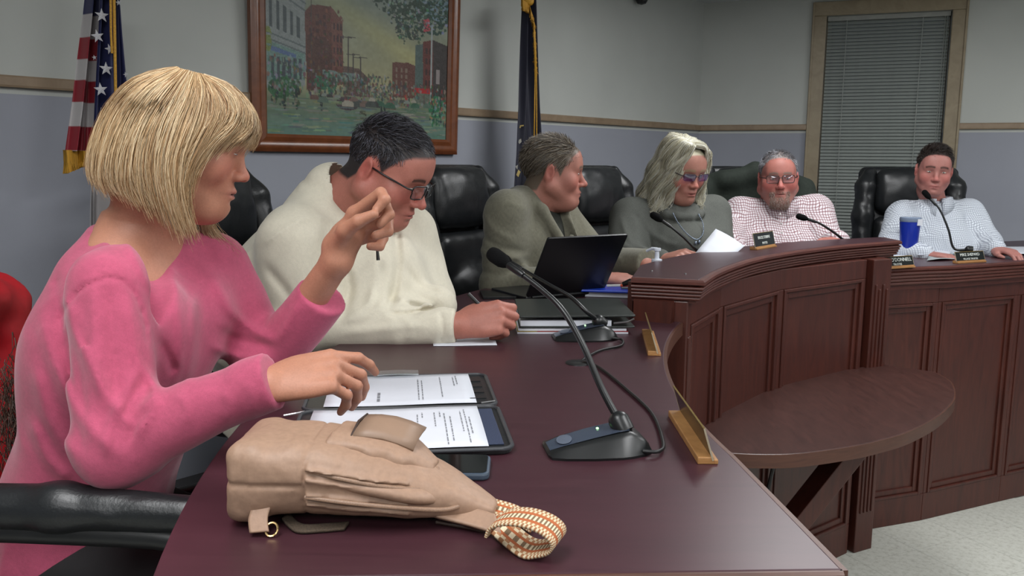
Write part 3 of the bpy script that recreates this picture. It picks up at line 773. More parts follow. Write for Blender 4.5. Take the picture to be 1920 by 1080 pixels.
def skin_cols(M, base, lips=(150, 84, 82), blush=(178, 104, 92), brow=None, stubble=None, scalp=None, hairline=None, brow_z=0.021):
    """vertex colours of a head (in its own frame) and hands"""
    Mi = np.linalg.inv(M); b = np.array(lin(base))
    def f(v):
        q = v @ Mi[:3, :3].T + Mi[:3, 3]; x, y, z = q.T; ax = np.abs(x)
        c = np.tile(b, (len(v), 1)) * (1 + 0.05 * vnoise(v * 55, 3))[:, None] * (1 + 0.04 * vnoise(v * 200, 5))[:, None]
        onhead = (ax < 0.12) & (np.abs(y) < 0.14) & (z > -0.15) & (z < 0.14)
        def mix(col, w):
            w = np.clip(w, 0, 1) * onhead; c[:] = c * (1 - w)[:, None] + np.array(lin(col)) * w[:, None]
        g = lambda cx, cy, cz, rx, ry, rz: np.exp(-(((ax - cx) / rx) ** 2 + ((y - cy) / ry) ** 2 + ((z - cz) / rz) ** 2))
        mix(blush, 0.55 * g(0.045, 0.07, -0.03, 0.03, 0.04, 0.028)); mix(blush, 0.6 * g(0, 0.112, -0.036, 0.016, 0.02, 0.016)); mix(blush, 0.6 * g(0.085, -0.015, 0, 0.012, 0.03, 0.04))
        if stubble: mix(stubble[0], stubble[1] * np.clip((-0.048 - z) / 0.02, 0, 1) * np.clip((y - 0.0) / 0.03, 0, 1) * (1 - g(0, 0.095, -0.07, 0.02, 0.02, 0.008)))
        mix(lips, 0.85 * g(0, 0.095, -0.0715, 0.023, 0.02, 0.0085))
        mix(tuple(v_ * 0.35 for v_ in lips), 0.8 * g(0, 0.095, -0.0722, 0.024, 0.02, 0.0016))
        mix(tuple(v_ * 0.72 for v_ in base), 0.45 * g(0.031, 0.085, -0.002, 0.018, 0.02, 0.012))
        if brow: mix(brow, 0.9 * np.clip(1.6 * np.exp(-((z - brow_z - 0.002 + 0.004 * ((ax - 0.028) / 0.02) ** 2) / 0.004) ** 2) * (ax > 0.011) * (ax < 0.05) * (y > 0.05), 0, 1))
        if scalp is not None: mix(scalp, np.clip(hairline(q) * 120, 0, 1))
        return c
    return f
def hair_region(front=0.078, temple=0.055, side=0.012, back=-0.058):
    def f(q):
        x, y, z = q.T
        zl = np.interp(y, [-0.11, -0.055, -0.036, -0.022, 0.0, 0.022, 0.045, 0.07, 0.1], [back, back + 0.005, -0.03, 0.022, 0.032, side, temple - 0.01, temple + 0.012, front])
        zl = zl + np.clip(0.03 - np.abs(x), 0, 1) * 0.0
        return z - zl
    return f
def short_hair(name, M, region, N, length, cols, parent, mat, comb=(0, 0.4, 0.1), lift=0.5, rad=0.0007, seed=1, jit=0.25, seg=5, fat=0.0):
    """short combed hair: strands rooted over the scalp, leaning along 'comb' (head frame; comb may be a function)"""
    rng = np.random.default_rng(seed); c0 = np.array([0, -0.008, 0.034]); rr = np.array([0.077 + fat * .3, 0.098, 0.084])
    u = rng.normal(size=(N * 4, 3)); u /= np.linalg.norm(u, axis=1)[:, None]
    q = c0 + u * rr; ok = region(q) > 0; q = q[ok][:N]; u = (u[ok][:N] / rr); u /= np.linalg.norm(u, axis=1)[:, None]
    cv = comb(q) if callable(comb) else np.tile(np.array(comb, float), (len(q), 1))
    cv = cv + rng.normal(size=cv.shape) * jit
    t = cv - (cv * u).sum(1)[:, None] * u; t /= np.linalg.norm(t, axis=1)[:, None] + 1e-9
    L = (length(q) if callable(length) else np.full(len(q), length)) * rng.uniform(0.7, 1.15, len(q))
    pts = []; p = q - u * 0.001
    for i in range(seg):
        pts.append(p.copy()); a = i / (seg - 1); d = t * (0.55 + 0.6 * a) + u * lift * (1 - 1.15 * a); d /= np.linalg.norm(d, axis=1)[:, None]
        p = p + d * (L / (seg - 1))[:, None]
        e = (p - c0) / rr; n_ = np.linalg.norm(e, axis=1); inside = n_ < 1.012; p[inside] = (c0 + e / n_[:, None] * 1.012 * rr)[inside]
    P = np.stack(pts, 1); P = P @ M[:3, :3].T + M[:3, 3]
    ca = np.array([lin(c) for c in cols]); col = ca[rng.integers(0, len(ca), len(q))] * rng.uniform(0.8, 1.2, (len(q), 1))
    return strands(name, P, rad, mat, parent, col)
def beard_hair(M, parent, mat, cols, N, length, mask, seed=3, surf=None, rad=0.0007):
    rng = np.random.default_rng(seed); Mi = np.linalg.inv(M); q = surf @ Mi[:3, :3].T + Mi[:3, 3]
    ok = mask(q); q = q[ok]
    if len(q) == 0: return
    q = q[rng.integers(0, len(q), N)] + rng.normal(size=(N, 3)) * 0.0015
    n_ = q - np.array([0, 0.03, -0.06]); n_ /= np.linalg.norm(n_, axis=1)[:, None]
    d = n_ * 0.5 + np.array([0, 0.1, -0.8]) + rng.normal(size=q.shape) * 0.25; d /= np.linalg.norm(d, axis=1)[:, None]
    P = np.stack([q + d * length * a * rng.uniform(0.7, 1.2, (N, 1)) for a in (0, 0.5, 1.0)], 1); P = P @ M[:3, :3].T + M[:3, 3]
    ca = np.array([lin(c) for c in cols]); strands('beard', P, rad, mat, parent, ca[rng.integers(0, len(ca), N)])
FING = [((0.028, 0.090), (0.042, 0.025, 0.021)), ((0.0095, 0.095), (0.046, 0.029, 0.022)), ((-0.0095, 0.091), (0.042, 0.027, 0.021)), ((-0.027, 0.082), (0.033, 0.021, 0.018))]
def handframe(w, fdir, dorsal, s=1.0):
    y = unit(fdir); z = unit(V3(dorsal) - y * float(V3(dorsal) @ y)); x = np.cross(y, z)
    M = np.eye(4); M[:3, 0], M[:3, 1], M[:3, 2], M[:3, 3] = x * s, y * s, z * s, V3(w); return M
def hand(s, M, side, curls, thumb, spread=0.06, r=1.0):
    """palm + four jointed fingers + thumb; side=+1 left hand, -1 right hand (thumb towards side*X)"""
    s.set(M)
    s.loft([(0, -0.012, 0), (0, 0.02, 0), (0.0, 0.06, 0), (0, 0.092, -0.002)], [(1, 0, 0)] * 4, [0.027, 0.034, 0.04, 0.037], [0.019, 0.018, 0.0145, 0.0105], k=0.008)
    s.el((side * 0.026, 0.035, -0.010), (0.017, 0.03, 0.015), k=0.012)
    for i, ((bx, by), L) in enumerate(FING):
        x = bx * side; az = -spread * (i - 1.2) * side * -1
        p = np.array([x, by, -0.001]); ang = 0; pts = [p]; dirv = lambda a: np.array([sin(az) * -1 * 1.0 * cos(a), cos(az) * cos(a), -sin(a)])
        for l, c in zip(L, curls[i]):
            ang += radians(c); p = p + dirv(ang) * l; pts.append(p)
        rs = np.array([0.0098, 0.0088, 0.0082, 0.0066]) * (0.92 if i == 3 else 1.0) * r
        s.rc((x * 0.9, by - 0.03, 0), pts[0], 0.011, 0.0105 * r, k=0.006)
        for j in range(3): s.rc(pts[j], pts[j + 1], rs[j], rs[j + 1], k=0.0035)
    t = [np.array(q) * np.array([side, 1, 1]) for q in thumb]
    s.rc(t[0], t[1], 0.0155 * r, 0.012 * r, k=0.012); s.rc(t[1], t[2], 0.0115 * r, 0.0102 * r, k=0.004); s.rc(t[2], t[3], 0.0102 * r, 0.0078 * r, k=0.004)
    s.set(None)
REST = [(18, 28, 15), (20, 30, 16), (22, 32, 18), (25, 34, 18)]
FIST = [(62, 80, 45), (66, 85, 45), (70, 85, 45), (72, 80, 45)]
TH_REST = [(0.018, 0.018, -0.008), (0.043, 0.048, -0.016), (0.052, 0.075, -0.02), (0.05, 0.098, -0.024)]
TH_GRIP = [(0.018, 0.018, -0.010), (0.036, 0.05, -0.028), (0.03, 0.08, -0.04), (0.012, 0.096, -0.046)]
def arm(s, sh, el, wr, r=(0.052, 0.042, 0.042, 0.027), k=0.03):
    s.rc(sh, el, r[0], r[1], k=k); s.rc(el, wr, r[2], r[3], k=min(k, 0.02))
def cyl_cut_cap(): pass
def eyes(M, person, looking=(0, 0), lid=0.35, fwd=0.0, thick=1.0, iris=(70, 84, 96), lash=(40, 28, 24)):
    """eye child objects: white, iris with pupil, dark lash line; lid = how far the upper lid is down"""
    Mm = Matrix([list(r) for r in M])
    for q in (-1, 1):
        m = MB(); c = (q * 0.031, 0.0840 + fwd, -0.0012 - lid * 0.002); h = 0.0056 * (1 - lid)
        m.sheet(superell(c, (0.0128, 0.0072, max(h, 0.0016)), 1, 1, Mm, 14, 8)); e = m.build('eye', plain('eye_white', (176, 168, 160), rough=0.25, noise=0.02), person, smooth=180)
        if lid < 0.8:
            m = MB(); cc = (c[0] + looking[0] * 0.005, 0.0868 + fwd, c[2] + looking[1] * 0.002); rr = min(0.0052, max(h, 0.0016) * 1.02)
            m.sheet(superell(cc, (0.0048, 0.0050, rr), 1, 1, Mm, 12, 8)); m.build('iris', plain('iris_%d' % iris[0], iris, rough=0.15, noise=0.1), person, smooth=180)
        m = MB(); pts = [Mm @ Vector((c[0] + 0.0145 * t, 0.0892 + fwd - 0.0045 * t * t - 0.0015 * (t * q > 0) * abs(t), c[2] + max(h, 0.0012) * (1 - 0.75 * t * t) + 0.0008)) for t in (-1, -.6, -.2, .2, .6, 1)]
        m.tube(pts, [v_ * thick for v_ in (0.0008, 0.0013, 0.0015, 0.0015, 0.0014, 0.0009)], 5); m.build('eyelash', plain('lash_%d' % lash[0], lash, rough=0.7), person)
def glasses(M, person, frame_mat, lens_mat, w=0.027, h=0.018, y=0.106, z=-0.004, full=True, r=0.0013, round_=0.35, temple_z=0.006):
    Mm = Matrix([list(q) for q in M])
    m = MB()
    for q in (-1, 1):
        ring = []
        for i in range(25):
            a = 2 * pi * i / 24; e = round_
            x = math.copysign(abs(cos(a)) ** e, cos(a)) * w * (0.92 if sin(a) < 0 else 1.0); zz = math.copysign(abs(sin(a)) ** e, sin(a)) * h
            ring.append(Mm @ Vector((q * 0.0335 + x, y - 0.010 * ((q * 0.0335 + x) / 0.06) ** 2, z + zz)))
        rs = r if full else [r if sin(2 * pi * i / 24) > -0.2 else r * 0.3 for i in range(25)]
        m.tube(ring, rs, 6, caps=False)
        m.tube([Mm @ Vector((q * 0.060, y - 0.011, z + temple_z)), Mm @ Vector((q * 0.071, y - 0.02, z + temple_z + 0.001)), Mm @ Vector((q * 0.081, 0.03, z + temple_z + 0.004)), Mm @ Vector((q * 0.082, -0.008, z + temple_z + 0.006)), Mm @ Vector((q * 0.081, -0.028, z - 0.012))], r * 1.35, 6)
    m.tube([Mm @ Vector((-0.008, y, z + 0.004)), Mm @ Vector((0, y + 0.003, z + 0.008)), Mm @ Vector((0.008, y, z + 0.004))], r, 6)
    g = m.build('glasses', frame_mat, person, smooth=60)
    for q in (-1, 1):
        m = MB(); vs = [Mm @ Vector((q * 0.0335, y + 0.0012, z))]
        for i in range(24):
            a = 2 * pi * i / 24; x = math.copysign(abs(cos(a)) ** round_, cos(a)) * w * 0.97; zz = math.copysign(abs(sin(a)) ** round_, sin(a)) * h * 0.97
            vs.append(Mm @ Vector((q * 0.0335 + x, y - 0.010 * ((q * 0.0335 + x) / 0.06) ** 2, z + zz)))
        m.add(vs, [(0, i + 1, (i + 1) % 24 + 1) for i in range(24)]); m.build('lens', lens_mat, g, smooth=180)
def lens_material(name, tint=(0.92, 0.95, 0.97), weight=0.86, rough=0.05):
    n = NT(name); t = n.t; tr = n.n('ShaderNodeBsdfTransparent'); tr.inputs[0].default_value = (*tint, 1)
    gl = n.n('ShaderNodeBsdfGlossy'); gl.inputs['Roughness'].default_value = rough; gl.inputs['Color'].default_value = (0.8, 0.85, 1, 1)
    mx = n.n('ShaderNodeMixShader', i_0=1 - weight); n.l(tr, 0, mx, 1); n.l(gl, 0, mx, 2)
    o = [x for x in t.nodes if x.type == 'OUTPUT_MATERIAL'][0]; t.links.new(mx.outputs[0], o.inputs[0]); return n.m
def folds(amp, freq, seed, stretch=(1, 1, 0.35), rot=None, amp2=0.0):
    """gentle cloth folds: ridged noise stretched along one axis"""
    R = np.eye(3) if rot is None else np.array(rot)
    st = np.array(stretch)
    def f(P):
        q = (P @ R) * freq * st; w = vnoise(q * 0.5, seed + 9) * 0.8
        r = 1 - np.abs(vnoise(q + w[:, None], seed)) * 2
        o = -amp * r
        if amp2: o = o - amp2 * vnoise(q * 2.7, seed + 4)
        return o
    return f
def topx_np(P):
    q = P - np.array(EYE); z = q @ np.array(FWD)
    return np.stack([960 + FOC * (q @ np.array(RGT)) / z, 540 - FOC * (q @ np.array(UPV)) / z], 1)
def foldlines(L):
    """raised (or sunk) folds along drawn paths, used when the cloth is modelled"""
    def f(P):
        x = topx_np(P); d = np.zeros(len(P))
        for (pl, w, h, y0, y1) in L:
            pl = np.array([tuple(q)[:2] for q in spline([(a, b, 0) for a, b in pl], 5)])
            m = (x[:, 0] > pl[:, 0].min() - 3 * w) & (x[:, 0] < pl[:, 0].max() + 3 * w) & (x[:, 1] > pl[:, 1].min() - 3 * w) & (x[:, 1] < pl[:, 1].max() + 3 * w) & (P[:, 1] > y0) & (P[:, 1] < y1)
            if not m.any(): continue
            q = x[m]; best = np.full(len(q), 1e9); tt = np.zeros(len(q)); n = len(pl) - 1
            for i in range(n):
                a, ab = pl[i], pl[i + 1] - pl[i]; t = np.clip((q - a) @ ab / (ab @ ab + 1e-9), 0, 1); e = q - a - t[:, None] * ab; dd = (e * e).sum(1)
                u = dd < best; best[u] = dd[u]; tt[u] = ((i + t) / n)[u]
            d[m] -= h * np.exp(-best / (w * w)) * np.clip(4 * np.minimum(tt + 0.08, 1.08 - tt), 0, 1)
        return d
    return f
def mixm(*fs):
    return lambda P: sum(f(P) for f in fs)
M_SKIN = vcol('skin', rough=0.5, spec=0.35, noise=0.06, nscale=350, weave=0.08, sss=0.08)
M_HAIRS = vcol('hair_strands', rough=0.38, spec=0.45)
def up(p, dz): return Vector((p[0], p[1], p[2] + dz))
def seated_legs(person, pel, fwd, lat, col, lift=0.0, res=0.014):
    """trousers and shoes of a seated figure, under the desk"""
    pel, fwd, lat = V3(pel), unit(fwd), unit(lat); s = Sdf()
    s.rc(pel - lat * 0.07 + [0, 0, 0.0], pel + lat * 0.07, 0.125, k=0.02)
    for q in (-1, 1):
        hip = pel + lat * 0.09 * q; kn = hip + fwd * 0.34 + lat * 0.03 * q + [0, 0, 0.02]; an = V3((kn[0] - fwd[0] * 0.12, kn[1] - fwd[1] * 0.12, 0.10))
        s.rc(hip, kn, 0.085, 0.062, k=0.04); s.rc(kn, an, 0.06, 0.045, k=0.02)
    sdf_obj(s, 'trousers', res, plain('trousers_%d' % col[0], col, rough=0.85, noise=0.15, nscale=60), person)
    for q in (-1, 1):
        hip = pel + lat * 0.09 * q; kn = hip + fwd * 0.34 + lat * 0.03 * q; an = V3((kn[0] - fwd[0] * 0.12, kn[1] - fwd[1] * 0.12, 0.045)); s = Sdf()
        s.rc(an, an + fwd * 0.15, 0.043, 0.035, k=0.01); s.half((0, 0, 0.004), (0, 0, -1)); sdf_obj(s, 'shoe', 0.011, plain('shoe_black', (25, 23, 23), rough=0.4), person)
# ---------------------------------------------------------------- picture, flags, ceiling fixture
pic = thing('framed_painting', 'large framed painting of a small-town main street on the left wall', 'painting', on1(655, 150))
M_FR = wood('chestnut_frame', (98, 54, 32), (132, 78, 48), scale=(3, 3, 3), rough=0.28, coat=0.3)
BLp, BRp = on1(467, 283) + N1 * 0.03, on1(850, 289.5) + N1 * 0.03
sl = D1 * 1.0
def U(p): return (p - CORN).dot(D1)
u0, u1 = U(BLp), U(BRp); zb_ = (BLp.z + BRp.z) / 2; zt_ = zb_ + 0.80
fw_ = 0.068
WM = Matrix(((D1.x, N1.x, 0, CORN.x), (D1.y, N1.y, 0, CORN.y), (0, 0, 1, 0), (0, 0, 0, 1)))
uc = (u0 + u1) / 2; Mp_ = WM @ Matrix.Translation((uc, 0.0, zb_)) @ Matrix.Rotation(math.atan2(BRp.z - BLp.z, u1 - u0) * -1 * -1, 4, 'Y').inverted() @ Matrix.Rotation(radians(-2.0), 4, 'X')
hw = (u1 - u0) / 2; H_ = zt_ - zb_
def frame_side(q):
    prof = [(0.0, 0.004), (0.0, 0.026), (0.012, 0.034), (0.026, 0.034), (0.040, 0.026), (0.056, 0.030), (fw_, 0.020), (fw_, 0.004)]
    c4 = [(-hw, 0), (hw, 0), (hw, H_), (-hw, H_)]; inn = [(-hw, 0), (hw, 0), (hw, H_), (-hw, H_)]
    i, j = q, (q + 1) % 4; sx = [1, -1, -1, 1]; sz = [1, 1, -1, -1]
    R = []
    for k in (i, j): R.append([Mp_ @ Vector((c4[k][0] + sx[k] * o_, d_, c4[k][1] + sz[k] * o_)) for (o_, d_) in prof])
    m = MB(); m.sheet(R, closed=True); m.add(R[0], [tuple(range(len(prof)))]); m.add(R[1], [tuple(range(len(prof)))]); m.build('frame_side', M_FR, pic, smooth=40)
for q in range(4): frame_side(q)
# painted canvas: colours laid on a fine grid (a flat print)
NX, NY = 300, 212
xs = (np.arange(NX) + 0.5) / NX; ys = (np.arange(NY) + 0.5) / NY; X, Y = np.meshgrid(xs, ys)      # Y from the top
X0, X1, Y0, Y1 = 480.0, 823.0, 0.0, 262.0
img = np.zeros((NY, NX, 3)); rngp = np.random.default_rng(11)
PXp, PYp = X0 + X * (X1 - X0), -24 + Y * (Y1 + 24)
nz_ = lambda f, sd, ax=1.0: vnoise(np.stack([X.ravel() * f * ax, Y.ravel() * f, np.full(X.size, 0.3)], 1), sd).reshape(X.shape)
t_ = np.clip((PYp) / 170, 0, 1)[..., None]
img[:] = np.array([112, 126, 120]) * (1 - t_) + np.array([156, 152, 116]) * t_
img += 16 * np.exp(-((PYp - 20 - (PXp - 560) * 0.5) / 26) ** 2)[..., None] * np.array([1.2, .9, -.2]); img += 7 * nz_(7, 2)[..., None]
g_ = np.clip((PYp - 172) / 30, 0, 1)[..., None]; road = np.array([104, 116, 92]) * (1 - np.clip((PYp - 200) / 60, 0, 1)[..., None]) + np.array([92, 122, 112]) * np.clip((PYp - 200) / 60, 0, 1)[..., None]
img = img * (1 - g_) + road * g_; img += 9 * nz_(40, 3, 0.25)[..., None] * g_
def poly(pts, col, var=0.0):
    p = np.array(pts, float); ins = np.zeros(X.shape, bool); n_ = len(p)
    for i in range(n_):
        x1, y1 = p[i]; x2, y2 = p[(i + 1) % n_]
        c_ = ((y1 > PYp) != (y2 > PYp)) & (PXp < (x2 - x1) * (PYp - y1) / (y2 - y1 + 1e-9) + x1); ins ^= c_
    img[ins] = np.array(col) + (rngp.normal(size=(ins.sum(), 1)) * var)
def line(a, b, w, col):
    a, b = np.array(a, float), np.array(b, float); q = np.stack([PXp, PYp], -1) - a; ab = b - a; t = np.clip((q @ ab) / (ab @ ab), 0, 1); d = np.linalg.norm(q - t[..., None] * ab, axis=-1); img[d < w] = col
def blob(cx, cy, rx, ry, col, dens=0.6, f=60, sd=1):
    m_ = (((PXp - cx) / rx) ** 2 + ((PYp - cy) / ry) ** 2 < 1) & (nz_(f, sd) > 1 - 2 * dens); img[m_] = np.array(col) + 10 * rngp.normal(size=(m_.sum(), 1))
poly([(480, -24), (530, -24), (548, 30), (545, 60), (548, 120), (545, 180), (480, 188)], (128, 136, 134), 5)
for k in range(5): poly([(488 + k * 11, 40 + k * 7), (493 + k * 11, 43 + k * 7), (493 + k * 11, 92 + k * 3), (488 + k * 11, 90 + k * 3)], (70, 80, 82), 4)
for y0_ in (12, 24, 98, 108): line((480, y0_ * 1.0), (546, y0_ + 34 * (1 if y0_ < 60 else .55)), 1.3, (92, 102, 104))
poly([(484, 112), (545, 128), (545, 170), (484, 176)], (104, 132, 124), 8); poly([(490, 120), (530, 130), (530, 136), (490, 128)], (84, 104, 140), 5)
for k in range(6): poly([(490 + k * 9, 136), (495 + k * 9, 137), (495 + k * 9, 170), (490 + k * 9, 170)], (66, 74, 80), 6)
poly([(545, 60), (556, 46), (590, 44), (610, 66), (612, 172), (548, 186)], (94, 58, 48), 6); poly([(590, 44), (610, 66), (612, 172), (592, 176)], (108, 70, 60), 6); poly([(548, 96), (576, 96), (592, 104), (592, 180), (550, 188)], (78, 52, 44), 6)
for r_ in range(4):
    for k in range(3): poly([(594 + k * 6, 70 + r_ * 20), (597 + k * 6, 71 + r_ * 20), (597 + k * 6, 82 + r_ * 20), (594 + k * 6, 81 + r_ * 20)], (60, 44, 44))
    for k in range(3): poly([(552 + k * 12, 60 + r_ * 12), (557 + k * 12, 60 + r_ * 12), (557 + k * 12, 66 + r_ * 12), (552 + k * 12, 66 + r_ * 12)], (72, 46, 42))
poly([(612, 140), (640, 142), (662, 160), (662, 190), (612, 190)], (92, 76, 68), 9); poly([(575, 150), (640, 152), (650, 162), (575, 172)], (104, 124, 118), 10)
poly([(705, 124), (738, 122), (760, 128), (760, 186), (706, 186)], (96, 64, 56), 7); poly([(752, 88), (768, 84), (770, 186), (752, 186)], (80, 96, 92), 5); poly([(768, 80), (790, 74), (823, 82), (823, 190), (770, 188)], (98, 56, 50), 6); poly([(790, 74), (823, 82), (823, 180), (792, 180)], (62, 58, 56), 5)
for r_ in range(4):
    for k in range(2): poly([(774 + k * 8, 90 + r_ * 20), (778 + k * 8, 90 + r_ * 20), (778 + k * 8, 101 + r_ * 20), (774 + k * 8, 101 + r_ * 20)], (64, 48, 46))
    for k in range(3): poly([(712 + k * 10, 132 + r_ * 12), (716 + k * 10, 132 + r_ * 12), (716 + k * 10, 140 + r_ * 12), (712 + k * 10, 140 + r_ * 12)], (120, 106, 92))
poly([(798, 128), (806, 128), (806, 156), (798, 156)], (140, 132, 130)); poly([(750, 166), (784, 166), (786, 176), (748, 176)], (166, 46, 46), 6); poly([(752, 176), (788, 176), (788, 196), (752, 194)], (96, 104, 92), 8)
blob(790, 20, 40, 46, (52, 76, 66), .62, 70, 4); blob(720, 6, 60, 40, (50, 70, 58), .55, 66, 5); blob(740, 40, 42, 40, (48, 66, 54), .42, 80, 6); blob(800, 8, 34, 30, (110, 132, 142), .4, 80, 7); blob(728, 70, 14, 20, (48, 66, 54), .4, 80, 8)
blob(800, 200, 18, 22, (46, 108, 74), .85, 40, 9); blob(510, 186, 26, 18, (48, 92, 58), .7, 40, 10); blob(580, 172, 20, 22, (50, 96, 70), .6, 50, 12); blob(486, 110, 6, 20, (110, 124, 66), .6, 50, 13)
blob(620, 204, 22, 12, (70, 62, 66), .75, 30, 14); poly([(614, 196), (626, 196), (626, 202), (614, 202)], (150, 56, 66)); blob(745, 206, 14, 9, (84, 108, 88), .8, 30, 15); blob(648, 222, 7, 9, (66, 72, 56), .8, 30, 16)
for (x_, h_) in ((510, 30), (530, 34), (572, 26), (684, 14), (690, 14), (808, 26)): line((x_, 218 - h_), (x_ + 1, 218), 1.8, (40, 52, 50)); 
for (x_, y0_, y1_) in ((556, 18, 190), (621, 90, 180), (630, 118, 180), (643, 122, 180)): line((x_, y0_), (x_, y1_), 1.1, (70, 66, 62)); line((x_ - 12, y0_ + 2), (x_ + 12, y0_), 0.9, (70, 66, 62))
line((787, 50), (787, 190), 1.3, (150, 158, 156)); poly([(768, 40), (781, 36), (783, 58), (769, 62)], (172, 74, 84), 8)
for k in range(7): line((700 + 6 * k, 200 + (k % 3)), (704 + 6 * k, 194), 1.2, (80 + 8 * k, 90, 70))
def dabs(n, x0, x1, y0, y1, cols, w=(1.0, 2.6), h=(1.5, 5.0)):
    """small brush dabs: shop fronts, parked cars, people, leaves"""
    for _ in range(n):
        cx, cy = rngp.uniform(x0, x1), rngp.uniform(y0, y1); c = np.array(cols[rngp.integers(len(cols))]) + 10 * rngp.normal(size=3); rx, ry = rngp.uniform(*w), rngp.uniform(*h)
        j0, j1 = int((cx - rx - X0) / (X1 - X0) * NX), int((cx + rx - X0) / (X1 - X0) * NX) + 1; i0, i1 = int((cy - ry + 24) / (Y1 + 24) * NY), int((cy + ry + 24) / (Y1 + 24) * NY) + 1
        i0, j0 = max(i0, 0), max(j0, 0)
        if i1 <= i0 or j1 <= j0: continue
        sl = (slice(i0, i1), slice(j0, j1)); k_ = (((PXp[sl] - cx) / rx) ** 2 + ((PYp[sl] - cy) / ry) ** 2 < 1); img[sl][k_] = img[sl][k_] * 0.25 + c * 0.75
SH = [(70, 76, 72), (120, 128, 120), (96, 74, 66), (84, 104, 92), (150, 146, 132), (60, 58, 58), (110, 92, 84), (58, 92, 74)]
dabs(260, 548, 700, 152, 196, SH); dabs(150, 700, 823, 160, 200, SH + [(160, 60, 56)]); dabs(120, 640, 720, 170, 190, SH, h=(1, 3)); dabs(110, 484, 546, 132, 190, [(96, 118, 116), (128, 136, 134), (62, 70, 74), (54, 90, 64), (120, 84, 72)])
dabs(240, 480, 823, 196, 258, [(120, 128, 104), (96, 116, 104), (132, 138, 118), (84, 104, 98), (108, 126, 112)], w=(5, 18), h=(0.7, 1.8))
dabs(260, 690, 823, -24, 60, [(58, 84, 68), (74, 104, 84), (120, 140, 140), (44, 62, 52), (134, 150, 154)], w=(1.2, 3.2), h=(1.2, 3)); dabs(90, 712, 770, 40, 84, [(50, 70, 56), (64, 88, 70)], w=(1, 3), h=(1, 3))
dabs(80, 490, 535, 176, 214, [(40, 66, 50), (52, 92, 62), (36, 46, 44), (110, 112, 100)]); dabs(70, 785, 822, 182, 236, [(44, 96, 66), (38, 70, 56), (150, 110, 84), (120, 140, 130)])
dabs(120, 550, 612, 50, 180, [(112, 74, 62), (84, 56, 48), (98, 62, 52), (70, 50, 46)], w=(1, 3), h=(1, 4)); dabs(200, 540, 760, 0, 150, [(136, 136, 108), (122, 132, 120), (146, 142, 110), (116, 126, 116)], w=(5, 14), h=(1, 3)) if False else None
for k in range(26):
    x_, y_ = rngp.uniform(560, 800), rngp.uniform(192, 204); s_ = 2.2 + (y_ - 190) * 0.25; poly([(x_ - s_ * 2, y_), (x_ - s_, y_ - s_), (x_ + s_, y_ - s_), (x_ + s_ * 2, y_), (x_ + s_ * 2, y_ + s_), (x_ - s_ * 2, y_ + s_)], SH[k % 8], 4)
img += 6 * nz_(60, 21)[..., None]; img = np.clip(img, 8, 235)
c01 = img / 255.0; linc = np.where(c01 <= 0.04045, c01 / 12.92, ((c01 + 0.055) / 1.055) ** 2.4)
gx, gy = np.meshgrid(np.linspace(0, 1, NX + 1), np.linspace(0, 1, NY + 1)); iw, ih = 2 * (hw - fw_ + 0.004), H_ - 2 * fw_ + 0.008
loc = np.stack([(gx.ravel() - 0.5) * iw, np.full(gx.size, 0.016), fw_ - 0.004 + (1 - gy.ravel()) * ih], 1); Mn = np.array(Mp_); wv_ = loc @ Mn[:3, :3].T + Mn[:3, 3]
ii, jj = np.meshgrid(np.arange(NY), np.arange(NX), indexing='ij'); b_ = (ii * (NX + 1) + jj).ravel(); Fq = np.stack([b_, b_ + NX + 1, b_ + NX + 2, b_ + 1], 1)
pad = np.pad(linc, ((0, 1), (0, 1), (0, 0)), mode='edge').reshape(-1, 3)
np_mesh('canvas', wv_, Fq, vcol('oil_paint', rough=0.45, spec=0.4, noise=0.04, nscale=60, weave=0.15), pic, pad, smooth=False)
# flags
def flag_cloth(name, axis_top, rows_z, left, right, folds_n, colf, mat, parent, nx=90, nz=150, ph=0.0, amp=0.03):
    """hanging cloth gathered round a staff: width changes with height, deep vertical folds"""
    zs = np.linspace(rows_z[0], rows_z[-1], nz); lf = np.interp(zs, rows_z, left); rt = np.interp(zs, rows_z, right)     # along-wall offsets
    u = np.linspace(0, 1, nx); Us, Zs = np.meshgrid(u, zs)
    a = lf[:, None] + (rt - lf)[:, None] * (Us + 0.05 * np.sin(2 * pi * folds_n * Us + ph))
    dp = amp * np.sin(2 * pi * folds_n * Us + ph + 0.6 * np.sin(3 * Zs)) + 0.012 * np.sin(2 * pi * folds_n * 2.3 * Us + 1.0 + Zs * 2)
    Pw = np.array(axis_top)[None, None] + a[..., None] * np.array(D1) + dp[..., None] * np.array(N1); Pw[..., 2] = Zs
    ii, jj = np.meshgrid(np.arange(nz - 1), np.arange(nx - 1), indexing='ij'); b = (ii * nx + jj).ravel(); Fq = np.stack([b, b + 1, b + nx + 1, b + nx], 1)
    c = colf(Us.ravel(), Zs.ravel()); return np_mesh(name, Pw.reshape(-1, 3), Fq, mat, parent, c)
M_SATIN = vcol('flag_satin', rough=0.5, spec=0.35, sheen=0.2)
M_GOLD = plain('gold_fringe', (190, 142, 40), rough=0.6, noise=0.25, nscale=200)
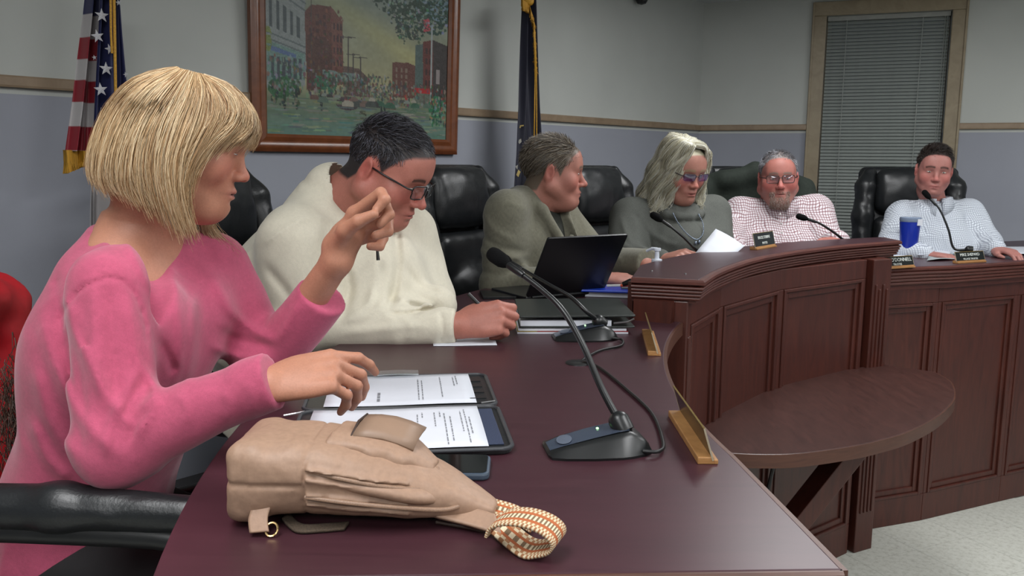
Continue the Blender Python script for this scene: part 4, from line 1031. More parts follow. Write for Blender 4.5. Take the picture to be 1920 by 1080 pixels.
# national flag: read on a plane 0.25 m in front of the wall
FP = CORN + N1 * 0.25
def fx(x, y): p = onplane(x, y, FP, N1); return (p - FP).dot(D1), p.z
fA = thing('flag', 'gold-fringed flag with stars and red and white stripes behind the blonde woman', 'flag', FP + D1 * fx(195, 300)[0])
RED, WHT, BLU = np.array(lin((132, 20, 36))), np.array(lin((176, 172, 172))), np.array(lin((30, 34, 76)))
zt1 = fx(190, -40)[1]; zb1 = fx(150, 283)[1]
zstr = [fx(145, y_)[1] for y_ in (25, 70, 110, 150, 192, 237, 282)]
def colA(u, z):
    c = np.tile(WHT, (len(u), 1)); k = np.searchsorted(-np.array(zstr), -z)
    c[(k % 2) == 0] = WHT; red = np.isin(k, [0, 2, 4, 6]); c[k == 0] = BLU
    c[(k == 2) | (k == 4) | (k == 6)] = RED; c[(k == 1) | (k == 3) | (k == 5)] = WHT
    return c
L_ = [fx(165, -40), fx(158, 25), fx(146, 110), fx(134, 200), fx(120, 283)]; R_ = [fx(188, -40)[0], fx(186, 25)[0], fx(184, 110)[0], fx(182, 200)[0], fx(180, 283)[0]]
flag_cloth('striped_cloth', FP, [q[1] for q in L_][::-1], [q[0] for q in L_][::-1], R_[::-1], 1.2, colA, M_SATIN, fA, ph=0.5, amp=0.02)
zc1 = fx(200, 208)[1]
def colB(u, z):
    c = np.tile(BLU, (len(u), 1)); low = z < zc1 + (u - 0.5) * 0.10 - 0.012; c[low] = RED; c[low & (u > 0.32 + (zc1 - z) * -0.55) & (z > zc1 - 0.16)] = WHT; c[z < zc1 - 0.155] = WHT; c[(u > 0.93) & (z < zc1 + 0.08)] = RED
    return c
FP2 = FP + N1 * 0.05
def fx2(x, y): p = onplane(x, y, FP2, N1); return (p - FP2).dot(D1), p.z
L_ = [fx2(186, -40), fx2(180, 60), fx2(171, 200), fx2(166, 300), fx2(164, 380), fx2(164, 480)]; R_ = [fx2(224, -40)[0], fx2(231, 60)[0], fx2(243, 200)[0], fx2(246, 300)[0], fx2(246, 380)[0], fx2(240, 480)[0]]
flag_cloth('blue_field_cloth', FP2, [q[1] for q in L_][::-1], [q[0] for q in L_][::-1], R_[::-1], 1.6, colB, M_SATIN, fA, ph=2.2, amp=0.018)
def star(cx, cy, r, rot, par):
    FPs = FP + N1 * 0.083; c = onplane(cx, cy, FPs, N1); m = MB(); vs = [c + N1 * 0.003]
    for k in range(10):
        a = rot + pi / 2 + k * pi / 5; rr = r if k % 2 == 0 else r * 0.4; vs.append(c + D1 * (rr * cos(a)) + Vector((0, 0, rr * sin(a))))
    m.add(vs, [(0, 1 + k, 1 + (k + 1) % 10) for k in range(10)]); m.build('star', plain('star_white', (186, 186, 190), rough=0.6), par)
for (x_, y_, r_, a_) in ((191, 29, .021, 0), (183, 68, .020, .2), (206, 92, .016, .3), (199, 129, .021, 0), (189, 168, .021, .1), (198, -12, .021, 0), (177, 108, .008, .2), (222, 5, .010, .2), (236, 140, .009, .3)): star(x_, y_, r_, a_, fA)
m = MB(); m.tube([onplane(213, -40, FP + N1 * 0.10, N1), onplane(215, 60, FP + N1 * 0.10, N1), onplane(217, 185, FP + N1 * 0.10, N1)], 0.0045, 8); m.build('cord', M_GOLD, fA, smooth=60)
m = MB(); m.tube([onplane(207, -40, FP + N1 * 0.098, N1), onplane(208, 60, FP + N1 * 0.098, N1), onplane(210, 100, FP + N1 * 0.098, N1)], 0.0035, 8); m.build('cord', M_GOLD, fA, smooth=60)
fringe = []
rngf = np.random.default_rng(8)
for k in range(420):
    t = rngf.uniform(0, 1); x_ = 119 + 46 * t; y_ = 281 + 2 * t; a = np.array(onplane(x_, y_, FP + N1 * (0.012 + 0.014 * sin(t * 9)), N1)); fringe.append(np.stack([a, a + [0.001 * rngf.normal(), 0, -0.03], a + [0.003 * rngf.normal(), 0, -0.07 + 0.03 * t]]))
strands('fringe', np.stack(fringe), 0.0016, vcol('fringe_gold', rough=0.6), fA, np.array([lin((196, 146, 44))] * 420) * rngf.uniform(.6, 1.2, (420, 1)), taper=0.8)['kind'] = 'stuff'
m = MB(); pb = FP + D1 * fx(205, 200)[0] - N1 * 0.02; m.tube([(pb.x, pb.y, 0.0), (pb.x, pb.y, CEIL - 0.03)], 0.013, 12); m.build('pole', plain('oak_pole', (120, 84, 50), rough=0.4), fA, smooth=60)
m = MB(); m.lathe([(0, 0.0), (0.13, 0.0), (0.13, 0.02), (0.05, 0.045), (0.02, 0.08), (0, 0.08)], Matrix.Translation((pb.x, pb.y, 0.0)), 24); m.build('base', plain('brass_base', (150, 120, 60), rough=0.35, metal=0.7), fA, smooth=40)
# navy flag by the middle seats
FQ = CORN + N1 * 0.22
def fq(x, y): p = onplane(x, y, FQ, N1); return (p - FQ).dot(D1), p.z
fB = thing('flag', 'folded navy flag with gold cord and fringe right of the painting', 'flag', FQ + D1 * fq(988, 200)[0])
L_ = [fq(976, -10), fq(977, 14), fq(974, 100), fq(970, 200), fq(963, 290), fq(956, 350), fq(950, 430)]; R_ = [fq(1000, -10)[0], fq(1001, 14)[0], fq(1004, 100)[0], fq(1008, 180)[0], fq(1015, 250)[0], fq(1018, 350)[0], fq(1018, 430)[0]]
NV = np.array(lin((24, 25, 42)))
flag_cloth('navy_cloth', FQ, [q[1] for q in L_][::-1], [q[0] for q in L_][::-1], R_[::-1], 1.4, lambda u, z: np.tile(NV, (len(u), 1)) * (1 + 0.1 * np.sin(u * 20))[:, None], M_SATIN, fB, ph=1.0, amp=0.02)
fringe = []
for k in range(500):
    t = rngf.uniform(0, 1); x_ = np.interp(t, [0, .25, .6, 1], [977, 992, 1000, 1004]); y_ = np.interp(t, [0, .25, .6, 1], [6, 14, 40, 130]); a = np.array(onplane(x_, y_, FQ + N1 * (0.045 + 0.01 * sin(t * 20)), N1)); fringe.append(np.stack([a + np.array([0, 0, 0.02 * (1 - t)]), a + [0.002 * rngf.normal() + .004, 0, -0.012], a + [0.004 * rngf.normal() + 0.008 * (1 - t), 0, -0.03]]))
strands('fringe', np.stack(fringe), 0.0018, vcol('fringe_gold', rough=0.6), fB, np.array([lin((190, 140, 36))] * 500) * rngf.uniform(.6, 1.2, (500, 1)), taper=0.8)['kind'] = 'stuff'
m = MB(); m.sheet(superell(onplane(990, 2, FQ + N1 * 0.03, N1), (0.03, 0.02, 0.022), 0.8, 0.8, None, 14, 8)); m.build('gold_bow', M_GOLD, fB, smooth=180)
for xo in (0, 5):
    m = MB(); m.tube(spline([onplane(1001 + xo * .3, 60, FQ + N1 * 0.06, N1), onplane(1003 + xo * .5, 140, FQ + N1 * 0.06, N1), onplane(1001 + xo, 270, FQ + N1 * 0.06, N1), onplane(1000 + xo, 330, FQ + N1 * 0.06, N1)], 6), 0.0032, 6); m.build('cord', M_GOLD, fB, smooth=60)
def patch(pts, col, nm):
    m = MB(); m.add([onplane(x_, y_, FQ + N1 * 0.036, N1) for x_, y_ in pts], [tuple(range(len(pts)))]); m.build(nm, plain('patch_%d_%d' % col[:2], col, rough=0.6), fB)
patch([(975, 235), (982, 234), (982, 236.5), (977, 237), (976, 240), (974, 240)], (150, 130, 70), 'emblem_piece'); patch([(973, 262), (977, 260), (978, 266), (974, 270), (972, 267)], (140, 138, 130), 'emblem_piece'); patch([(966, 312), (971, 309), (970, 318)], (140, 138, 130), 'emblem_piece')
patch([(972, 318), (976, 322), (972, 332), (968, 328)], (170, 150, 90), 'emblem_piece')
pb = FQ + D1 * fq(992, 200)[0] - N1 * 0.03; m = MB(); m.tube([(pb.x, pb.y, 0.0), (pb.x, pb.y, CEIL - 0.03)], 0.013, 12); m.build('pole', plain('oak_pole', (120, 84, 50), rough=0.4), fB, smooth=60)
m = MB(); m.lathe([(0, 0.0), (0.13, 0.0), (0.13, 0.02), (0.05, 0.045), (0.02, 0.08), (0, 0.08)], Matrix.Translation((pb.x, pb.y, 0.0)), 24); m.build('base', plain('brass_base', (150, 120, 60), rough=0.35, metal=0.7), fB, smooth=40)
cpt = on1(1190, -4) + N1 * 0.05; sc_ = thing('security_camera', 'small black ceiling fixture at the top edge above the navy flag', 'camera', cpt); m = MB(); m.lathe([(0, -0.045), (0.025, -0.038), (0.038, -0.015), (0.04, 0.0), (0.04, CEIL - cpt.z), (0, CEIL - cpt.z)], Matrix.Translation(cpt), 20); m.build('housing', M_PLA, sc_, smooth=40)
# ---------------------------------------------------------------- chairs
M_LEA = plain('black_leather', (27, 29, 31), rough=0.36, noise=0.12, nscale=220, bump=0.12, spec=0.5)
def leather_part(name, s, parent, res=0.012, wr=0.0025):
    v, f = s.mesh(res, folds(wr, 26, 3, (1, 1, 1)), dmax=0.01); v = relax(v, f, 1)
    return np_mesh(name, v, f, M_LEA, parent)
def exec_chair(label, armz=0.66, group='black leather executive chairs', reach=0.0):
    """high-backed padded leather chair, built about the origin facing +X; parts are children"""
    t = thing('office_chair', label, 'chair', (0, 0, 0), group)
    s = Sdf(); s.box((0.02, 0, 0.455), (0.26, 0.25, 0.06), 0.055); s.el((0.03, 0, 0.49), (0.23, 0.21, 0.05), k=0.04); leather_part('seat', s, t)
    th = radians(8); R = np.array(Matrix.Rotation(-th, 3, 'Y'))
    B = lambda x, y, z: V3((-0.235 + x - (z - 0.5) * math.tan(th), y, z))
    s = Sdf(); s.box(B(-0.07, 0, 0.80), (0.035, 0.255, 0.37), 0.034, rot=R); leather_part('back_shell', s, t, 0.014, 0.001)
    s = Sdf(); s.box(B(-0.005, 0, 0.70), (0.05, 0.18, 0.20), 0.048, rot=R); s.el(B(0.03, 0, 0.62), (0.05, 0.16, 0.13), k=0.04); leather_part('backrest', s, t)
    s = Sdf(); s.box(B(0.0, 0, 1.035), (0.055, 0.175, 0.125), 0.053, rot=R); s.el(B(0.025, 0, 1.03), (0.05, 0.15, 0.10), k=0.04); leather_part('headrest', s, t)
    for q in (-1, 1):
        s = Sdf(); s.chain([B(-0.01, q * 0.20, 0.55), B(0.0, q * 0.232, 0.72), B(0.005, q * 0.235, 0.90), B(-0.01, q * 0.222, 1.06), B(-0.03, q * 0.20, 1.13)], [0.05, 0.052, 0.052, 0.05, 0.035], k=0.03)
        leather_part('side_bolster', s, t, wr=0.004)
        s = Sdf(); s.chain([(-0.20, q * 0.295, armz - 0.03), (-0.1, q * 0.298, armz - 0.004), (0.1 + reach * .6, q * 0.298, armz), (0.19 + reach, q * 0.295, armz - 0.008)], [0.026, 0.03, 0.032, 0.026], k=0.02); a = leather_part('armrest', s, t, 0.009, 0.001)
        m = MB(); pth = spline([(-0.22, q * 0.29, armz - 0.06), (-0.1, q * 0.298, armz - 0.036), (0.1 + reach * .6, q * 0.298, armz - 0.034), (0.2 + reach, q * 0.296, armz - 0.05), (0.2 + reach, q * 0.295, armz - 0.13), (0.08, q * 0.285, 0.46)], 5); m.tube(pth, 0.021, 8, flat=0.8); m.build('arm_loop', M_PLA, t, smooth=60)
    m = MB(); m.lathe([(0.03, 0.06), (0.03, 0.25), (0.022, 0.25), (0.022, 0.41)], seg=14); m.build('gas_column', M_PLA, t, smooth=40)
    for k in range(5):
        a = 2 * pi * k / 5 + 0.3; m = MB(); m.tube([(0.02 * cos(a), 0.02 * sin(a), 0.10), (0.30 * cos(a), 0.30 * sin(a), 0.075)], [0.03, 0.018], 8); leg = m.build('leg', M_PLA, t, smooth=60)
        m = MB(); m.lathe([(0.012, -0.012), (0.028, -0.011), (0.03, 0), (0.028, 0.011), (0.012, 0.012)], Matrix.Translation((0.29 * cos(a), 0.29 * sin(a), 0.031)) @ Matrix.Rotation(a, 4, 'Z') @ Matrix.Rotation(pi / 2, 4, 'X'), 14); m.build('caster', M_PLA, leg, smooth=40)
    return t
def place(t, x, y, yaw):
    t.location = (x, y, 0); t.rotation_euler = (0, 0, radians(yaw)); t.matrix_basis = Matrix.Translation((x, y, 0)) @ Matrix.Rotation(radians(yaw), 4, 'Z'); return t
ch0 = exec_chair('black leather chair between the cream-pullover man and the tweed blazer man')
chairs = [ch0]
for lab, (x, y, yaw) in (('black leather chair behind the woman in grey, its top bare', (0.60, 3.66, -42)), ('black leather chair seen edge-on between the blonde woman and the cream pullover', (-0.63, 2.50, -20)), ('black leather chair draped with a dark green jacket', (1.19, 4.05, -92)), ('black leather chair of the young man before the window blind', (2.08, 4.36, -104))):
    c_ = copy_tree(ch0); c_['label'] = lab; place(c_, x, y, yaw); chairs.append(c_)
place(ch0, 0.03, 3.30, -34)
ch1_ = exec_chair('black leather chair of the woman in pink, padded arm beside the desk', armz=0.700, reach=0.225); place(ch1_, -0.85, 1.435, -2)
# coats on chairs
s = Sdf(); bx, by = 1.19, 4.05
bk = V3((1.205, 4.33, 0)); lt = V3((1, 0.03, 0)); 
s.box(bk + [0, 0.03, 0.87], (0.245, 0.085, 0.27), 0.075, rot=np.array(Matrix.Rotation(radians(8), 3, 'X')))
s.chain([bk + lt * -0.25 + [0, -0.03, 1.05], bk + lt * -0.29 + [0, -0.07, 0.85], bk + lt * -0.27 + [0, -0.12, 0.62]], [0.06, 0.07, 0.06], k=0.04)
s.chain([bk + lt * 0.25 + [0, -0.02, 1.05], bk + lt * 0.28 + [0, -0.07, 0.85], bk + lt * 0.27 + [0, -0.1, 0.62]], [0.06, 0.07, 0.06], k=0.04)
s.chain([bk + lt * -0.16 + [0, -0.07, 1.10], bk + [0, -0.05, 1.13], bk + lt * 0.16 + [0, -0.07, 1.09]], [0.04, 0.045, 0.04], k=0.04)
jk = sdf_obj(s, 'jacket', 0.010, plain('dark_green_cloth', (32, 40, 33), rough=0.85, noise=0.2, nscale=90, bump=0.2), None, disp=folds(0.008, 9, 77, (1, 1, 0.5), amp2=0.002), dmax=0.03)
tag(jk, 'dark green jacket hung over the chair back behind the checked shirt man', 'jacket')
s = Sdf(); b0_ = V3((-1.0, 1.42, -0.15))
s.box(b0_ + [-0.075, 0.0, 0.75], (0.09, 0.30, 0.36), 0.08)
s.chain([b0_ + [0.0, -0.10, 1.04], b0_ + [0.005, 0.05, 1.07], b0_ + [0.0, 0.2, 1.04]], [0.06, 0.055, 0.06], k=0.05)
s.chain([b0_ + [0.01, 0.17, 0.98], b0_ + [0.03, 0.19, 0.8], b0_ + [0.04, 0.18, 0.6]], [0.05, 0.06, 0.055], k=0.03)
s.chain([b0_ + [0.01, -0.12, 0.98], b0_ + [0.03, -0.14, 0.8], b0_ + [0.03, -0.13, 0.6]], [0.05, 0.06, 0.055], k=0.03)
rc = sdf_obj(s, 'coat', 0.008, plain('red_quilted_cloth', (168, 12, 26), rough=0.6, noise=0.1, nscale=60, bump=0.1), None, disp=mixm(folds(0.010, 10, 78, (1, 1, 1.3), amp2=0.003)), dmax=0.035)
tag(rc, 'bright red padded coat over the chair back behind the woman in pink', 'coat')
rng = np.random.default_rng(3); base = PX(28, 780, 1.40) + rng.normal(size=(900, 3)) * np.array([0.012, 0.02, 0.05]); dv = rng.normal(size=(900, 3)) * 0.4 + [0.3, -0.3, -1]
fur = strands('fur_trim', np.stack([base + dv * 0.02 * a for a in (0, .5, 1)], 1), 0.0009, M_HAIRS, rc, np.array([lin((74, 56, 46))] * 900) * rng.uniform(0.5, 1.5, (900, 1)))
fur['kind'] = 'stuff'
# ---------------------------------------------------------------- microphones
M_MIC = plain('satin_black', (20, 22, 23), rough=0.35, noise=0.03, spec=0.5)
M_FOAM = plain('black_foam', (14, 14, 15), rough=0.95, noise=0.3, nscale=900, bump=0.5, spec=0.1)
def mic(label, c, yaw, neck, headdir=None, cable=None, nr=(0.0058, 0.0042), full=True, group=None):
    """desk microphone: wedge base (low end towards local -X), joint, gooseneck, foam head; neck in world points"""
    t = thing('microphone', label, 'microphone', c, group or 'gooseneck microphones on the desk')
    M = Matrix.Translation(Vector(c)) @ Matrix.Rotation(radians(yaw), 4, 'Z')
    secs = [(x * .83, w * .83, h * .83) for (x, w, h) in [(-0.098, 0.030, 0.004), (-0.094, 0.046, 0.010), (-0.07, 0.054, 0.018), (-0.02, 0.060, 0.030), (0.03, 0.060, 0.040), (0.05, 0.056, 0.042), (0.075, 0.046, 0.030), (0.088, 0.036, 0.016), (0.092, 0.03, 0.004)]]
    rows = []
    for (x, w, h) in secs:
        ring = [(-w, 0.0), (-w * 1.02, 0.004), (-w * 0.72, h * 0.80), (-w * 0.60, h * 0.97), (-w * 0.4, h), (0, h * 1.03), (w * 0.4, h), (w * 0.60, h * 0.97), (w * 0.72, h * 0.80), (w * 1.02, 0.004), (w, 0.0)]
        rows.append([M @ Vector((x, yy, zz)) for (yy, zz) in ring])
    m = MB(); m.sheet(rows, closed=True); n_ = len(rows[0]); m.add(rows[0], [tuple(range(n_))]); m.add(rows[-1], [tuple(range(n_))]); b = m.build('base', M_MIC, t, smooth=38)
    if full:
        m = MB(); rows = []
        for (x, w, h) in secs[1:6]: rows.append([M @ Vector((x, yy * w, h * 1.045 - 0.0002 * abs(yy) / 0.5)) for yy in (-0.5, -0.25, 0, 0.25, 0.5)])
        m.sheet(rows); m.build('top_plate', plain('painted_blue_reflection', (58, 66, 80), rough=0.16, noise=0.02), t, smooth=60, fix=False)  # ceiling light reflection painted in as the plate's bluish colour
        m = MB(); Mb = M @ Matrix.Translation((-0.053, 0, 0.0172)) @ Matrix.Rotation(radians(-14), 4, 'Y'); m.lathe([(0.0, 0.0), (0.014, 0.0004), (0.0145, 0.0012), (0.0, 0.0016)], Mb @ Matrix.Diagonal((0.8, 1.35, 1, 1)), 24); m.build('badge', plain('badge_grey', (86, 94, 108), rough=0.3), t)
        m = MB(); m.sheet(superell(M @ Vector((0.0, 0.010, 0.0305)), (0.0022, 0.0022, 0.0014), 1, 1, None, 10, 6)); g = NT('green_led'); g.b.inputs['Base Color'].default_value = (0.3, 0.9, 0.3, 1); g.b.inputs['Emission Color'].default_value = (0.55, 1, 0.5, 1); g.b.inputs['Emission Strength'].default_value = 2.0
        m.build('led', g.m, t)
    j = M @ Vector((0.032, 0, 0.042)); P = [j] + [Vector(p) for p in neck]
    m = MB(); m.lathe([(0.0, -0.016), (0.016, -0.016), (0.0165, 0.004), (0.014, 0.010), (0.007, 0.016), (0.0, 0.017)], frame(j, (P[1] - j).orthogonal(), P[1] - j), 18); m.build('joint', M_MIC, t, smooth=40)
    pth = spline(P, 8); n_ = len(pth); m = MB(); m.tube(pth, [nr[0] + (nr[1] - nr[0]) * i / (n_ - 1) for i in range(n_)], 10); m.build('gooseneck', M_MIC, t, smooth=60)
    tip = Vector(neck[-1]); d = (tip - Vector(neck[-2])).normalized() if headdir is None else Vector(headdir).normalized()
    Mh = frame(tip - d * 0.006, d.orthogonal(), d)
    m = MB(); m.lathe([(0.005, -0.012), (0.0105, 0.0), (0.0128, 0.008), (0.0132, 0.028), (0.0115, 0.036), (0.006, 0.041), (0.0, 0.042)], Mh, 18); m.build('windscreen', M_FOAM, t, smooth=60)
    m = MB(); m.lathe([(0.0045, -0.05), (0.006, -0.045), (0.0062, -0.012), (0.005, -0.008)], Mh, 12); m.build('capsule', M_MIC, t, smooth=40)
    if cable:
        m = MB(); m.tube(spline([Vector(p) for p in cable], 8), 0.0029, 8); m.build('cable', plain('black_cable', (18, 18, 19), rough=0.5), t, smooth=60)
    return t
def D(x, y, h=0.0): return onz(x, y, DZ + h)
cb = [D(1205, 846, .008), D(1236, 846, .008), D(1243, 828, .006), D(1222, 775, .004), D(1175, 730, .004), D(1125, 690, .004), D(1098, 679, .004), D(1092, 684, -.006)]
mic('gooseneck desk microphone nearest the camera, between phone and wooden nameplate', D(1122, 843), 8, [PX(1128, 728, 1.268), PX(1092, 645, 1.29), PX(1055, 582, 1.32), PX(1012, 540, 1.36), PX(962, 503, 1.40), PX(942, 489, 1.42)], cable=cb)
cb = [D(1148, 634, .008), D(1166, 637, .006), D(1164, 648, .004), D(1125, 657, .004), D(1096, 672, .004), D(1088, 680, -.006)]
mic('gooseneck desk microphone in front of the stacked black binder', D(1098, 634), 6, [PX(1098, 583, 2.05), PX(1070, 557, 2.08), PX(1030, 534, 2.12), PX(985, 508, 2.18), PX(950, 488, 2.22)], cable=cb)
mic('slim microphone bent over before the woman in grey', V3((0.76, 3.12, DZ)), -30, [PX(1312, 474, 3.06), PX(1283, 446, 3.05), PX(1255, 423, 3.06), PX(1235, 410, 3.08)], full=False)
mic('slim microphone bent over before the red-checked shirt', V3((1.52, 3.72, DZ)), -60, [PX(1592, 458, 3.62), PX(1565, 437, 3.58), PX(1535, 418, 3.56), PX(1508, 409, 3.56)], full=False)
mic('slim microphone standing before the young man in pale shirt', V3((2.13, 3.99, DZ)), -100, [PX(1789, 466, 3.97), PX(1778, 430, 3.98), PX(1762, 393, 4.0), PX(1740, 368, 4.02)], full=False)
g = thing('cable_grommet', 'black cable grommet set in the desktop where two microphone cords go down', 'grommet', D(1084, 681)); m = MB(); m.lathe([(0.010, -0.004), (0.010, 0.002), (0.022, 0.0035), (0.0275, 0.002), (0.028, 0.0)], Matrix.Translation(D(1084, 681)), 24); m.build('ring', M_PLA, g, smooth=40)
m = MB(); m.lathe([(0, -0.003), (0.0105, -0.003), (0.0105, 0.0015), (0, 0.0012)], Matrix.Translation(D(1084, 681)), 16); m.build('hole_insert', plain('pit_black', (6, 6, 6), rough=0.9), g)
# ---------------------------------------------------------------- nameplates
M_GOLDW = wood('golden_oak', (140, 98, 56), (178, 132, 82), scale=(6, 6, 30), rough=0.4)
M_PLATE = plain('plate_black', (26, 30, 30), rough=0.25, noise=0.03)
M_BRASS = plain('plate_edge', (196, 186, 160), rough=0.3, metal=0.5)
M_LETTER = plain('white_letter', (205, 210, 205), rough=0.5, noise=0.02)
def nameplate(label, c, d, lines, L=0.20, H=0.058, tilt=26, group='desk nameplates'):
    """engraved plate leaning on a grooved wooden block; d runs left to right as read"""
    t = thing('nameplate', label, 'nameplate', c, group)
    d = Vector(d).normalized(); M = frame(c, d)        # local x along, y away from the reader, z up
    m = MB(); m.box((-L / 2, -0.004, 0), (L / 2, 0.020, 0.011), M); m.box((-L / 2, -0.010, 0), (L / 2, -0.003, 0.007), M); m.build('block', M_GOLDW, t, bevel=0.0015)
    Mp = M @ Matrix.Translation((0, -0.003, 0.006)) @ Matrix.Rotation(radians(-tilt), 4, 'X')
    m = MB(); m.box((-L / 2, 0, 0), (L / 2, 0.0018, H), Mp); m.build('plate', M_PLATE, t)
    m = MB()
    m.box((-L / 2 - 0.0008, -0.0004, 0), (-L / 2 + 0.0006, 0.0022, H), Mp); m.box((L / 2 - 0.0006, -0.0004, 0), (L / 2 + 0.0008, 0.0022, H), Mp); m.build('bright_edge', M_BRASS, t)['kind'] = 'stuff'
    m = MB(); m.box((-L / 2, -0.0004, H - 0.002), (L / 2, 0.0022, H + 0.0006), Mp); m.build('gold_rim', plain('gold_rim', (128, 108, 64), rough=0.35, metal=0.4), t)
    Mt = Mp @ Matrix(((1, 0, 0, 0), (0, 0, -1, -0.0003), (0, 1, 0, 0), (0, 0, 0, 1)))
    for txt, sz, zz, sp in lines:
        text_mesh(txt, sz, 'lettering', M_LETTER, t, Mt @ Matrix.Translation((0, zz, 0)), spacing=sp)
    return t
def plate_at(label, xa, ya, xb, yb, z, lines, **k):
    a, b = onz(xa, ya, z), onz(xb, yb, z); kk = dict(k); kk.setdefault('L', (b - a).length); return nameplate(label, (a + b) / 2, b - a, lines, **kk)
# the two on the left wing are seen from behind: they read from the public side, so d runs away from the camera
nameplate('wooden nameplate seen from behind, nearest the camera at the desk edge', (onz(1276, 783, DZ) + onz(1332, 868, DZ)) / 2, onz(1276, 783, DZ) - onz(1332, 868, DZ), [], L=0.235, H=0.050, tilt=17)
nameplate('small wooden nameplate seen from behind at the foot of the raised counter', (onz(1216, 618, DZ) + onz(1234, 677, DZ)) / 2, onz(1216, 618, DZ) - onz(1234, 677, DZ), [], L=0.26, H=0.050, tilt=17)
plate_at('black nameplate with two lines of white lettering on the raised counter', 1415, 469, 1452, 462.5, RZT, [('BRUCE STEBBINS', 0.0150, 0.036, 0.92), ('MAYOR', 0.013, 0.015, 1.0)], H=0.055, tilt=14)
plate_at('black nameplate beside the blue tumbler, its left end hidden by the counter', 1652, 505, 1713, 501, DZ, [('DAN O\'DONNELL', 0.0215, 0.030, 1.0), ('TRUSTEE', 0.013, 0.011, 1.0)], H=0.046, tilt=20)
plate_at('black nameplate with white lettering before the young man in pale shirt', 1793, 494, 1846, 491, DZ, [('MIKE SHEPARD', 0.0185, 0.031, 1.0), ('VILLAGE TRUSTEE', 0.0115, 0.012, 1.0)], H=0.046, tilt=20)
# ---------------------------------------------------------------- woman in pink (nearest)

w1 = thing('person', 'blonde woman in pink long-sleeved top, head bowed, one hand raised, other over papers', 'person', (-0.72, 1.42, 0.0))
H1 = hframe(PX(343, 260, 1.42), 14, 15, 0, 0.96)
LAT1 = unit((-0.16, -0.985, 0)); FW1 = unit((0.985, -0.16, 0))
nb1 = PX(262, 432, 1.43); ch1 = PX(235, 610, 1.40); wa1 = PX(205, 800, 1.40); pe1 = V3((-0.735, 1.42, 0.53))
rs1, re1, rw1 = PX(205, 540, 1.235), PX(222, 835, 1.17), PX(505, 722, 1.17)
ls1, le1, lw1 = PX(405, 505, 1.56), PX(500, 682, 1.52), PX(632, 488, 1.43)
s = Sdf()
head(s, H1, fat=0.001, jaw=0.9, nose=0.95, ears=False, dchin=0.004, fem=1, cz=0.022)
s.set(H1); s.rc((0, -0.03, -0.03), (0, -0.045, -0.09), 0.05, 0.05, k=0.02); s.set(None)
hb = H1[:3, :3] @ np.array([0, -0.03, -0.08]) + H1[:3, 3]
s.rc(hb, nb1 + [0, 0, -0.02], 0.05, 0.055, k=0.03)
s.loft([pe1, wa1, ch1, nb1 + [0, 0, -0.09], nb1 + [0, 0, -0.035], nb1 + [0, 0, 0.02]], [LAT1] * 6, [0.12, 0.11, 0.13, 0.158, 0.118, 0.056], [0.09, 0.085, 0.10, 0.09, 0.07, 0.055], k=0.03)
arm(s, rs1, re1, rw1, (0.042, 0.034, 0.036, 0.024)); arm(s, ls1, le1, lw1, (0.042, 0.034, 0.036, 0.0245))
# right hand: back of the hand up and to the camera, index stretched, the rest bent
kn = PX(640, 690, 1.19)
MH = handframe(rw1, kn - rw1 + [0, 0, 0.0], V3((-0.05, -0.62, 0.85)), 1.0)
hand(s, MH, -1, [(28, 30, 14), (48, 42, 18), (52, 48, 20), (54, 50, 22)], [(0.018, 0.018, -0.010), (0.036, 0.05, -0.03), (0.036, 0.078, -0.044), (0.028, 0.1, -0.052)], spread=0.05, r=0.97)
# left hand: pinched thumb and index, seen from the thumb side
def F(pts, rs, k=0.0032):
    for i in range(len(pts) - 1): s.rc(pts[i], pts[i + 1], rs[i], rs[i + 1], k=(0.008 if i == 0 else k))
lw = lw1
kI, kM, kR, kP = PX(664, 400, 1.425), PX(674, 412, 1.445), PX(678, 428, 1.463), PX(676, 446, 1.478)
s.rc(lw + [0, 0, 0], PX(650, 446, 1.44), 0.024, 0.028, k=0.015)
for q in (kI, kM, kR, kP): s.rc(PX(632, 462, 1.44), q, 0.017, 0.0115, k=0.014)
F([kI, PX(714, 362, 1.40), PX(722, 374, 1.385), PX(706, 393, 1.383)], [0.0112, 0.0098, 0.0090, 0.0078])
F([kM, PX(722, 386, 1.418), PX(730, 402, 1.40), PX(712, 420, 1.392)], [0.0112, 0.0098, 0.0090, 0.0078])
F([kR, PX(727, 414, 1.44), PX(728, 434, 1.42), PX(704, 442, 1.408)], [0.0110, 0.0096, 0.0088, 0.0076])
F([kP, PX(719, 446, 1.455), PX(712, 462, 1.44), PX(694, 462, 1.43)], [0.0100, 0.0086, 0.008, 0.007])
s.rc(PX(628, 462, 1.425), PX(648, 432, 1.395), 0.0175, 0.0135, k=0.014); F([PX(648, 432, 1.395), PX(672, 415, 1.378), PX(701, 402, 1.372)], [0.0132, 0.0112, 0.0082])
v, f = s.mesh(0.0026); v = relax(v, f, 1)
body1 = np_mesh('body', v, f, M_SKIN, w1, skin_cols(H1, (174, 122, 99), lips=(150, 82, 84), blush=(190, 112, 98), brow=(128, 96, 70), scalp=(150, 112, 72), hairline=hair_region(0.07, 0.03, -0.04, -0.06))(v))
eyes(H1, w1, lid=0.6, fwd=0.002, thick=1.5, lash=(46, 32, 28))
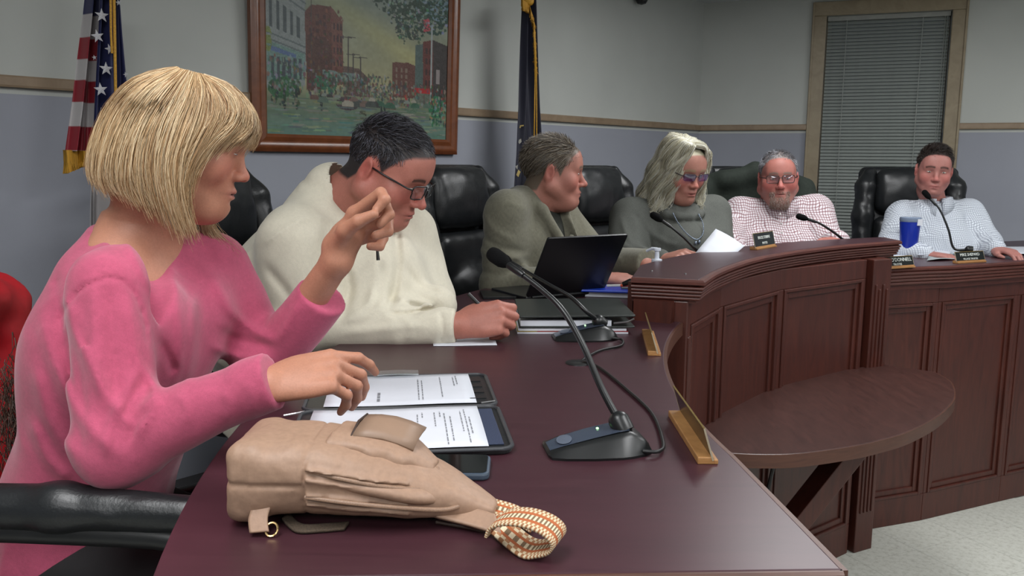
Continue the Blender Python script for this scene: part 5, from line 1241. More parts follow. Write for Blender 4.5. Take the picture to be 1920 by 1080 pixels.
# pink top: body, dropped sleeves, neckline
c = Sdf()
hem1 = pe1 + V3((0.0, 0, 0.0)); 
c.loft([V3((-0.735, 1.40, 0.44)), pe1 + [0.0, 0, 0.06], wa1 + [0.0, 0, 0], ch1 + [0.0, 0, -0.01], nb1 + [-0.01, 0, -0.105], nb1 + [-0.015, 0, -0.05], nb1 + [-0.015, 0, -0.008]], [LAT1] * 7,
       [0.185, 0.175, 0.16, 0.172, 0.175, 0.13, 0.066], [0.13, 0.122, 0.122, 0.135, 0.112, 0.085, 0.062], k=0.03)
c.el(ch1 + FW1 * 0.075 - LAT1 * 0.075 + [0, 0, 0.02], (0.075, 0.075, 0.08), k=0.05); c.el(ch1 + FW1 * 0.075 + LAT1 * 0.075 + [0, 0, 0.02], (0.075, 0.075, 0.08), k=0.05)
c.rc(rs1 + [0.0, 0, 0.0], re1, 0.057, 0.055, k=0.035); c.rc(re1, PX(470, 727, 1.17), 0.054, 0.0385, k=0.03); c.rc(PX(470, 727, 1.17), PX(506, 716, 1.17), 0.0385, 0.0405, k=0.01)
c.rc(ls1, le1, 0.062, 0.052, k=0.035); c.rc(le1, PX(606, 554, 1.465), 0.050, 0.043, k=0.025)
c.rc(rs1 + [0.0, 0.05, 0.012], nb1 + [-0.02, -0.02, -0.052], 0.036, 0.04, k=0.05); c.rc(ls1 + [0, -0.05, 0.02], nb1 + [-0.02, 0.02, -0.035], 0.045, 0.05, k=0.05)
# folds read along the cloth: (path, half width px, height m, nearest and farthest depth)
FW = [([(112, 545), (150, 640), (200, 740), (255, 800)], 13, .008, 1.0, 1.42), ([(80, 600), (105, 690), (150, 780), (215, 850)], 14, .007, 1.0, 1.42), ([(66, 690), (90, 780), (140, 860)], 14, .006, 1.0, 1.42), ([(60, 790), (90, 860), (130, 900)], 12, .005, 1.0, 1.42),
      ([(108, 520), (112, 560), (150, 700), (158, 860)], 10, -.004, 1.0, 1.42), ([(135, 590), (180, 690), (230, 760)], 8, -.006, 1.15, 1.42),
      ([(270, 690), (290, 735), (262, 770)], 8, .006, 1.0, 1.3), ([(262, 690), (235, 740), (205, 800), (200, 850)], 10, .006, 1.0, 1.3), ([(225, 770), (250, 790), (240, 850)], 9, -.005, 1.0, 1.3), ([(300, 745), (280, 780), (235, 850)], 8, .005, 1.0, 1.3),
      ([(175, 540), (178, 640), (190, 760)], 10, .004, 1.0, 1.3), ([(205, 545), (210, 640), (218, 740)], 9, -.005, 1.0, 1.3), ([(240, 560), (250, 640), (262, 690)], 9, .004, 1.0, 1.3),
      ([(120, 575), (115, 620), (135, 720), (152, 850)], 6, -.002, 1.0, 1.3), ([(110, 600), (150, 545), (205, 522), (245, 540), (270, 600), (275, 650)], 4, -.004, 1.0, 1.32),
      ([(330, 740), (350, 760), (345, 800)], 8, .003, 1.0, 1.25), ([(420, 735), (430, 760), (425, 790)], 8, .003, 1.0, 1.25), ([(465, 720), (475, 745), (472, 775)], 8, .0025, 1.0, 1.25),
      ([(400, 520), (440, 590), (510, 640)], 10, .006, 1.35, 1.7), ([(410, 620), (460, 640), (515, 650)], 9, -.005, 1.35, 1.7), ([(400, 650), (450, 670), (505, 672)], 9, .005, 1.35, 1.7), ([(520, 640), (545, 600), (560, 570)], 8, .004, 1.3, 1.6),
      ([(330, 560), (340, 640), (330, 720)], 10, .004, 1.1, 1.5), ([(365, 540), (362, 640), (350, 720)], 10, .004, 1.1, 1.5), ([(300, 640), (330, 700)], 9, -.005, 1.1, 1.5), ([(205, 400), (235, 450), (290, 560)], 6, .003, 1.1, 1.45)]
# neck opening in a V
s0 = PX(282, 440, 1.43)
c.loft([PX(330, 560, 1.245), PX(312, 500, 1.29), PX(285, 440, 1.36), PX(268, 390, 1.40)], [LAT1] * 4, [0.016, 0.040, 0.064, 0.078], [0.06, 0.06, 0.066, 0.076], k=0.004, op='-')
c.half(PX(509, 712, 1.17), rw1 - re1, k=0.004); 
cc = Sdf(); 
dsp = mixm(folds(0.0022, 14, 5, (1, 1, 0.30)), foldlines(FW))
def pink(v):
    b = np.array(lin((174, 78, 105))); return np.tile(b, (len(v), 1)) * (1 + 0.06 * vnoise(v * 60, 2) + 0.10 * vnoise(v * [260, 260, 700], 8))[:, None]
M_PINK = vcol('pink_knit', rough=0.85, spec=0.2, sheen=0.25, noise=0.08, nscale=700, weave=0.15)
# left sleeve ends with a slanted cuff: cut it with a local box rather than a plane through the body
ax = unit(lw1 - le1); cc_ = PX(606, 556, 1.465)
c.p.append(Prim(lambda P: np.maximum(-((P - cc_) @ ax), np.linalg.norm(P - (cc_ + ax * 0.05), axis=1) - 0.09), cc_ + ax * 0.05, 0.09, 0.004, '-'))
c.p[:] = [q for q in c.p if q.c is not None] 
bx_ = unit(rw1 - re1); cr_ = PX(511, 712, 1.17)
c.p.append(Prim(lambda P: np.maximum(-((P - cr_) @ bx_), np.linalg.norm(P - (cr_ + bx_ * 0.05), axis=1) - 0.09), cr_ + bx_ * 0.05, 0.09, 0.004, '-'))
v, f = c.mesh(0.0042, dsp, dmax=0.012); v = relax(v, f, 1)
top1 = tag(np_mesh('top', v, f, M_PINK, w1, pink(v)), 'pink long-sleeved knit top with V neck')
seated_legs(w1, pe1 + [0, 0, -0.05], FW1, LAT1, (24, 22, 24), res=0.01)
# hair: guide curves read in the plane of the head, swept into a mass and 4000 strands
XA = unit(H1[:3, 0]); HC = H1[:3, 3]
def HG(x, y, lx): return V3(onplane(x, y, Vector(HC + XA * lx), Vector(XA)))
G = [[(335, 128, -.03), (262, 146, -.03), (214, 190, -.03), (187, 250, -.03), (176, 312, -.03), (190, 350, -.03)],
     [(332, 128, 0), (260, 147, .01), (213, 190, .015), (186, 250, .02), (174, 315, .03), (184, 354, .035)],
     [(337, 130, .02), (275, 162, .05), (232, 212, .068), (206, 280, .075), (202, 335, .07), (222, 366, .065)],
     [(345, 132, .03), (300, 175, .062), (263, 232, .082), (243, 295, .09), (243, 345, .085), (265, 386, .08)],
     [(354, 134, .035), (324, 182, .066), (293, 238, .087), (278, 300, .094), (285, 360, .09), (305, 414, .08)],
     [(364, 137, .035), (348, 183, .066), (322, 243, .088), (308, 310, .096), (318, 375, .093), (340, 438, .08)],
     [(372, 139, .035), (374, 178, .064), (356, 238, .086), (334, 300, .094), (336, 370, .09), (362, 449, .076)],
     [(378, 140, .03), (402, 172, .056), (410, 215, .074), (383, 265, .086), (352, 320, .09), (346, 385, .088)],
     [(380, 141, .02), (424, 164, .040), (450, 204, .056), (440, 234, .066), (406, 264, .078), (368, 316, .085)],
     [(383, 141, .01), (434, 164, .022), (466, 204, .034), (471, 236, .042), (458, 257, .05), (440, 272, .056)],
     [(385, 141, -.01), (438, 165, -.01), (474, 208, -.005), (482, 242, .005), (477, 262, .012), (468, 277, .018)],
     [(380, 142, -.02), (430, 168, -.045), (462, 210, -.056), (465, 250, -.066), (450, 280, -.075), (435, 300, -.08)]]
def strands_from(G, N, seed, spread, cols, rad, lift=0.0, wave=0.0):
    rng = np.random.default_rng(seed)
    GP = np.stack([np.stack([np.array(p) for p in spline([Vector(q) for q in g], 4)]) for g in G])      # (K, m, 3)
    u = rng.uniform(0, len(G) - 1.001, N); i = u.astype(int); t = (u - i)[:, None, None]; t = t * t * (3 - 2 * t)
    P = GP[i] * (1 - t) + GP[i + 1] * t; m = P.shape[1]
    off = np.cumsum(rng.normal(size=(N, m, 3)) * 0.0006, 1); ramp = np.linspace(0.15, 1, m)[None, :, None]
    P = P + off + (rng.normal(size=(N, 1, 3)) * spread * ramp)
    P += XA_[None, None] * (rng.uniform(-0.006, 0.005, (N, 1, 1)) + lift)
    clump = rng.normal(size=(90, 3)) * 0.005; P += clump[(u * 90 / len(G)).astype(int) % 90][:, None, :] * np.linspace(0, 1, m)[None, :, None] ** 1.5
    if wave:
        nb_ = 46; ub = np.minimum((u * nb_ / len(G)).astype(int), nb_ - 1); php = rng.uniform(0, 6.28, nb_)[ub][:, None] + rng.normal(size=(N, 1)) * 0.35; fq_ = rng.uniform(0.8, 1.25, nb_)[ub][:, None]
        sx = np.linspace(0, 1, m)[None]; w1_ = np.sin(sx * 19 * fq_ + php) * sx ** 0.9 * wave; w2_ = np.cos(sx * 19 * fq_ + php) * sx ** 0.9 * wave * 0.8
        P = P + w1_[..., None] * WX[None, None] + w2_[..., None] * WY[None, None]
    L = rng.uniform(0.86, 1.0, N); idx = np.linspace(0, 1, 26 if wave else 14)[None] * L[:, None] * (m - 1); j = np.minimum(idx.astype(int), m - 2); w = (idx - j)[..., None]
    P = np.take_along_axis(P, j[..., None].repeat(3, 2), 1) * (1 - w) + np.take_along_axis(P, (j + 1)[..., None].repeat(3, 2), 1) * w
    ca = np.array([lin(c) for c in cols]); band = (0.5 + 0.5 * np.sin(u * 9.1) * np.sin(u * 23.7 + 1)); k = np.clip((band * 0.6 + rng.uniform(0, 1, N) * 0.55) * len(ca), 0, len(ca) - 1).astype(int)
    return P, ca[k] * rng.uniform(0.85, 1.15, (N, 1))
XA_ = XA
GW = [[HG(*q) for q in g] for g in G]
hm = Sdf()
for gi, g in enumerate(GW[:7]):
    pts = [np.array(p) - unit(np.array(p) - (HC + H1[:3,2]*0.01)) * 0.024 for p in spline([Vector(q) for q in g], 2)]
    hm.chain(pts, list(np.linspace(0.012, 0.016, 8)) + list(np.linspace(0.013, 0.004, len(pts) - 8)), k=0.004)
hm.set(H1); hm.el((0, -0.012, 0.020), (0.074, 0.087, 0.072), k=0.02); hm.el((-0.02, -0.06, -0.03), (0.07, 0.045, 0.07), k=0.03)
hm.half((0, 0.062, 0.05), (0, 0.75, -0.65), k=0.01); hm.set(None)
hairmass = sdf_obj(hm, 'hair', 0.005, plain('hair_under', (172, 134, 90), rough=0.6, noise=0.2, nscale=80), w1, it=2)
BL = [(100, 74, 52), (146, 110, 76), (176, 140, 100), (198, 168, 128), (220, 198, 162), (188, 156, 116)]
P, hc = strands_from(GW, 5200, 1, 0.0022, BL, 0.0006)
P_, hc_ = strands_from(GW[:8], 2200, 21, 0.0025, BL[1:], 0.0006, lift=0.004); P = np.concatenate([P, P_]); hc = np.concatenate([hc, hc_])
strands('hair_strand', P, 0.00055, M_HAIRS, w1, hc).__setitem__('kind', 'stuff')
GF = [[HG(*q) for q in g] for g in ([(372, 145, -.03), (410, 200, -.075), (408, 290, -.088), (388, 380, -.085), (385, 430, -.08), (412, 470, -.078)], [(376, 145, -.03), (420, 200, -.078), (414, 290, -.09), (392, 380, -.088), (396, 432, -.085), (444, 478, -.082)])]
P, hc = strands_from(GF, 420, 2, 0.004, BL[2:], 0.0006)
strands('hair_lock', P, 0.00055, M_HAIRS, w1, hc).__setitem__('kind', 'stuff')
# ---------------------------------------------------------------- man in cream pullover, writing
m2p = thing('person', 'dark-haired man with black glasses in cream zip pullover, leaning over desk writing', 'person', (-0.62, 2.3, 0.0))
H2 = hframe(PX(727, 317, 2.17), -17, 27, -3, 1.06)
FW2 = unit((0.97, -0.24, 0)); LAT2 = unit((-0.24, -0.97, 0))
nb2 = PX(628, 362, 2.22); pe2 = V3((-0.68, 2.42, 0.52)); wa2 = PX(545, 620, 2.28) + V3((-0.05, 0, 0)); ch2 = PX(600, 470, 2.24)
rs2, re2, rw2 = PX(545, 455, 2.06), PX(560, 612, 2.03), PX(862, 610, 2.01)
ls2, le2, lw2 = PX(765, 440, 2.38), PX(805, 560, 2.30), PX(735, 588, 2.14)
s = Sdf(); head(s, H2, fat=0.011, jaw=1.12, nose=1.05, dchin=0.012)
s.set(H2); s.rc((0, -0.03, -0.03), (0, -0.05, -0.10), 0.062, 0.064, k=0.025); s.set(None)
hb = H2[:3, :3] @ np.array([0, -0.04, -0.085]) + H2[:3, 3]
s.rc(hb, nb2 + [0, 0, -0.03], 0.065, 0.07, k=0.03)
s.loft([pe2, wa2, ch2, nb2 + [0, 0, -0.09], nb2 + [0, 0, -0.02]], [LAT2] * 5, [0.14, 0.13, 0.15, 0.14, 0.06], [0.11, 0.11, 0.11, 0.09, 0.06], k=0.03)
arm(s, rs2, re2, rw2, (0.045, 0.04, 0.04, 0.03)); arm(s, ls2, le2, lw2, (0.045, 0.04, 0.04, 0.03))
MH2 = handframe(rw2, PX(925, 597, 2.0) - rw2, V3((0.1, -0.72, 0.45)), 1.10)
hand(s, MH2, -1, [(52, 68, 30), (62, 72, 35), (68, 74, 35), (72, 72, 35)], [(0.018, 0.018, -0.010), (0.04, 0.052, -0.026), (0.036, 0.08, -0.044), (0.024, 0.096, -0.056)], spread=0.02, r=1.06)
MH2b = handframe(lw2, V3((-1, -0.75, -0.1)), V3((0, 0, 1)), 1.05); hand(s, MH2b, 1, REST, TH_REST)
v, f = s.mesh(0.0032); v = relax(v, f, 1)
np_mesh('body', v, f, M_SKIN, m2p, skin_cols(H2, (172, 112, 98), lips=(158, 88, 84), blush=(186, 92, 84), brow=(62, 46, 40), stubble=((150, 98, 88), 0.25), scalp=(48, 42, 42), hairline=hair_region(0.074, 0.05, 0.0, -0.06))(v))
eyes(H2, m2p, lid=0.6, lash=(30, 24, 22))
HCOL = [(38, 36, 40), (52, 50, 54), (78, 78, 86), (112, 113, 122), (34, 32, 34)]
def comb2(q):
    x, y, z = q.T; top = np.clip((z - 0.04) / 0.05, 0, 1)[:, None]
    return np.stack([0 * x, 0 * x - 0.1, 0 * x - 1], 1) * (1 - top) + np.stack([-0.35 + 0 * x, 0.9 + 0 * x, 0.0 * x], 1) * top
short_hair('hair', H2, hair_region(0.074, 0.05, 0.0, -0.06), 3800, lambda q: 0.009 + 0.024 * np.clip((q[:, 2] - 0.035) / 0.06, 0, 1), HCOL, m2p, M_HAIRS, comb2, 0.42, 0.0008, 5, 0.22, 5, fat=0.011)
M_GLF = plain('black_frame', (22, 22, 24), rough=0.3, noise=0.02)
M_LENS = lens_material('lens_clear')
glasses(H2, m2p, M_GLF, M_LENS, w=0.027, h=0.0165, y=0.112, full=True, r=0.0017)
c = Sdf()
c.loft([pe2 + [0, 0, -0.06], pe2 + [0.0, 0, 0.08], wa2, ch2, nb2 + [-0.02, 0, -0.1], nb2 + [-0.02, 0.0, -0.045], nb2 + [-0.01, 0, 0.0]], [LAT2] * 7,
       [0.21, 0.21, 0.215, 0.215, 0.20, 0.145, 0.075], [0.17, 0.185, 0.185, 0.165, 0.135, 0.10, 0.078], k=0.03)
c.rc(rs2, re2, 0.083, 0.07, k=0.05); c.rc(re2, PX(820, 612, 2.015), 0.066, 0.047, k=0.03); c.rc(PX(820, 612, 2.015), PX(850, 611, 2.012), 0.044, 0.041, k=0.006)
c.rc(ls2, le2, 0.078, 0.066, k=0.05); c.rc(le2, lw2 + (le2 - lw2) * 0.12, 0.062, 0.042, k=0.03)
c.rc(rs2 + [0.02, 0.05, 0.03], nb2 + [-0.02, -0.02, -0.03], 0.06, 0.06, k=0.05); c.rc(ls2 + [0, -0.05, 0.02], nb2 + [0, 0.02, -0.03], 0.06, 0.06, k=0.05)
c.el(PX(695, 545, 2.2), (0.15, 0.155, 0.18), k=0.08)
c.rc(PX(750, 577, 2.13), PX(818, 573, 2.15), 0.05, 0.05, k=0.03)
# standing collar
cn = unit(np.array(hb) - (nb2 + [0, 0, -0.03]))
c.rc(nb2 + [-0.012, 0, -0.03], nb2 + cn * 0.02 + [-0.018, 0, 0.0], 0.077, 0.0735, k=0.012)
c.rc(nb2 + cn * 0.02, nb2 + cn * 0.16, 0.0665, 0.0665, k=0.004, op='-')
c.loft([PX(735, 520, 2.0), PX(715, 450, 2.05), PX(690, 390, 2.1), PX(670, 350, 2.14)], [LAT2] * 4, [0.008, 0.03, 0.055, 0.07], [0.03, 0.045, 0.06, 0.07], k=0.006, op='-')
ax2 = unit(rw2 - re2); cr2 = PX(853, 611, 2.012)
c.p.append(Prim(lambda P: np.maximum(-((P - cr2) @ ax2), np.linalg.norm(P - (cr2 + ax2 * 0.05), axis=1) - 0.08), cr2 + ax2 * 0.05, 0.08, 0.004, '-'))
c.half((0, 0, DZ + 0.001), (0, 0, -1), k=0.004) if False else None
FL2 = [([(470, 545), (490, 580), (540, 640)], 9, .007, 1.8, 2.5), ([(450, 590), (500, 610), (560, 615)], 8, -.007, 1.8, 2.5), ([(500, 500), (545, 560), (570, 610)], 9, -.008, 1.8, 2.4), ([(445, 560), (500, 585), (530, 590)], 8, .006, 1.8, 2.5),
       ([(500, 455), (540, 425), (590, 405), (625, 420)], 4, .005, 1.8, 2.3), ([(640, 600), (690, 590), (720, 560)], 8, .006, 1.8, 2.2), ([(640, 625), (730, 615), (800, 610)], 8, .004, 1.8, 2.2), ([(750, 590), (770, 610), (765, 640)], 7, .004, 1.8, 2.2),
       ([(790, 545), (812, 555), (825, 560)], 7, .006, 2.0, 2.5), ([(760, 500), (790, 540), (820, 548)], 7, -.006, 2.0, 2.5), ([(745, 560), (780, 562), (815, 575)], 7, .008, 2.0, 2.5), ([(742, 425), (746, 500), (730, 578)], 8, -.015, 1.8, 2.5), ([(730, 588), (770, 588), (825, 575)], 5, -.012, 1.8, 2.5), ([(648, 500), (655, 545), (640, 600)], 10, -.012, 1.8, 2.4), ([(700, 540), (690, 570), (660, 590)], 7, .006, 1.8, 2.4), ([(700, 440), (705, 520), (690, 570)], 9, .004, 1.8, 2.5),
       ([(826, 585), (830, 615), (826, 645)], 4, -.006, 1.8, 2.2)]
v, f = c.mesh(0.0052, mixm(folds(0.0035, 10, 21, (1, 1, 0.45)), foldlines(FL2)), dmax=0.014); v = relax(v, f, 1)
def cream(v):
    b = np.array(lin((212, 206, 188))); return np.tile(b, (len(v), 1)) * (1 + 0.05 * vnoise(v * 30, 2) + 0.05 * vnoise(v * 300, 8))[:, None]
M_CREAM = vcol('cream_fleece', rough=0.9, spec=0.15, noise=0.06, nscale=600, weave=0.15, sheen=0.2)
np_mesh('pullover', v, f, M_CREAM, m2p, cream(v))
m = MB(); a, b = PX(707, 465, 2.035), PX(709, 488, 2.03); m.tube([a, b], [0.003, 0.0045], 8); m.build('zip_pull', plain('dark_metal', (35, 33, 32), rough=0.4, metal=0.6), m2p)
seated_legs(m2p, pe2, FW2, LAT2, (40, 44, 56))
def sph_cut(c, p, ax, R=0.06, off=0.04):
    ax = unit(ax); p = V3(p)
    c.p.append(Prim(lambda P: np.maximum(-((P - p) @ ax), np.linalg.norm(P - (p + ax * off), axis=1) - R), p + ax * off, R, 0.003, '-'))
# ---------------------------------------------------------------- man in tweed blazer, looking away to the right
m3 = thing('person', 'grey-haired man in green-grey tweed blazer behind the open laptop, looking right', 'person', (0.0, 3.15, 0.0))
H3 = hframe(PX(1036, 322, 3.1), 1, 3, 0, 1.03)
yb = radians(-32); FW3 = V3((cos(yb), sin(yb), 0)); LAT3 = V3((sin(yb), -cos(yb), 0))
nb3 = PX(1000, 366, 3.12); ch3 = PX(1000, 470, 3.15); wa3 = PX(980, 560, 3.2); pe3 = V3((wa3[0] - .02, 3.25, 0.5))
rs3, re3, rw3 = nb3 + LAT3 * 0.185 + [0, 0, -0.065], PX(935, 535, 2.95), PX(1125, 522, 2.86)
ls3, le3, lw3 = nb3 - LAT3 * 0.18 + [0, 0, -0.065], PX(1120, 490, 3.22), PX(1205, 492, 2.95)
s = Sdf(); head(s, H3, fat=0.004, nose=1.05, dchin=0.006); s.set(H3); s.rc((0, -0.03, -0.03), (0, -0.05, -0.1), 0.056, 0.058, k=0.02); s.set(None)
s.rc(H3[:3, :3] @ np.array([0, -0.04, -0.09]) + H3[:3, 3], nb3 + [0, 0, -0.03], 0.058, 0.062, k=0.03)
s.loft([pe3, wa3, ch3, nb3 + [0, 0, -0.08], nb3 + [0, 0, -0.01]], [LAT3] * 5, [0.13, 0.13, 0.15, 0.13, 0.06], [0.1, 0.1, 0.1, 0.08, 0.055], k=0.03)
arm(s, rs3, re3, rw3, (0.04, 0.035, 0.035, 0.028)); arm(s, ls3, le3, lw3, (0.04, 0.035, 0.035, 0.028))
hand(s, handframe(rw3, V3((1, 0.06, -0.03)), V3((0, -0.25, 1)), 1.05), -1, REST, TH_REST)
hand(s, handframe(lw3, V3((0.8, -0.5, -0.12)), V3((0, 0, 1)), 1.0), 1, REST, TH_REST)
v, f = s.mesh(0.0038); v = relax(v, f, 1)
np_mesh('body', v, f, M_SKIN, m3, skin_cols(H3, (164, 112, 98), lips=(150, 92, 88), blush=(188, 104, 94), brow=(96, 84, 72), scalp=(92, 80, 68), hairline=hair_region(0.085, 0.045, -0.02, -0.075))(v))
eyes(H3, m3, lid=0.3)
HC3 = [(70, 60, 50), (98, 86, 72), (124, 112, 96), (150, 140, 124), (84, 72, 60), (128, 124, 118)]
def comb3(q):
    x, y, z = q.T; top = np.clip((z - 0.05) / 0.04, 0, 1)[:, None]
    return np.stack([0 * x, -0.75 + 0 * x, -0.8 + 0 * x], 1) * (1 - top) + np.stack([0.55 + 0 * x, -0.65 + 0 * x, 0 * x], 1) * top
short_hair('hair', H3, hair_region(0.085, 0.045, -0.02, -0.075), 3600, lambda q: 0.034 + 0.025 * np.clip((q[:, 2] - 0.03) / 0.06, 0, 1), HC3, m3, M_HAIRS, comb3, 0.05, 0.0011, 6, 0.05, 6)
def blazer(v):
    b = np.array(lin((112, 110, 96))); t = np.sin(v[:, 0] * 700 + v[:, 2] * 500) * np.sin(v[:, 2] * 800 - v[:, 1] * 500)
    return np.tile(b, (len(v), 1)) * (1 + 0.10 * t + 0.14 * vnoise(v * 260, 4))[:, None]
M_TWEED = vcol('tweed', rough=0.9, spec=0.15, noise=0.10, nscale=800, weave=0.2, sheen=0.2)
c = Sdf()
c.loft([pe3, pe3 + [0, 0, 0.1], wa3, ch3, nb3 + [-0.01, 0, -0.08], nb3 + [-0.01, 0, -0.03], nb3 + [-0.015, 0.005, 0.01]], [LAT3] * 7, [0.19, 0.19, 0.19, 0.20, 0.20, 0.14, 0.072], [0.15, 0.155, 0.15, 0.14, 0.115, 0.09, 0.07], k=0.03)
c.rc(rs3, re3, 0.073, 0.062, k=0.04); c.rc(re3, PX(1100, 523, 2.86), 0.06, 0.046, k=0.03)
c.rc(ls3, le3, 0.072, 0.062, k=0.04); c.rc(le3, PX(1214, 494, 2.94), 0.058, 0.05, k=0.03)
c.rc(rs3 + [0, 0, 0.03], nb3 + [-0.01, 0, -0.02], 0.05, 0.055, k=0.05); c.rc(ls3 + [0, 0, 0.03], nb3 + [0, 0, -0.02], 0.05, 0.055, k=0.05)
# lapels and collar
for q in (-1, 1):
    c.chain([nb3 + LAT3 * 0.07 * q + [0, 0, 0.012], nb3 + LAT3 * 0.075 * q + FW3 * 0.08 + [0, 0, -0.05], nb3 + LAT3 * 0.045 * q + FW3 * 0.15 + [0, 0, -0.16]], [0.016, 0.02, 0.012], k=0.012)
c.loft([ch3 + FW3 * 0.15 + [0, 0, -0.06], ch3 + FW3 * 0.15 + [0, 0, 0.03], nb3 + FW3 * 0.09 + [0, 0, -0.05], nb3 + FW3 * 0.05 + [0, 0, 0.02]], [LAT3] * 4, [0.01, 0.035, 0.055, 0.06], [0.04, 0.045, 0.055, 0.06], k=0.006, op='-')
c.rc(nb3 + [0, 0, -0.03], nb3 + [0.01, 0, 0.05], 0.062, 0.066, k=0.004, op='-')
sph_cut(c, PX(1218, 495, 2.935), PX(1214, 494, 2.94) - le3, 0.075, 0.045); sph_cut(c, PX(1106, 523, 2.86), rw3 - re3, 0.07, 0.045)
FL3 = [([(905, 400), (925, 430), (960, 450)], 6, .006, 2.5, 3.4), ([(895, 430), (930, 460), (975, 470)], 6, -.006, 2.5, 3.4), ([(890, 460), (930, 485), (990, 480)], 6, .006, 2.5, 3.4), ([(885, 500), (930, 515), (985, 500)], 6, -.006, 2.5, 3.4), ([(925, 395), (950, 380), (990, 395)], 5, .003, 2.5, 3.4), ([(960, 480), (985, 500), (980, 530)], 6, .005, 2.5, 3.4),
       ([(1080, 440), (1090, 470), (1085, 500)], 5, .005, 2.5, 3.5), ([(1150, 478), (1165, 492), (1160, 505)], 5, .004, 2.5, 3.5)]
v, f = c.mesh(0.006, mixm(folds(0.003, 12, 31, (1, 1, 0.5)), foldlines(FL3)), dmax=0.014); v = relax(v, f, 1)
np_mesh('blazer', v, f, M_TWEED, m3, blazer(v))
c = Sdf(); c.loft([wa3, ch3, nb3 + [0, 0, -0.08], nb3 + [0, 0, -0.02], nb3 + [0.005, 0, 0.015]], [LAT3] * 5, [0.15, 0.165, 0.14, 0.1, 0.066], [0.12, 0.122, 0.1, 0.078, 0.066], k=0.02)
sdf_obj(c, 'shirt', 0.008, plain('dark_olive_shirt', (44, 46, 40), rough=0.8, noise=0.12), m3)
seated_legs(m3, pe3, FW3, LAT3, (58, 54, 50))
# ---------------------------------------------------------------- woman in grey, reading
w2 = thing('person', 'woman with long wavy pale hair, purple-tinted glasses and grey cowl sweater, reading a sheet', 'person', (0.72, 3.6, 0.0))
H4 = hframe(PX(1276, 316, 3.45), -62, 17, 0, 1.02)
yb = radians(-66); FW4 = V3((cos(yb), sin(yb), 0)); LAT4 = V3((sin(yb), -cos(yb), 0))
nb4 = PX(1262, 388, 3.5); ch4 = PX(1258, 450, 3.5); wa4 = PX(1255, 530, 3.55); pe4 = V3((wa4[0], 3.62, 0.5))
rs4, re4, rw4 = PX(1180, 412, 3.45), PX(1172, 492, 3.28), PX(1243, 487, 3.10)
ls4, le4, lw4 = PX(1335, 405, 3.62), PX(1350, 500, 3.45), PX(1330, 490, 3.2)
s = Sdf(); head(s, H4, fat=0.005, jaw=0.95, nose=0.95, ears=False, dchin=0.008); s.set(H4); s.rc((0, -0.03, -0.03), (0, -0.045, -0.1), 0.052, 0.055, k=0.02); s.set(None)
s.rc(H4[:3, :3] @ np.array([0, -0.035, -0.09]) + H4[:3, 3], nb4, 0.055, 0.058, k=0.03)
s.loft([pe4, wa4, ch4, nb4 + [0, 0, -0.08], nb4 + [0, 0, -0.01]], [LAT4] * 5, [0.13, 0.13, 0.14, 0.12, 0.06], [0.1, 0.1, 0.1, 0.08, 0.055], k=0.03)
arm(s, rs4, re4, rw4, (0.04, 0.035, 0.035, 0.026)); arm(s, ls4, le4, lw4, (0.04, 0.035, 0.035, 0.026))
hand(s, handframe(rw4, PX(1300, 470, 3.0) - rw4, V3((-0.1, -0.35, 0.9)), 0.98), -1, [(35, 45, 20), (42, 52, 25), (48, 52, 25), (50, 50, 25)], TH_GRIP)
hand(s, handframe(lw4, V3((-0.35, -0.9, 0.1)), V3((0.5, 0, 0.85)), 0.95), 1, [(30, 30, 15)] * 4, TH_GRIP)
v, f = s.mesh(0.0038); v = relax(v, f, 1)
np_mesh('body', v, f, M_SKIN, w2, skin_cols(H4, (168, 118, 104), lips=(168, 92, 88), blush=(196, 110, 100), brow=(150, 130, 104), scalp=(190, 184, 160), hairline=hair_region(0.086, 0.05, -0.03, -0.06))(v))
eyes(H4, w2, lid=0.6)
HB4 = np.linalg.inv(H4)
def L4(x, y, z): return H4[:3, :3] @ np.array([x, y, z]) + H4[:3, 3]
# hair guides in the head frame (right side = camera left), falling to the chest
GA = []
for (sd, seq) in ((1, [(-20, .0), (10, .005), (45, .0), (80, -.0), (115, -.005), (150, -.01), (180, -.01)]), (-1, [(-20, .0), (10, 0), (45, 0), (80, 0), (115, 0), (150, 0)][::-1])):
    for (deg, dz) in seq:
        a = radians(90 - deg) if True else 0    # deg: 0 = front of the ear side, 90 = ear, 180 = back
        d = np.array([sd * sin(radians(min(max(deg + 55, 0), 180))), cos(radians(min(max(deg + 55, 0), 180))), 0])
        part = np.array([np.interp(deg, [-20, 80, 180], [.016, .010, 0.0]), np.interp(deg, [-20, 80, 180], [.062, -.005, -.066]), np.interp(deg, [-20, 80, 180], [.112, .121, .103])])
        g = [part, part * 0.6 + np.array([d[0] * 0.05, d[1] * 0.07 - 0.003, 0.048]), np.array([d[0] * 0.088, d[1] * 0.105 - 0.008, 0.052]), np.array([d[0] * 0.102, d[1] * 0.112 - 0.014, -0.01]), np.array([d[0] * 0.112, d[1] * 0.11 - 0.03, -0.075]), np.array([d[0] * 0.122, d[1] * 0.11 - 0.03, -0.135]), np.array([d[0] * 0.128, d[1] * 0.115 - 0.02, -0.185 + (0.03 if deg < 20 else 0) + (0.02 if sd < 0 else 0)])]
        GA.append([L4(*p) for p in g])
for fr_ in ([(.016, .068, .108), (-.028, .088, .103), (-.064, .078, .068), (-.088, .05, .015), (-.104, .03, -.06), (-.112, .03, -.125), (-.116, .03, -.165)], [(.016, .066, .110), (-.02, .075, .112), (-.066, .06, .085), (-.092, .035, .02), (-.108, .015, -.06), (-.116, .015, -.13), (-.12, .015, -.18)]): GA.append([L4(*p) for p in fr_])
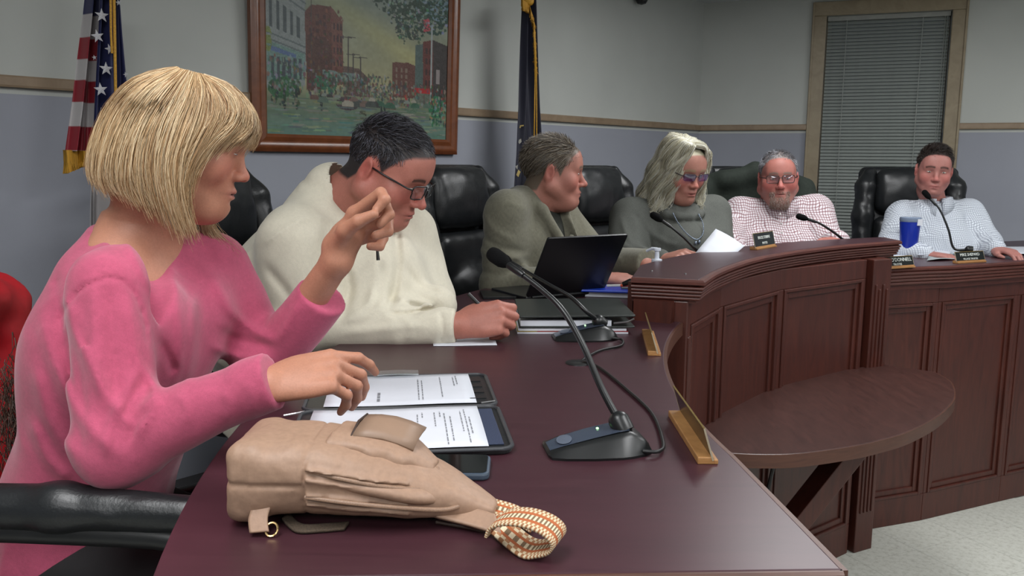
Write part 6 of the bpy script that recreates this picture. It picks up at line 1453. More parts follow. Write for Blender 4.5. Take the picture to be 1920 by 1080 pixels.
GA = [[L4(*p) for p in fr_] for fr_ in ([(.016, .068, .108), (.040, .088, .098), (.070, .074, .058), (.090, .046, .0), (.106, .02, -.06), (.114, .015, -.12), (.118, .015, -.16)],)] + GA
XA_ = unit(H4[:3, 0]) * 0.9; WX, WY = unit(H4[:3, 0]), unit(H4[:3, 1])
P, hc = strands_from(GA, 3600, 7, 0.004, [(156, 148, 124), (190, 184, 162), (210, 207, 190), (226, 225, 214), (202, 197, 172), (172, 163, 136)], 0.0008, wave=0.0125)
strands('hair_strand', P, 0.0010, M_HAIRS, w2, hc, taper=0.5).__setitem__('kind', 'stuff')
hm = Sdf(); hm.set(H4); hm.el((0, -0.012, 0.034), (0.08, 0.1, 0.086), k=0); hm.el((0, -0.062, -0.05), (0.088, 0.05, 0.10), k=0.04); hm.half((0, 0.058, 0.05), (0, 0.8, -0.6), k=0.01); hm.el((0, 0.06, -0.06), (0.085, 0.10, 0.10), k=0.01, op='-')
sdf_obj(hm, 'hair', 0.007, plain('hair_under_pale', (140, 132, 104), rough=0.6, noise=0.2, nscale=80), w2, it=2)
M_LENSP = lens_material('lens_purple', (0.45, 0.34, 0.80), 0.80, 0.08)
glasses(H4, w2, plain('dark_frame', (48, 40, 44), rough=0.35), M_LENSP, w=0.026, h=0.0135, y=0.108, full=False, r=0.0014)
c = Sdf()
c.loft([pe4, pe4 + [0, 0, 0.1], wa4, ch4, nb4 + [0, 0, -0.09], nb4 + [0, 0, -0.035], nb4 + [0, 0, 0.01]], [LAT4] * 7, [0.22, 0.22, 0.22, 0.215, 0.205, 0.15, 0.075], [0.17, 0.17, 0.165, 0.16, 0.13, 0.10, 0.07], k=0.03)
c.el(ch4 + FW4 * 0.1 + [0, 0, -0.02], (0.15, 0.12, 0.1), k=0.05)
c.rc(rs4, re4, 0.08, 0.07, k=0.05); c.rc(re4, rw4 + (re4 - rw4) * 0.08, 0.068, 0.04, k=0.03); c.rc(ls4, le4, 0.078, 0.068, k=0.05); c.rc(le4, lw4 + (le4 - lw4) * .1, 0.064, 0.042, k=0.03)
c.rc(rs4 + [0, 0, 0.03], nb4 + [0, 0, -0.03], 0.05, 0.055, k=0.05); c.rc(ls4 + [0, 0, 0.03], nb4 + [0, 0, -0.03], 0.05, 0.055, k=0.05)
for i in range(3):
    r_ = 0.062 + 0.012 * i; ring = [nb4 + LAT4 * r_ * 1.15 * cos(a) + FW4 * (r_ * sin(a) + 0.015 * i) + [0, 0, 0.03 - 0.022 * i - 0.02 * max(0, sin(a))] for a in np.linspace(0, 2 * pi, 13)]
    c.chain(ring, [0.017] * 13, k=0.008)
FL4 = [([(1165, 410), (1180, 450), (1215, 470)], 5, .006, 2.9, 3.9), ([(1190, 400), (1215, 440), (1220, 470)], 5, -.007, 2.9, 3.9), ([(1160, 450), (1190, 470), (1230, 478)], 5, .006, 2.9, 3.9), ([(1225, 440), (1250, 455), (1270, 460)], 5, .005, 2.9, 3.9)]
v, f = c.mesh(0.0065, mixm(folds(0.003, 11, 41, (1, 1, 0.5)), foldlines(FL4)), dmax=0.014); v = relax(v, f, 1)
np_mesh('sweater', v, f, plain('grey_sweater', (86, 88, 84), rough=0.9, noise=0.14, nscale=260, bump=0.2, spec=0.15), w2)
m = MB()
nk = [onplane(x_, y_, Vector(nb4 + FW4 * (0.12 + 0.10 * t_)), Vector(FW4)) for (x_, y_, t_) in ((1262, 400, 0), (1270, 416, .5), (1282, 432, .8), (1296, 445, 1), (1308, 449, 1), (1318, 438, .9), (1318, 420, .6), (1310, 402, .1))]
nk = spline(nk, 7)
for p in nk: m.sheet(superell(p, (0.0028, 0.0028, 0.0028), 1, 1, None, 8, 6))
for p in (nk[26], nk[30]): m.sheet(superell(p + Vector((0, 0, -0.014)), (0.006, 0.004, 0.008), 1, 1, None, 8, 6))
m.build('necklace', plain('silver_blue_bead', (128, 140, 156), rough=0.25, metal=0.6), w2, smooth=180)['kind'] = 'stuff'
seated_legs(w2, pe4, FW4, LAT4, (46, 46, 50))
# ---------------------------------------------------------------- man in red-checked shirt
def checks(name, base, line, per, wd, line2=None):
    n = NT(name); n.set(Roughness=0.85); n.b.inputs['Specular IOR Level'].default_value = 0.15
    tc = n.n('ShaderNodeTexCoord'); sx = n.n('ShaderNodeSeparateXYZ'); n.l(tc, 'Object', sx, 0)
    nz = n.n('ShaderNodeTexNoise', i_Scale=9.0); n.l(tc, 'Object', nz, 'Vector')
    col = None
    prev = n.n('ShaderNodeRGB'); prev.outputs[0].default_value = (*lin(base), 1); po = 0
    for ax, cc_, f_ in (('X', line, 1.0), ('Z', line2 or line, 1.0)):
        ad = n.n('ShaderNodeMath', operation='MULTIPLY_ADD'); ad.inputs[1].default_value = 0.05; n.l(nz, 'Fac', ad, 0); n.l(sx, ax, ad, 2)
        mu = n.n('ShaderNodeMath', operation='MULTIPLY'); mu.inputs[1].default_value = 1 / per; n.l(ad, 0, mu, 0)
        fr_ = n.n('ShaderNodeMath', operation='FRACT'); n.l(mu, 0, fr_, 0)
        lt = n.n('ShaderNodeMath', operation='LESS_THAN'); lt.inputs[1].default_value = wd; n.l(fr_, 0, lt, 0)
        sc_ = n.n('ShaderNodeMath', operation='MULTIPLY'); sc_.inputs[1].default_value = 0.75; n.l(lt, 0, sc_, 0)
        mx = n.n('ShaderNodeMix', data_type='RGBA'); n.l(sc_, 0, mx, 0); n.l(prev, po, mx, 6); mx.inputs[7].default_value = (*lin(cc_), 1); prev, po = mx, 2
    n.l(prev, po, n.b, 'Base Color'); MATS[name] = n.m; return n.m
m4 = thing('person', 'man with glasses and grey goatee in red and white checked shirt behind the raised counter', 'person', (1.35, 4.05, 0.0))
H5 = hframe(PX(1459, 333, 3.98), -101, 1, -2, 1.02)
yb = radians(-98); FW5 = V3((cos(yb), sin(yb), 0)); LAT5 = V3((sin(yb), -cos(yb), 0))
nb5 = PX(1460, 388, 4.02); ch5 = PX(1458, 445, 4.0); wa5 = PX(1458, 530, 3.98); pe5 = V3((wa5[0], 4.0, 0.48))
rs5, re5, rw5 = PX(1388, 405, 4.03), PX(1362, 470, 3.85), PX(1400, 490, 3.6)
ls5, le5, lw5 = PX(1528, 402, 4.03), PX(1552, 468, 3.85), PX(1572, 452, 3.66)
s = Sdf(); head(s, H5, fat=0.008, jaw=1.15, nose=1.05, dchin=0.012); s.set(H5); s.rc((0, -0.03, -0.03), (0, -0.045, -0.1), 0.062, 0.066, k=0.02)
s.el((0, 0.075, -0.105), (0.036, 0.024, 0.03), k=0.015); s.set(None)
s.rc(H5[:3, :3] @ np.array([0, -0.035, -0.09]) + H5[:3, 3], nb5, 0.064, 0.068, k=0.03)
s.loft([pe5, wa5, ch5, nb5 + [0, 0, -0.08], nb5 + [0, 0, -0.01]], [LAT5] * 5, [0.13, 0.13, 0.14, 0.12, 0.06], [0.1, 0.1, 0.1, 0.08, 0.055], k=0.03)
arm(s, rs5, re5, rw5, (0.04, 0.035, 0.035, 0.028)); arm(s, ls5, le5, lw5, (0.04, 0.035, 0.035, 0.028))
hand(s, handframe(rw5, V3((0.6, -0.8, 0)), V3((0, 0, 1)), 1.0), -1, REST, TH_REST); hand(s, handframe(lw5, V3((-0.75, -0.6, 0.0)), V3((0, -0.3, 1)), 1.0), 1, REST, TH_REST)
v, f = s.mesh(0.0042); v = relax(v, f, 1)
BM = lambda q: (q[:, 2] < -0.058) & (q[:, 2] > -0.135) & (q[:, 1] > 0.05) & (np.abs(q[:, 0]) < 0.042) & ~((np.abs(q[:, 0]) < 0.024) & (q[:, 2] > -0.083) & (q[:, 2] < -0.063))
np_mesh('body', v, f, M_SKIN, m4, skin_cols(H5, (166, 106, 96), lips=(158, 92, 88), blush=(190, 96, 92), brow=(120, 104, 96), stubble=((140, 116, 106), 0.35), scalp=(150, 140, 136), hairline=hair_region(0.092, 0.07, 0.0, -0.06))(v))
eyes(H5, m4, lid=0.4)
HC5 = [(122, 120, 124), (150, 150, 156), (176, 178, 186), (104, 100, 102)]
def comb5(q):
    x, y, z = q.T; top = np.clip((z - 0.05) / 0.04, 0, 1)[:, None]
    return np.stack([0 * x, -0.6 + 0 * x, -0.8 + 0 * x], 1) * (1 - top) + np.stack([0.2 * np.sign(x), 0.9 + 0 * x, 0.2 + 0 * x], 1) * top
short_hair('hair', H5, hair_region(0.09, 0.07, 0.0, -0.06), 2400, lambda q: 0.012 + 0.014 * np.clip((q[:, 2] - 0.03) / 0.06, 0, 1), HC5, m4, M_HAIRS, comb5, 0.45, 0.0010, 8, 0.25, 4, fat=0.008)
beard_hair(H5, m4, M_HAIRS, [(150, 122, 108), (164, 144, 132), (134, 108, 96), (178, 166, 160)], 1300, 0.008, BM, surf=v, rad=0.0008)
glasses(H5, m4, plain('brown_frame', (52, 36, 34), rough=0.35), M_LENS, w=0.027, h=0.0165, y=0.108, r=0.0017)
M_CHK = checks('red_check_cloth', (206, 200, 204), (116, 66, 74), 0.0112, 0.30)
c = Sdf()
c.loft([pe5, pe5 + [0, 0, 0.1], wa5, ch5, nb5 + [0, 0, -0.09], nb5 + [0, 0, -0.035], nb5 + [0, 0, 0.008]], [LAT5] * 7, [0.22, 0.23, 0.235, 0.225, 0.20, 0.145, 0.078], [0.19, 0.20, 0.195, 0.165, 0.13, 0.10, 0.075], k=0.03)
c.rc(rs5, re5, 0.085, 0.072, k=0.05); c.rc(re5, rw5, 0.07, 0.05, k=0.03); c.rc(ls5, le5, 0.085, 0.072, k=0.05); c.rc(le5, lw5 + (le5 - lw5) * .1, 0.068, 0.05, k=0.03)
c.rc(rs5 + [0, 0, 0.03], nb5 + [0, 0, -0.025], 0.05, 0.06, k=0.05); c.rc(ls5 + [0, 0, 0.03], nb5 + [0, 0, -0.025], 0.05, 0.06, k=0.05)
FL5 = [([(1385, 400), (1400, 430), (1380, 455)], 5, -.007, 3.5, 4.4), ([(1370, 410), (1365, 440), (1385, 460)], 5, .007, 3.5, 4.4), ([(1350, 440), (1375, 450), (1400, 455)], 4, .006, 3.5, 4.4), ([(1420, 395), (1440, 420), (1430, 455)], 6, .005, 3.5, 4.4), ([(1520, 400), (1515, 425), (1530, 445)], 5, -.007, 3.5, 4.4), ([(1478, 400), (1482, 450), (1480, 480)], 3, .006, 3.5, 4.4), ([(1400, 440), (1450, 446), (1500, 440)], 5, .005, 3.5, 4.4)]
v, f = c.mesh(0.0065, mixm(folds(0.004, 12, 51, (1, 1, 0.6)), foldlines(FL5)), dmax=0.016); v = relax(v, f, 1)
sh5 = np_mesh('shirt', v, f, M_CHK, m4)
def collar(person, nb, fw, lat, mat, r=0.072, h=0.04, drop=0.055, tipw=0.055, lift=0.012):
    """shirt collar: band and two points, open in front"""
    rows = [[], [], [], []]
    for i in range(25):
        a = -pi * 0.5 + 0.16 + (2 * pi - 0.32) * i / 24        # opening in front (fw at a = 90 deg shifted)
        d = lat * cos(a + pi) + fw * -sin(a) * -1 * -1
        fr_ = max(0, (float(d @ fw)))
        e = 1 - abs(i - 12) / 12; tip = (1 - e) ** 3
        base = nb + d * r
        rows[0].append(base + [0, 0, lift - 0.012]); rows[1].append(base + d * -0.004 + [0, 0, lift + h * (0.9 - 0.35 * tip)])
        rows[2].append(base + d * 0.008 + [0, 0, lift + h * (0.82 - 0.35 * tip)]); rows[3].append(base + d * (0.02 + 0.018 * tip) + [0, 0, lift - 0.008 - drop * tip])
    m = MB(); m.sheet([[Vector(p) for p in r_] for r_ in rows]); o = m.build('collar', mat, person, smooth=60, fix=False)
    so = o.modifiers.new('t', 'SOLIDIFY'); so.thickness = 0.003; so.offset = 0
collar(m4, nb5 + [0, 0, 0.0], FW5, LAT5, M_CHK, r=0.079, h=0.034)
m = MB()
for k in range(4):
    p = onplane(1463 + k * 1.5, 402 + k * 17, Vector(ch5 + FW5 * 0.17), Vector(FW5)); m.sheet(superell(p, (0.005, 0.004, 0.005), 1, 1, None, 8, 6))
m.build('button', plain('pale_button', (190, 186, 184), rough=0.4), m4, smooth=180)['kind'] = 'stuff'
seated_legs(m4, pe5, FW5, LAT5, (52, 56, 66))
# ---------------------------------------------------------------- young man in pale checked shirt
m5 = thing('person', 'young short-haired man in pale checked shirt sitting before the window blind', 'person', (2.1, 4.4, 0.0))
H6 = hframe(PX(1751, 320, 4.25), -108, 3, 4, 1.0)
yb = radians(-104); FW6 = V3((cos(yb), sin(yb), 0)); LAT6 = V3((sin(yb), -cos(yb), 0))
nb6 = PX(1754, 384, 4.30); ch6 = PX(1752, 440, 4.28); wa6 = PX(1752, 520, 4.28); pe6 = V3((wa6[0], 4.3, 0.48))
rs6, re6, rw6 = PX(1690, 408, 4.30), PX(1672, 466, 4.12), PX(1740, 478, 3.98)
ls6, le6, lw6 = PX(1818, 405, 4.32), PX(1850, 458, 4.18), PX(1868, 468, 4.05)
s = Sdf(); head(s, H6, fat=0.0, nose=1.0); s.set(H6); s.rc((0, -0.03, -0.03), (0, -0.045, -0.1), 0.052, 0.054, k=0.02); s.set(None)
s.rc(H6[:3, :3] @ np.array([0, -0.035, -0.09]) + H6[:3, 3], nb6, 0.053, 0.055, k=0.03)
s.loft([pe6, wa6, ch6, nb6 + [0, 0, -0.08], nb6 + [0, 0, -0.01]], [LAT6] * 5, [0.12, 0.12, 0.13, 0.11, 0.055], [0.1, 0.1, 0.1, 0.08, 0.05], k=0.03)
arm(s, rs6, re6, rw6, (0.04, 0.035, 0.035, 0.026)); arm(s, ls6, le6, lw6, (0.04, 0.035, 0.035, 0.026))
hand(s, handframe(rw6, V3((0.7, -0.7, 0)), V3((0, 0, 1)), 1.0), -1, REST, TH_REST); hand(s, handframe(lw6, V3((0.25, -0.95, -0.02)), V3((0, 0, 1)), 1.0), 1, REST, TH_REST)
v, f = s.mesh(0.0042); v = relax(v, f, 1)
np_mesh('body', v, f, M_SKIN, m5, skin_cols(H6, (162, 110, 102), lips=(160, 88, 86), blush=(190, 104, 98), brow=(54, 40, 36), stubble=((140, 96, 90), 0.15), scalp=(46, 36, 34), hairline=hair_region(0.082, 0.055, 0.0, -0.06))(v))
eyes(H6, m5, lid=0.25, iris=(64, 84, 84))
HC6 = [(38, 30, 28), (52, 42, 38), (66, 54, 48), (28, 22, 22)]
def comb6(q):
    x, y, z = q.T; top = np.clip((z - 0.05) / 0.04, 0, 1)[:, None]
    return np.stack([0 * x, -0.3 + 0 * x, -0.9 + 0 * x], 1) * (1 - top) + np.stack([-0.5 + 0 * x, 0.2 + 0 * x, 0.5 + 0 * x], 1) * top
short_hair('hair', H6, hair_region(0.082, 0.055, 0.0, -0.06), 3000, lambda q: 0.009 + 0.026 * np.clip((q[:, 2] - 0.04) / 0.06, 0, 1), HC6, m5, M_HAIRS, comb6, 0.85, 0.0010, 9, 0.35, 5)
M_CHK2 = checks('grey_check_cloth', (206, 212, 220), (142, 148, 160), 0.0085, 0.35)
c = Sdf()
c.loft([pe6, pe6 + [0, 0, 0.1], wa6, ch6, nb6 + [0, 0, -0.09], nb6 + [0, 0, -0.035], nb6 + [0, 0, 0.004]], [LAT6] * 7, [0.18, 0.19, 0.195, 0.20, 0.185, 0.13, 0.066], [0.145, 0.15, 0.15, 0.14, 0.115, 0.09, 0.064], k=0.03)
c.rc(rs6, re6, 0.075, 0.07, k=0.05); c.rc(re6, rw6 + (re6 - rw6) * .1, 0.066, 0.045, k=0.03); c.rc(ls6, le6, 0.075, 0.066, k=0.05); c.rc(le6, lw6 + (le6 - lw6) * .1, 0.06, 0.045, k=0.03)
c.rc(rs6 + [0, 0, 0.03], nb6 + [0, 0, -0.025], 0.045, 0.05, k=0.05); c.rc(ls6 + [0, 0, 0.03], nb6 + [0, 0, -0.025], 0.045, 0.05, k=0.05)
FL6 = [([(1700, 385), (1712, 415), (1740, 440)], 4, -.006, 3.8, 4.7), ([(1690, 420), (1725, 440), (1760, 445)], 5, .006, 3.8, 4.7), ([(1650, 445), (1680, 440), (1715, 455)], 4, .006, 3.8, 4.7), ([(1810, 400), (1818, 430), (1835, 450)], 5, -.006, 3.8, 4.7), ([(1830, 440), (1850, 435), (1865, 450)], 4, .006, 3.8, 4.7), ([(1758, 395), (1770, 440), (1780, 470)], 3, .005, 3.8, 4.7)]
v, f = c.mesh(0.0065, mixm(folds(0.004, 13, 61, (1, 1, 0.6)), foldlines(FL6)), dmax=0.016); v = relax(v, f, 1)
np_mesh('shirt', v, f, M_CHK2, m5); collar(m5, nb6 + [0, 0, 0.0], FW6, LAT6, M_CHK2, r=0.066, h=0.036)
seated_legs(m5, pe6, FW6, LAT6, (44, 46, 54))
# ---------------------------------------------------------------- papers, portfolio, phones, binders, laptop
M_PAPER = plain('white_paper', (205, 208, 216), rough=0.8, noise=0.02, spec=0.2)
M_INK = plain('print_grey', (120, 122, 128), rough=0.8)
def rrect(x0, x1, y0, y1, r, n=6):
    out = []
    for cx, cy, a0 in ((x1 - r, y1 - r, 0), (x0 + r, y1 - r, 90), (x0 + r, y0 + r, 180), (x1 - r, y0 + r, 270)):
        out += [(cx + r * cos(radians(a0 + 90 * i / n)), cy + r * sin(radians(a0 + 90 * i / n))) for i in range(n + 1)]
    return out
pd = (D(895, 772) - D(589, 781)).normalized(); p0 = D(589, 781); MPF = frame((p0.x, p0.y, DZ), pd)     # x along the pages, y away from the camera
pf = thing('portfolio', 'open black zip-round leather portfolio holding printed sheets', 'portfolio', (p0.x + 0.13, p0.y, DZ))
m = MB(); m.prism(rrect(-0.02, 0.312, -0.225, -0.003, 0.02), 0.0005, 0.009, MPF); m.build('cover', M_LEA, pf, bevel=0.003)
m = MB(); m.prism(rrect(-0.02, 0.312, 0.003, 0.225, 0.02), 0.0005, 0.009, MPF); m.build('cover', M_LEA, pf, bevel=0.003)
m = MB(); m.box((-0.018, -0.006, 0.0005), (0.308, 0.006, 0.005), MPF); m.build('spine', M_LEA, pf)
for (ya, yb) in ((-0.225, -0.003), (0.003, 0.225)):
    rr_ = rrect(-0.02, 0.312, ya, yb, 0.02); m = MB(); m.tube([MPF @ Vector((x, y, 0.0095)) for x, y in rr_] + [MPF @ Vector((*rr_[0], 0.0095))], 0.0035, 6); m.build('zip_edge', plain('zip_grey', (58, 60, 64), rough=0.5, noise=0.2, nscale=900), pf, smooth=60)
m = MB(); m.box((0.20, -0.205, 0.009), (0.300, -0.02, 0.0115), MPF); m.build('pocket', plain('navy_flecked_cloth', (40, 50, 74), rough=0.7, noise=0.5, nscale=700), pf, bevel=0.001)
m = MB(); m.box((0.26, 0.02, 0.009), (0.300, 0.2, 0.0115), MPF); m.build('pocket', M_LEA, pf, bevel=0.001)
for k in range(4):
    m = MB(); m.box((0.268, 0.04 + k * 0.04, 0.0115), (0.297, 0.044 + k * 0.04, 0.013), MPF); m.build('pen_loop', M_LEA, pf)
m = MB(); m.tube([MPF @ Vector((0.285, 0.012, 0.012)), MPF @ Vector((0.310, 0.018, 0.013))], 0.002, 6); m.build('zip_pull', plain('steel', (170, 170, 172), rough=0.3, metal=0.9), pf)
m = MB(); m.tube([MPF @ Vector((-0.05, 0.0, 0.003)), MPF @ Vector((-0.03, 0.001, 0.006)), MPF @ Vector((-0.015, 0.0, 0.009))], 0.002, 6); m.build('zip_pull', plain('steel', (170, 170, 172), rough=0.3, metal=0.9), pf)
def sheet(label, M, L, Wd, curl=0.004, z=0.0, rows_=None, grp='sheets in the portfolio', name='paper_sheet'):
    """printed sheet: x runs down the page (from its foot), y across it"""
    t = MB(); R = []
    for i in range(13):
        x = L * i / 12; R.append([M @ Vector((x, -Wd + Wd * j / 8, z + curl * (0.35 + 0.65 * sin(pi * j / 8)) * (0.5 + 0.5 * cos(2 * pi * i / 12 + 1)) + 0.0006)) for j in range(9)])
    t.sheet(R); o = t.build(name, M_PAPER, None, smooth=180, fix=False); so = o.modifiers.new('t', 'SOLIDIFY'); so.thickness = 0.0006; so.offset = -1
    tag(o, label, 'paper', grp); return o
def print_lines(o, M, L, Wd, lines, z, curl=0.004):
    rng = random.Random(5); m = MB()
    for (x, y0, y1, h) in lines:
        y = y0
        while y < y1:
            w = rng.uniform(0.006, 0.018); y2 = min(y + w, y1)
            def zz(xx, yy):
                i = 12 * xx / L; j = 8 * (yy + Wd) / Wd
                return z + curl * (0.35 + 0.65 * sin(pi * j / 8)) * (0.5 + 0.5 * cos(2 * pi * i / 12 + 1)) + 0.0018
            m.add([M @ Vector((x, y, zz(x, y))), M @ Vector((x + h, y, zz(x + h, y))), M @ Vector((x + h, y2, zz(x + h, y2))), M @ Vector((x, y2, zz(x, y2)))], [(0, 1, 2, 3)]); y = y2 + 0.004
    q = m.build('printed_text', M_INK, o, fix=False); q['kind'] = 'stuff'; return q
M1 = MPF
s1 = sheet('printed white sheet on the near side of the open portfolio', M1, 0.276, 0.215, 0.004, 0.0095)
print_lines(s1, M1, 0.276, 0.215, [(0.256, -0.16, -0.075, 0.0018), (0.25, -0.20, -0.03, 0.0016), (0.243, -0.15, -0.04, 0.0016), (0.225, -0.19, -0.07, 0.0018), (0.216, -0.205, -0.05, 0.0018), (0.209, -0.07, -0.04, 0.0018), (0.20, -0.12, -0.04, 0.0018), (0.18, -0.07, -0.04, 0.0018), (0.172, -0.11, -0.05, 0.0018)], 0.0095)
M2_ = MPF @ Matrix.Translation((0.014, 0.222, 0))
s2_ = sheet('printed white sheet on the far side of the open portfolio', M2_, 0.264, 0.205, 0.004, 0.0095)
print_lines(s2_, M2_, 0.264, 0.205, [(0.236, -0.09, -0.02, 0.0018), (0.23, -0.1, -0.03, 0.0018), (0.205, -0.17, -0.03, 0.0018), (0.17, -0.18, -0.05, 0.0018), (0.163, -0.18, -0.04, 0.0018), (0.09, -0.18, -0.12, 0.005)], 0.0095)
m = MB(); Mc = MPF @ Matrix.Translation((0.10, 0.205, 0.016)); R = [[Mc @ Vector((x, y, 0.0015 * sin(x * 40))) for x in (0, 0.02, 0.04, 0.06, 0.08)] for y in (0, 0.02, 0.04)]; m.sheet(R)
gl = NT('clear_sleeve'); gl.set(Roughness=0.1); gl.b.inputs['Transmission Weight'].default_value = 0.9; gl.b.inputs['Base Color'].default_value = (0.85, 0.9, 0.95, 1); gl.b.inputs['IOR'].default_value = 1.1
o = m.build('plastic_sleeve', gl.m, None, fix=False); tag(o, 'clear plastic tab sticking up at the far edge of the portfolio', 'sleeve')
def phone(label, M, L, Wd, T, body, scr=True, cat='phone'):
    t = thing('phone', label, cat, M.translation)
    m = MB(); m.prism(rrect(0, L, 0, Wd, 0.012), 0.0004, T, M); m.build('case', body, t, bevel=0.003)
    m = MB(); m.prism(rrect(0.004, L - 0.004, 0.004, Wd - 0.004, 0.009), T - 0.0005, T + 0.0006, M); sc = m.build('screen', plain('dark_glass', (14, 17, 19), rough=0.06, noise=0.0, spec=0.6), t)
    return t
a, b = D(917, 903), D(735, 901); dph = (a - b).normalized(); M = frame((a - dph * 0.162), dph)
ph = phone('dark phone in slate blue case beside the beige bag', M, 0.162, 0.080, 0.0105, plain('slate_case', (58, 70, 84), rough=0.45))
m = MB(); m.box((0.07, 0.0, 0.004), (0.1, -0.0012, 0.007), M); m.build('side_button', plain('slate_case', (58, 70, 84), rough=0.45), ph)
a, b = D(930, 601), D(985, 597); d_ = (b - a).normalized(); M = frame(a, d_); ph2 = phone('thin black phone lying by the writing hand of the man in cream', M, 0.15, 0.07, 0.009, M_PLA)
a, b, c_ = D(862, 649), D(932, 648), D(957, 620); M = frame(b - (b - a).normalized() * 0.15, b - a); o = sheet('small white note under the writing hand', M @ Matrix.Translation((0, 0.14, 0)), 0.15, 0.14, 0.001, 0.0, grp=None); o['category'] = 'paper'
pv = MB(); h0 = PX(905, 582, 2.02); pv.tube([PX(878, 551, 2.03), PX(905, 578, 2.02), PX(932, 606, 2.0)], [0.0052, 0.005, 0.002], 8); o = pv.build('pen', M_PLA, None, smooth=60); tag(o, 'black pen held by the man in cream', 'pen')
# stack in front of the raised counter: report, loose sheets, big black binder
a, b = D(970, 626), D(1178, 626); dx = (b - a).normalized(); MS = frame(a, dx); Lw = (b - a).length
def slab(name, label, cat, M, x0, x1, y0, y1, z0, z1, mat, grp=None, bev=0.001):
    m = MB(); m.box((x0, y0, z0), (x1, y1, z1), M); o = m.build(name, mat, None, bevel=bev); return tag(o, label, cat, grp)
rep = thing('report', 'glossy report with red and yellow striped edge at the bottom of the stack', 'report', a)
m = MB(); m.box((0, 0, 0.0003), (Lw, 0.22, 0.005), MS); m.build('pages', M_PAPER, rep)
for (x0, x1, cc_) in ((0.0, 0.05, (150, 130, 60)), (0.05, 0.12, (150, 60, 48)), (0.12, 0.16, (70, 110, 60)), (0.16, Lw, (150, 44, 48))):
    m = MB(); m.box((x0, -0.0006, 0.005), (x1, 0.22, 0.0062), MS); m.build('cover_strip', plain('cover_%d_%d' % cc_[:2], cc_, rough=0.4), rep)
slab('paper_stack', 'loose white sheets lying on the report in the stack', 'papers', MS, 0.002, Lw - 0.004, 0.004, 0.22, 0.0065, 0.0135, M_PAPER)
bnd = thing('binder', 'thick grey-black vinyl binder on top of the paper stack', 'binder', a)
MB_ = MS @ Matrix.Translation((0.004, 0.0, 0.015))
for k, (z0, z1, y0) in enumerate(((0.0, 0.004, 0.0), (0.026, 0.031, -0.004))):
    m = MB(); m.prism(rrect(0, 0.295, y0, 0.27, 0.006), z0, z1, MB_ @ (Matrix.Rotation(radians(0.0 if k == 0 else -0.6), 4, 'Y'))); m.build('cover', plain('binder_vinyl', (46, 50, 48), rough=0.38, noise=0.06), bnd, bevel=0.0015)
m = MB(); m.box((0.004, 0.006, 0.0042), (0.235, 0.26, 0.018), MB_); m.build('pages', M_PAPER, bnd)
m = MB(); m.tube([MB_ @ Vector((0.24, 0.002, 0.012)), MB_ @ Vector((0.275, -0.002, 0.016)), MB_ @ Vector((0.292, 0.0, 0.024))], 0.0025, 6); m.build('ring_rod', plain('steel', (170, 170, 172), rough=0.3, metal=0.9), bnd)
# blue folder, clipboard, pens behind the binder
a, b = D(1088, 556), D(1206, 560); MBf = frame(a + Vector((0, -0.02, 0)), b - a); Lb = (b - a).length
slab('folder', 'bright blue plastic folder behind the black binder', 'folder', MBf, 0, Lb, 0, 0.2, 0.018, 0.026, plain('blue_plastic', (24, 58, 168), rough=0.35), bev=0.003)
slab('paper_stack', 'papers under the bright blue folder', 'papers', MBf, 0.01, Lb - 0.01, 0.02, 0.19, 0.0005, 0.0175, M_PAPER)
cl = thing('clipboard', 'grey clipboard with wire clip next to the raised counter end', 'clipboard', MBf @ Vector((0.2, 0.16, 0.027)))
m = MB(); m.box((0.13, 0.03, 0.0265), (0.25, 0.2, 0.0295), MBf @ Matrix.Rotation(radians(4), 4, 'Z')); m.build('board', plain('clip_grey', (84, 92, 96), rough=0.5), cl)
m = MB(); m.tube(spline([MBf @ Vector(p) for p in ((0.18, 0.05, 0.034), (0.2, 0.07, 0.042), (0.21, 0.055, 0.034), (0.225, 0.075, 0.040), (0.235, 0.06, 0.034))], 5), 0.0016, 6); m.build('clip', plain('steel', (170, 170, 172), rough=0.3, metal=0.9), cl)
m = MB(); m.tube([PX(1138, 536, 2.74), PX(1164, 535.5, 2.72)], 0.0045, 8); o = m.build('pen', plain('white_barrel', (196, 196, 192), rough=0.4), None, smooth=60); tag(o, 'white pen with orange end beside the blazer man\'s hand', 'pen')
m = MB(); m.tube([PX(1164, 535.5, 2.72), PX(1182, 535, 2.705)], 0.0047, 8); m.build('grip', plain('orange_grip', (206, 84, 50), rough=0.5), o, smooth=60)
m = MB(); m.tube([PX(1168, 533, 2.60), PX(1182, 528, 2.59), PX(1198, 526, 2.58)], [0.007, 0.010, 0.006], 8); o = m.build('marker', M_PLA, None, smooth=60); tag(o, 'black marker leaning by the corner of the raised counter', 'marker')
# laptop
lt = thing('laptop', 'open black laptop seen from behind in front of the man in blazer', 'laptop', at(1060, 548, 2.72))
zb = DZ + 0.017; BL = onz(986, 556, zb); BR = at(1131, 545, BL.y + 0.15); BR.z = zb; TL = at(1026, 446, BL.y - 0.105)
xd = (BR - BL); Lx = xd.length; upv = TL - BL
ml = frame(BL, xd, upv)
m = MB(); m.prism(rrect(0, Lx, 0, (TL - BL).dot(Vector((ml[0][2], ml[1][2], ml[2][2]))), 0.006, 4), -0.0035, 0.0035, ml @ Matrix.Rotation(pi / 2, 4, 'X')); lid = m.build('lid', plain('laptop_black', (13, 14, 17), rough=0.35, noise=0.02), lt, bevel=0.0012)
bd = Vector((-xd.y, xd.x, 0)).normalized(); Mb = frame(BL, xd)
m = MB(); m.prism(rrect(-0.0, Lx, 0.0, 0.225, 0.008, 4), -0.0165, -0.002, Mb); m.build('keyboard_base', plain('laptop_black', (13, 14, 17), rough=0.35, noise=0.02), lt, bevel=0.002)
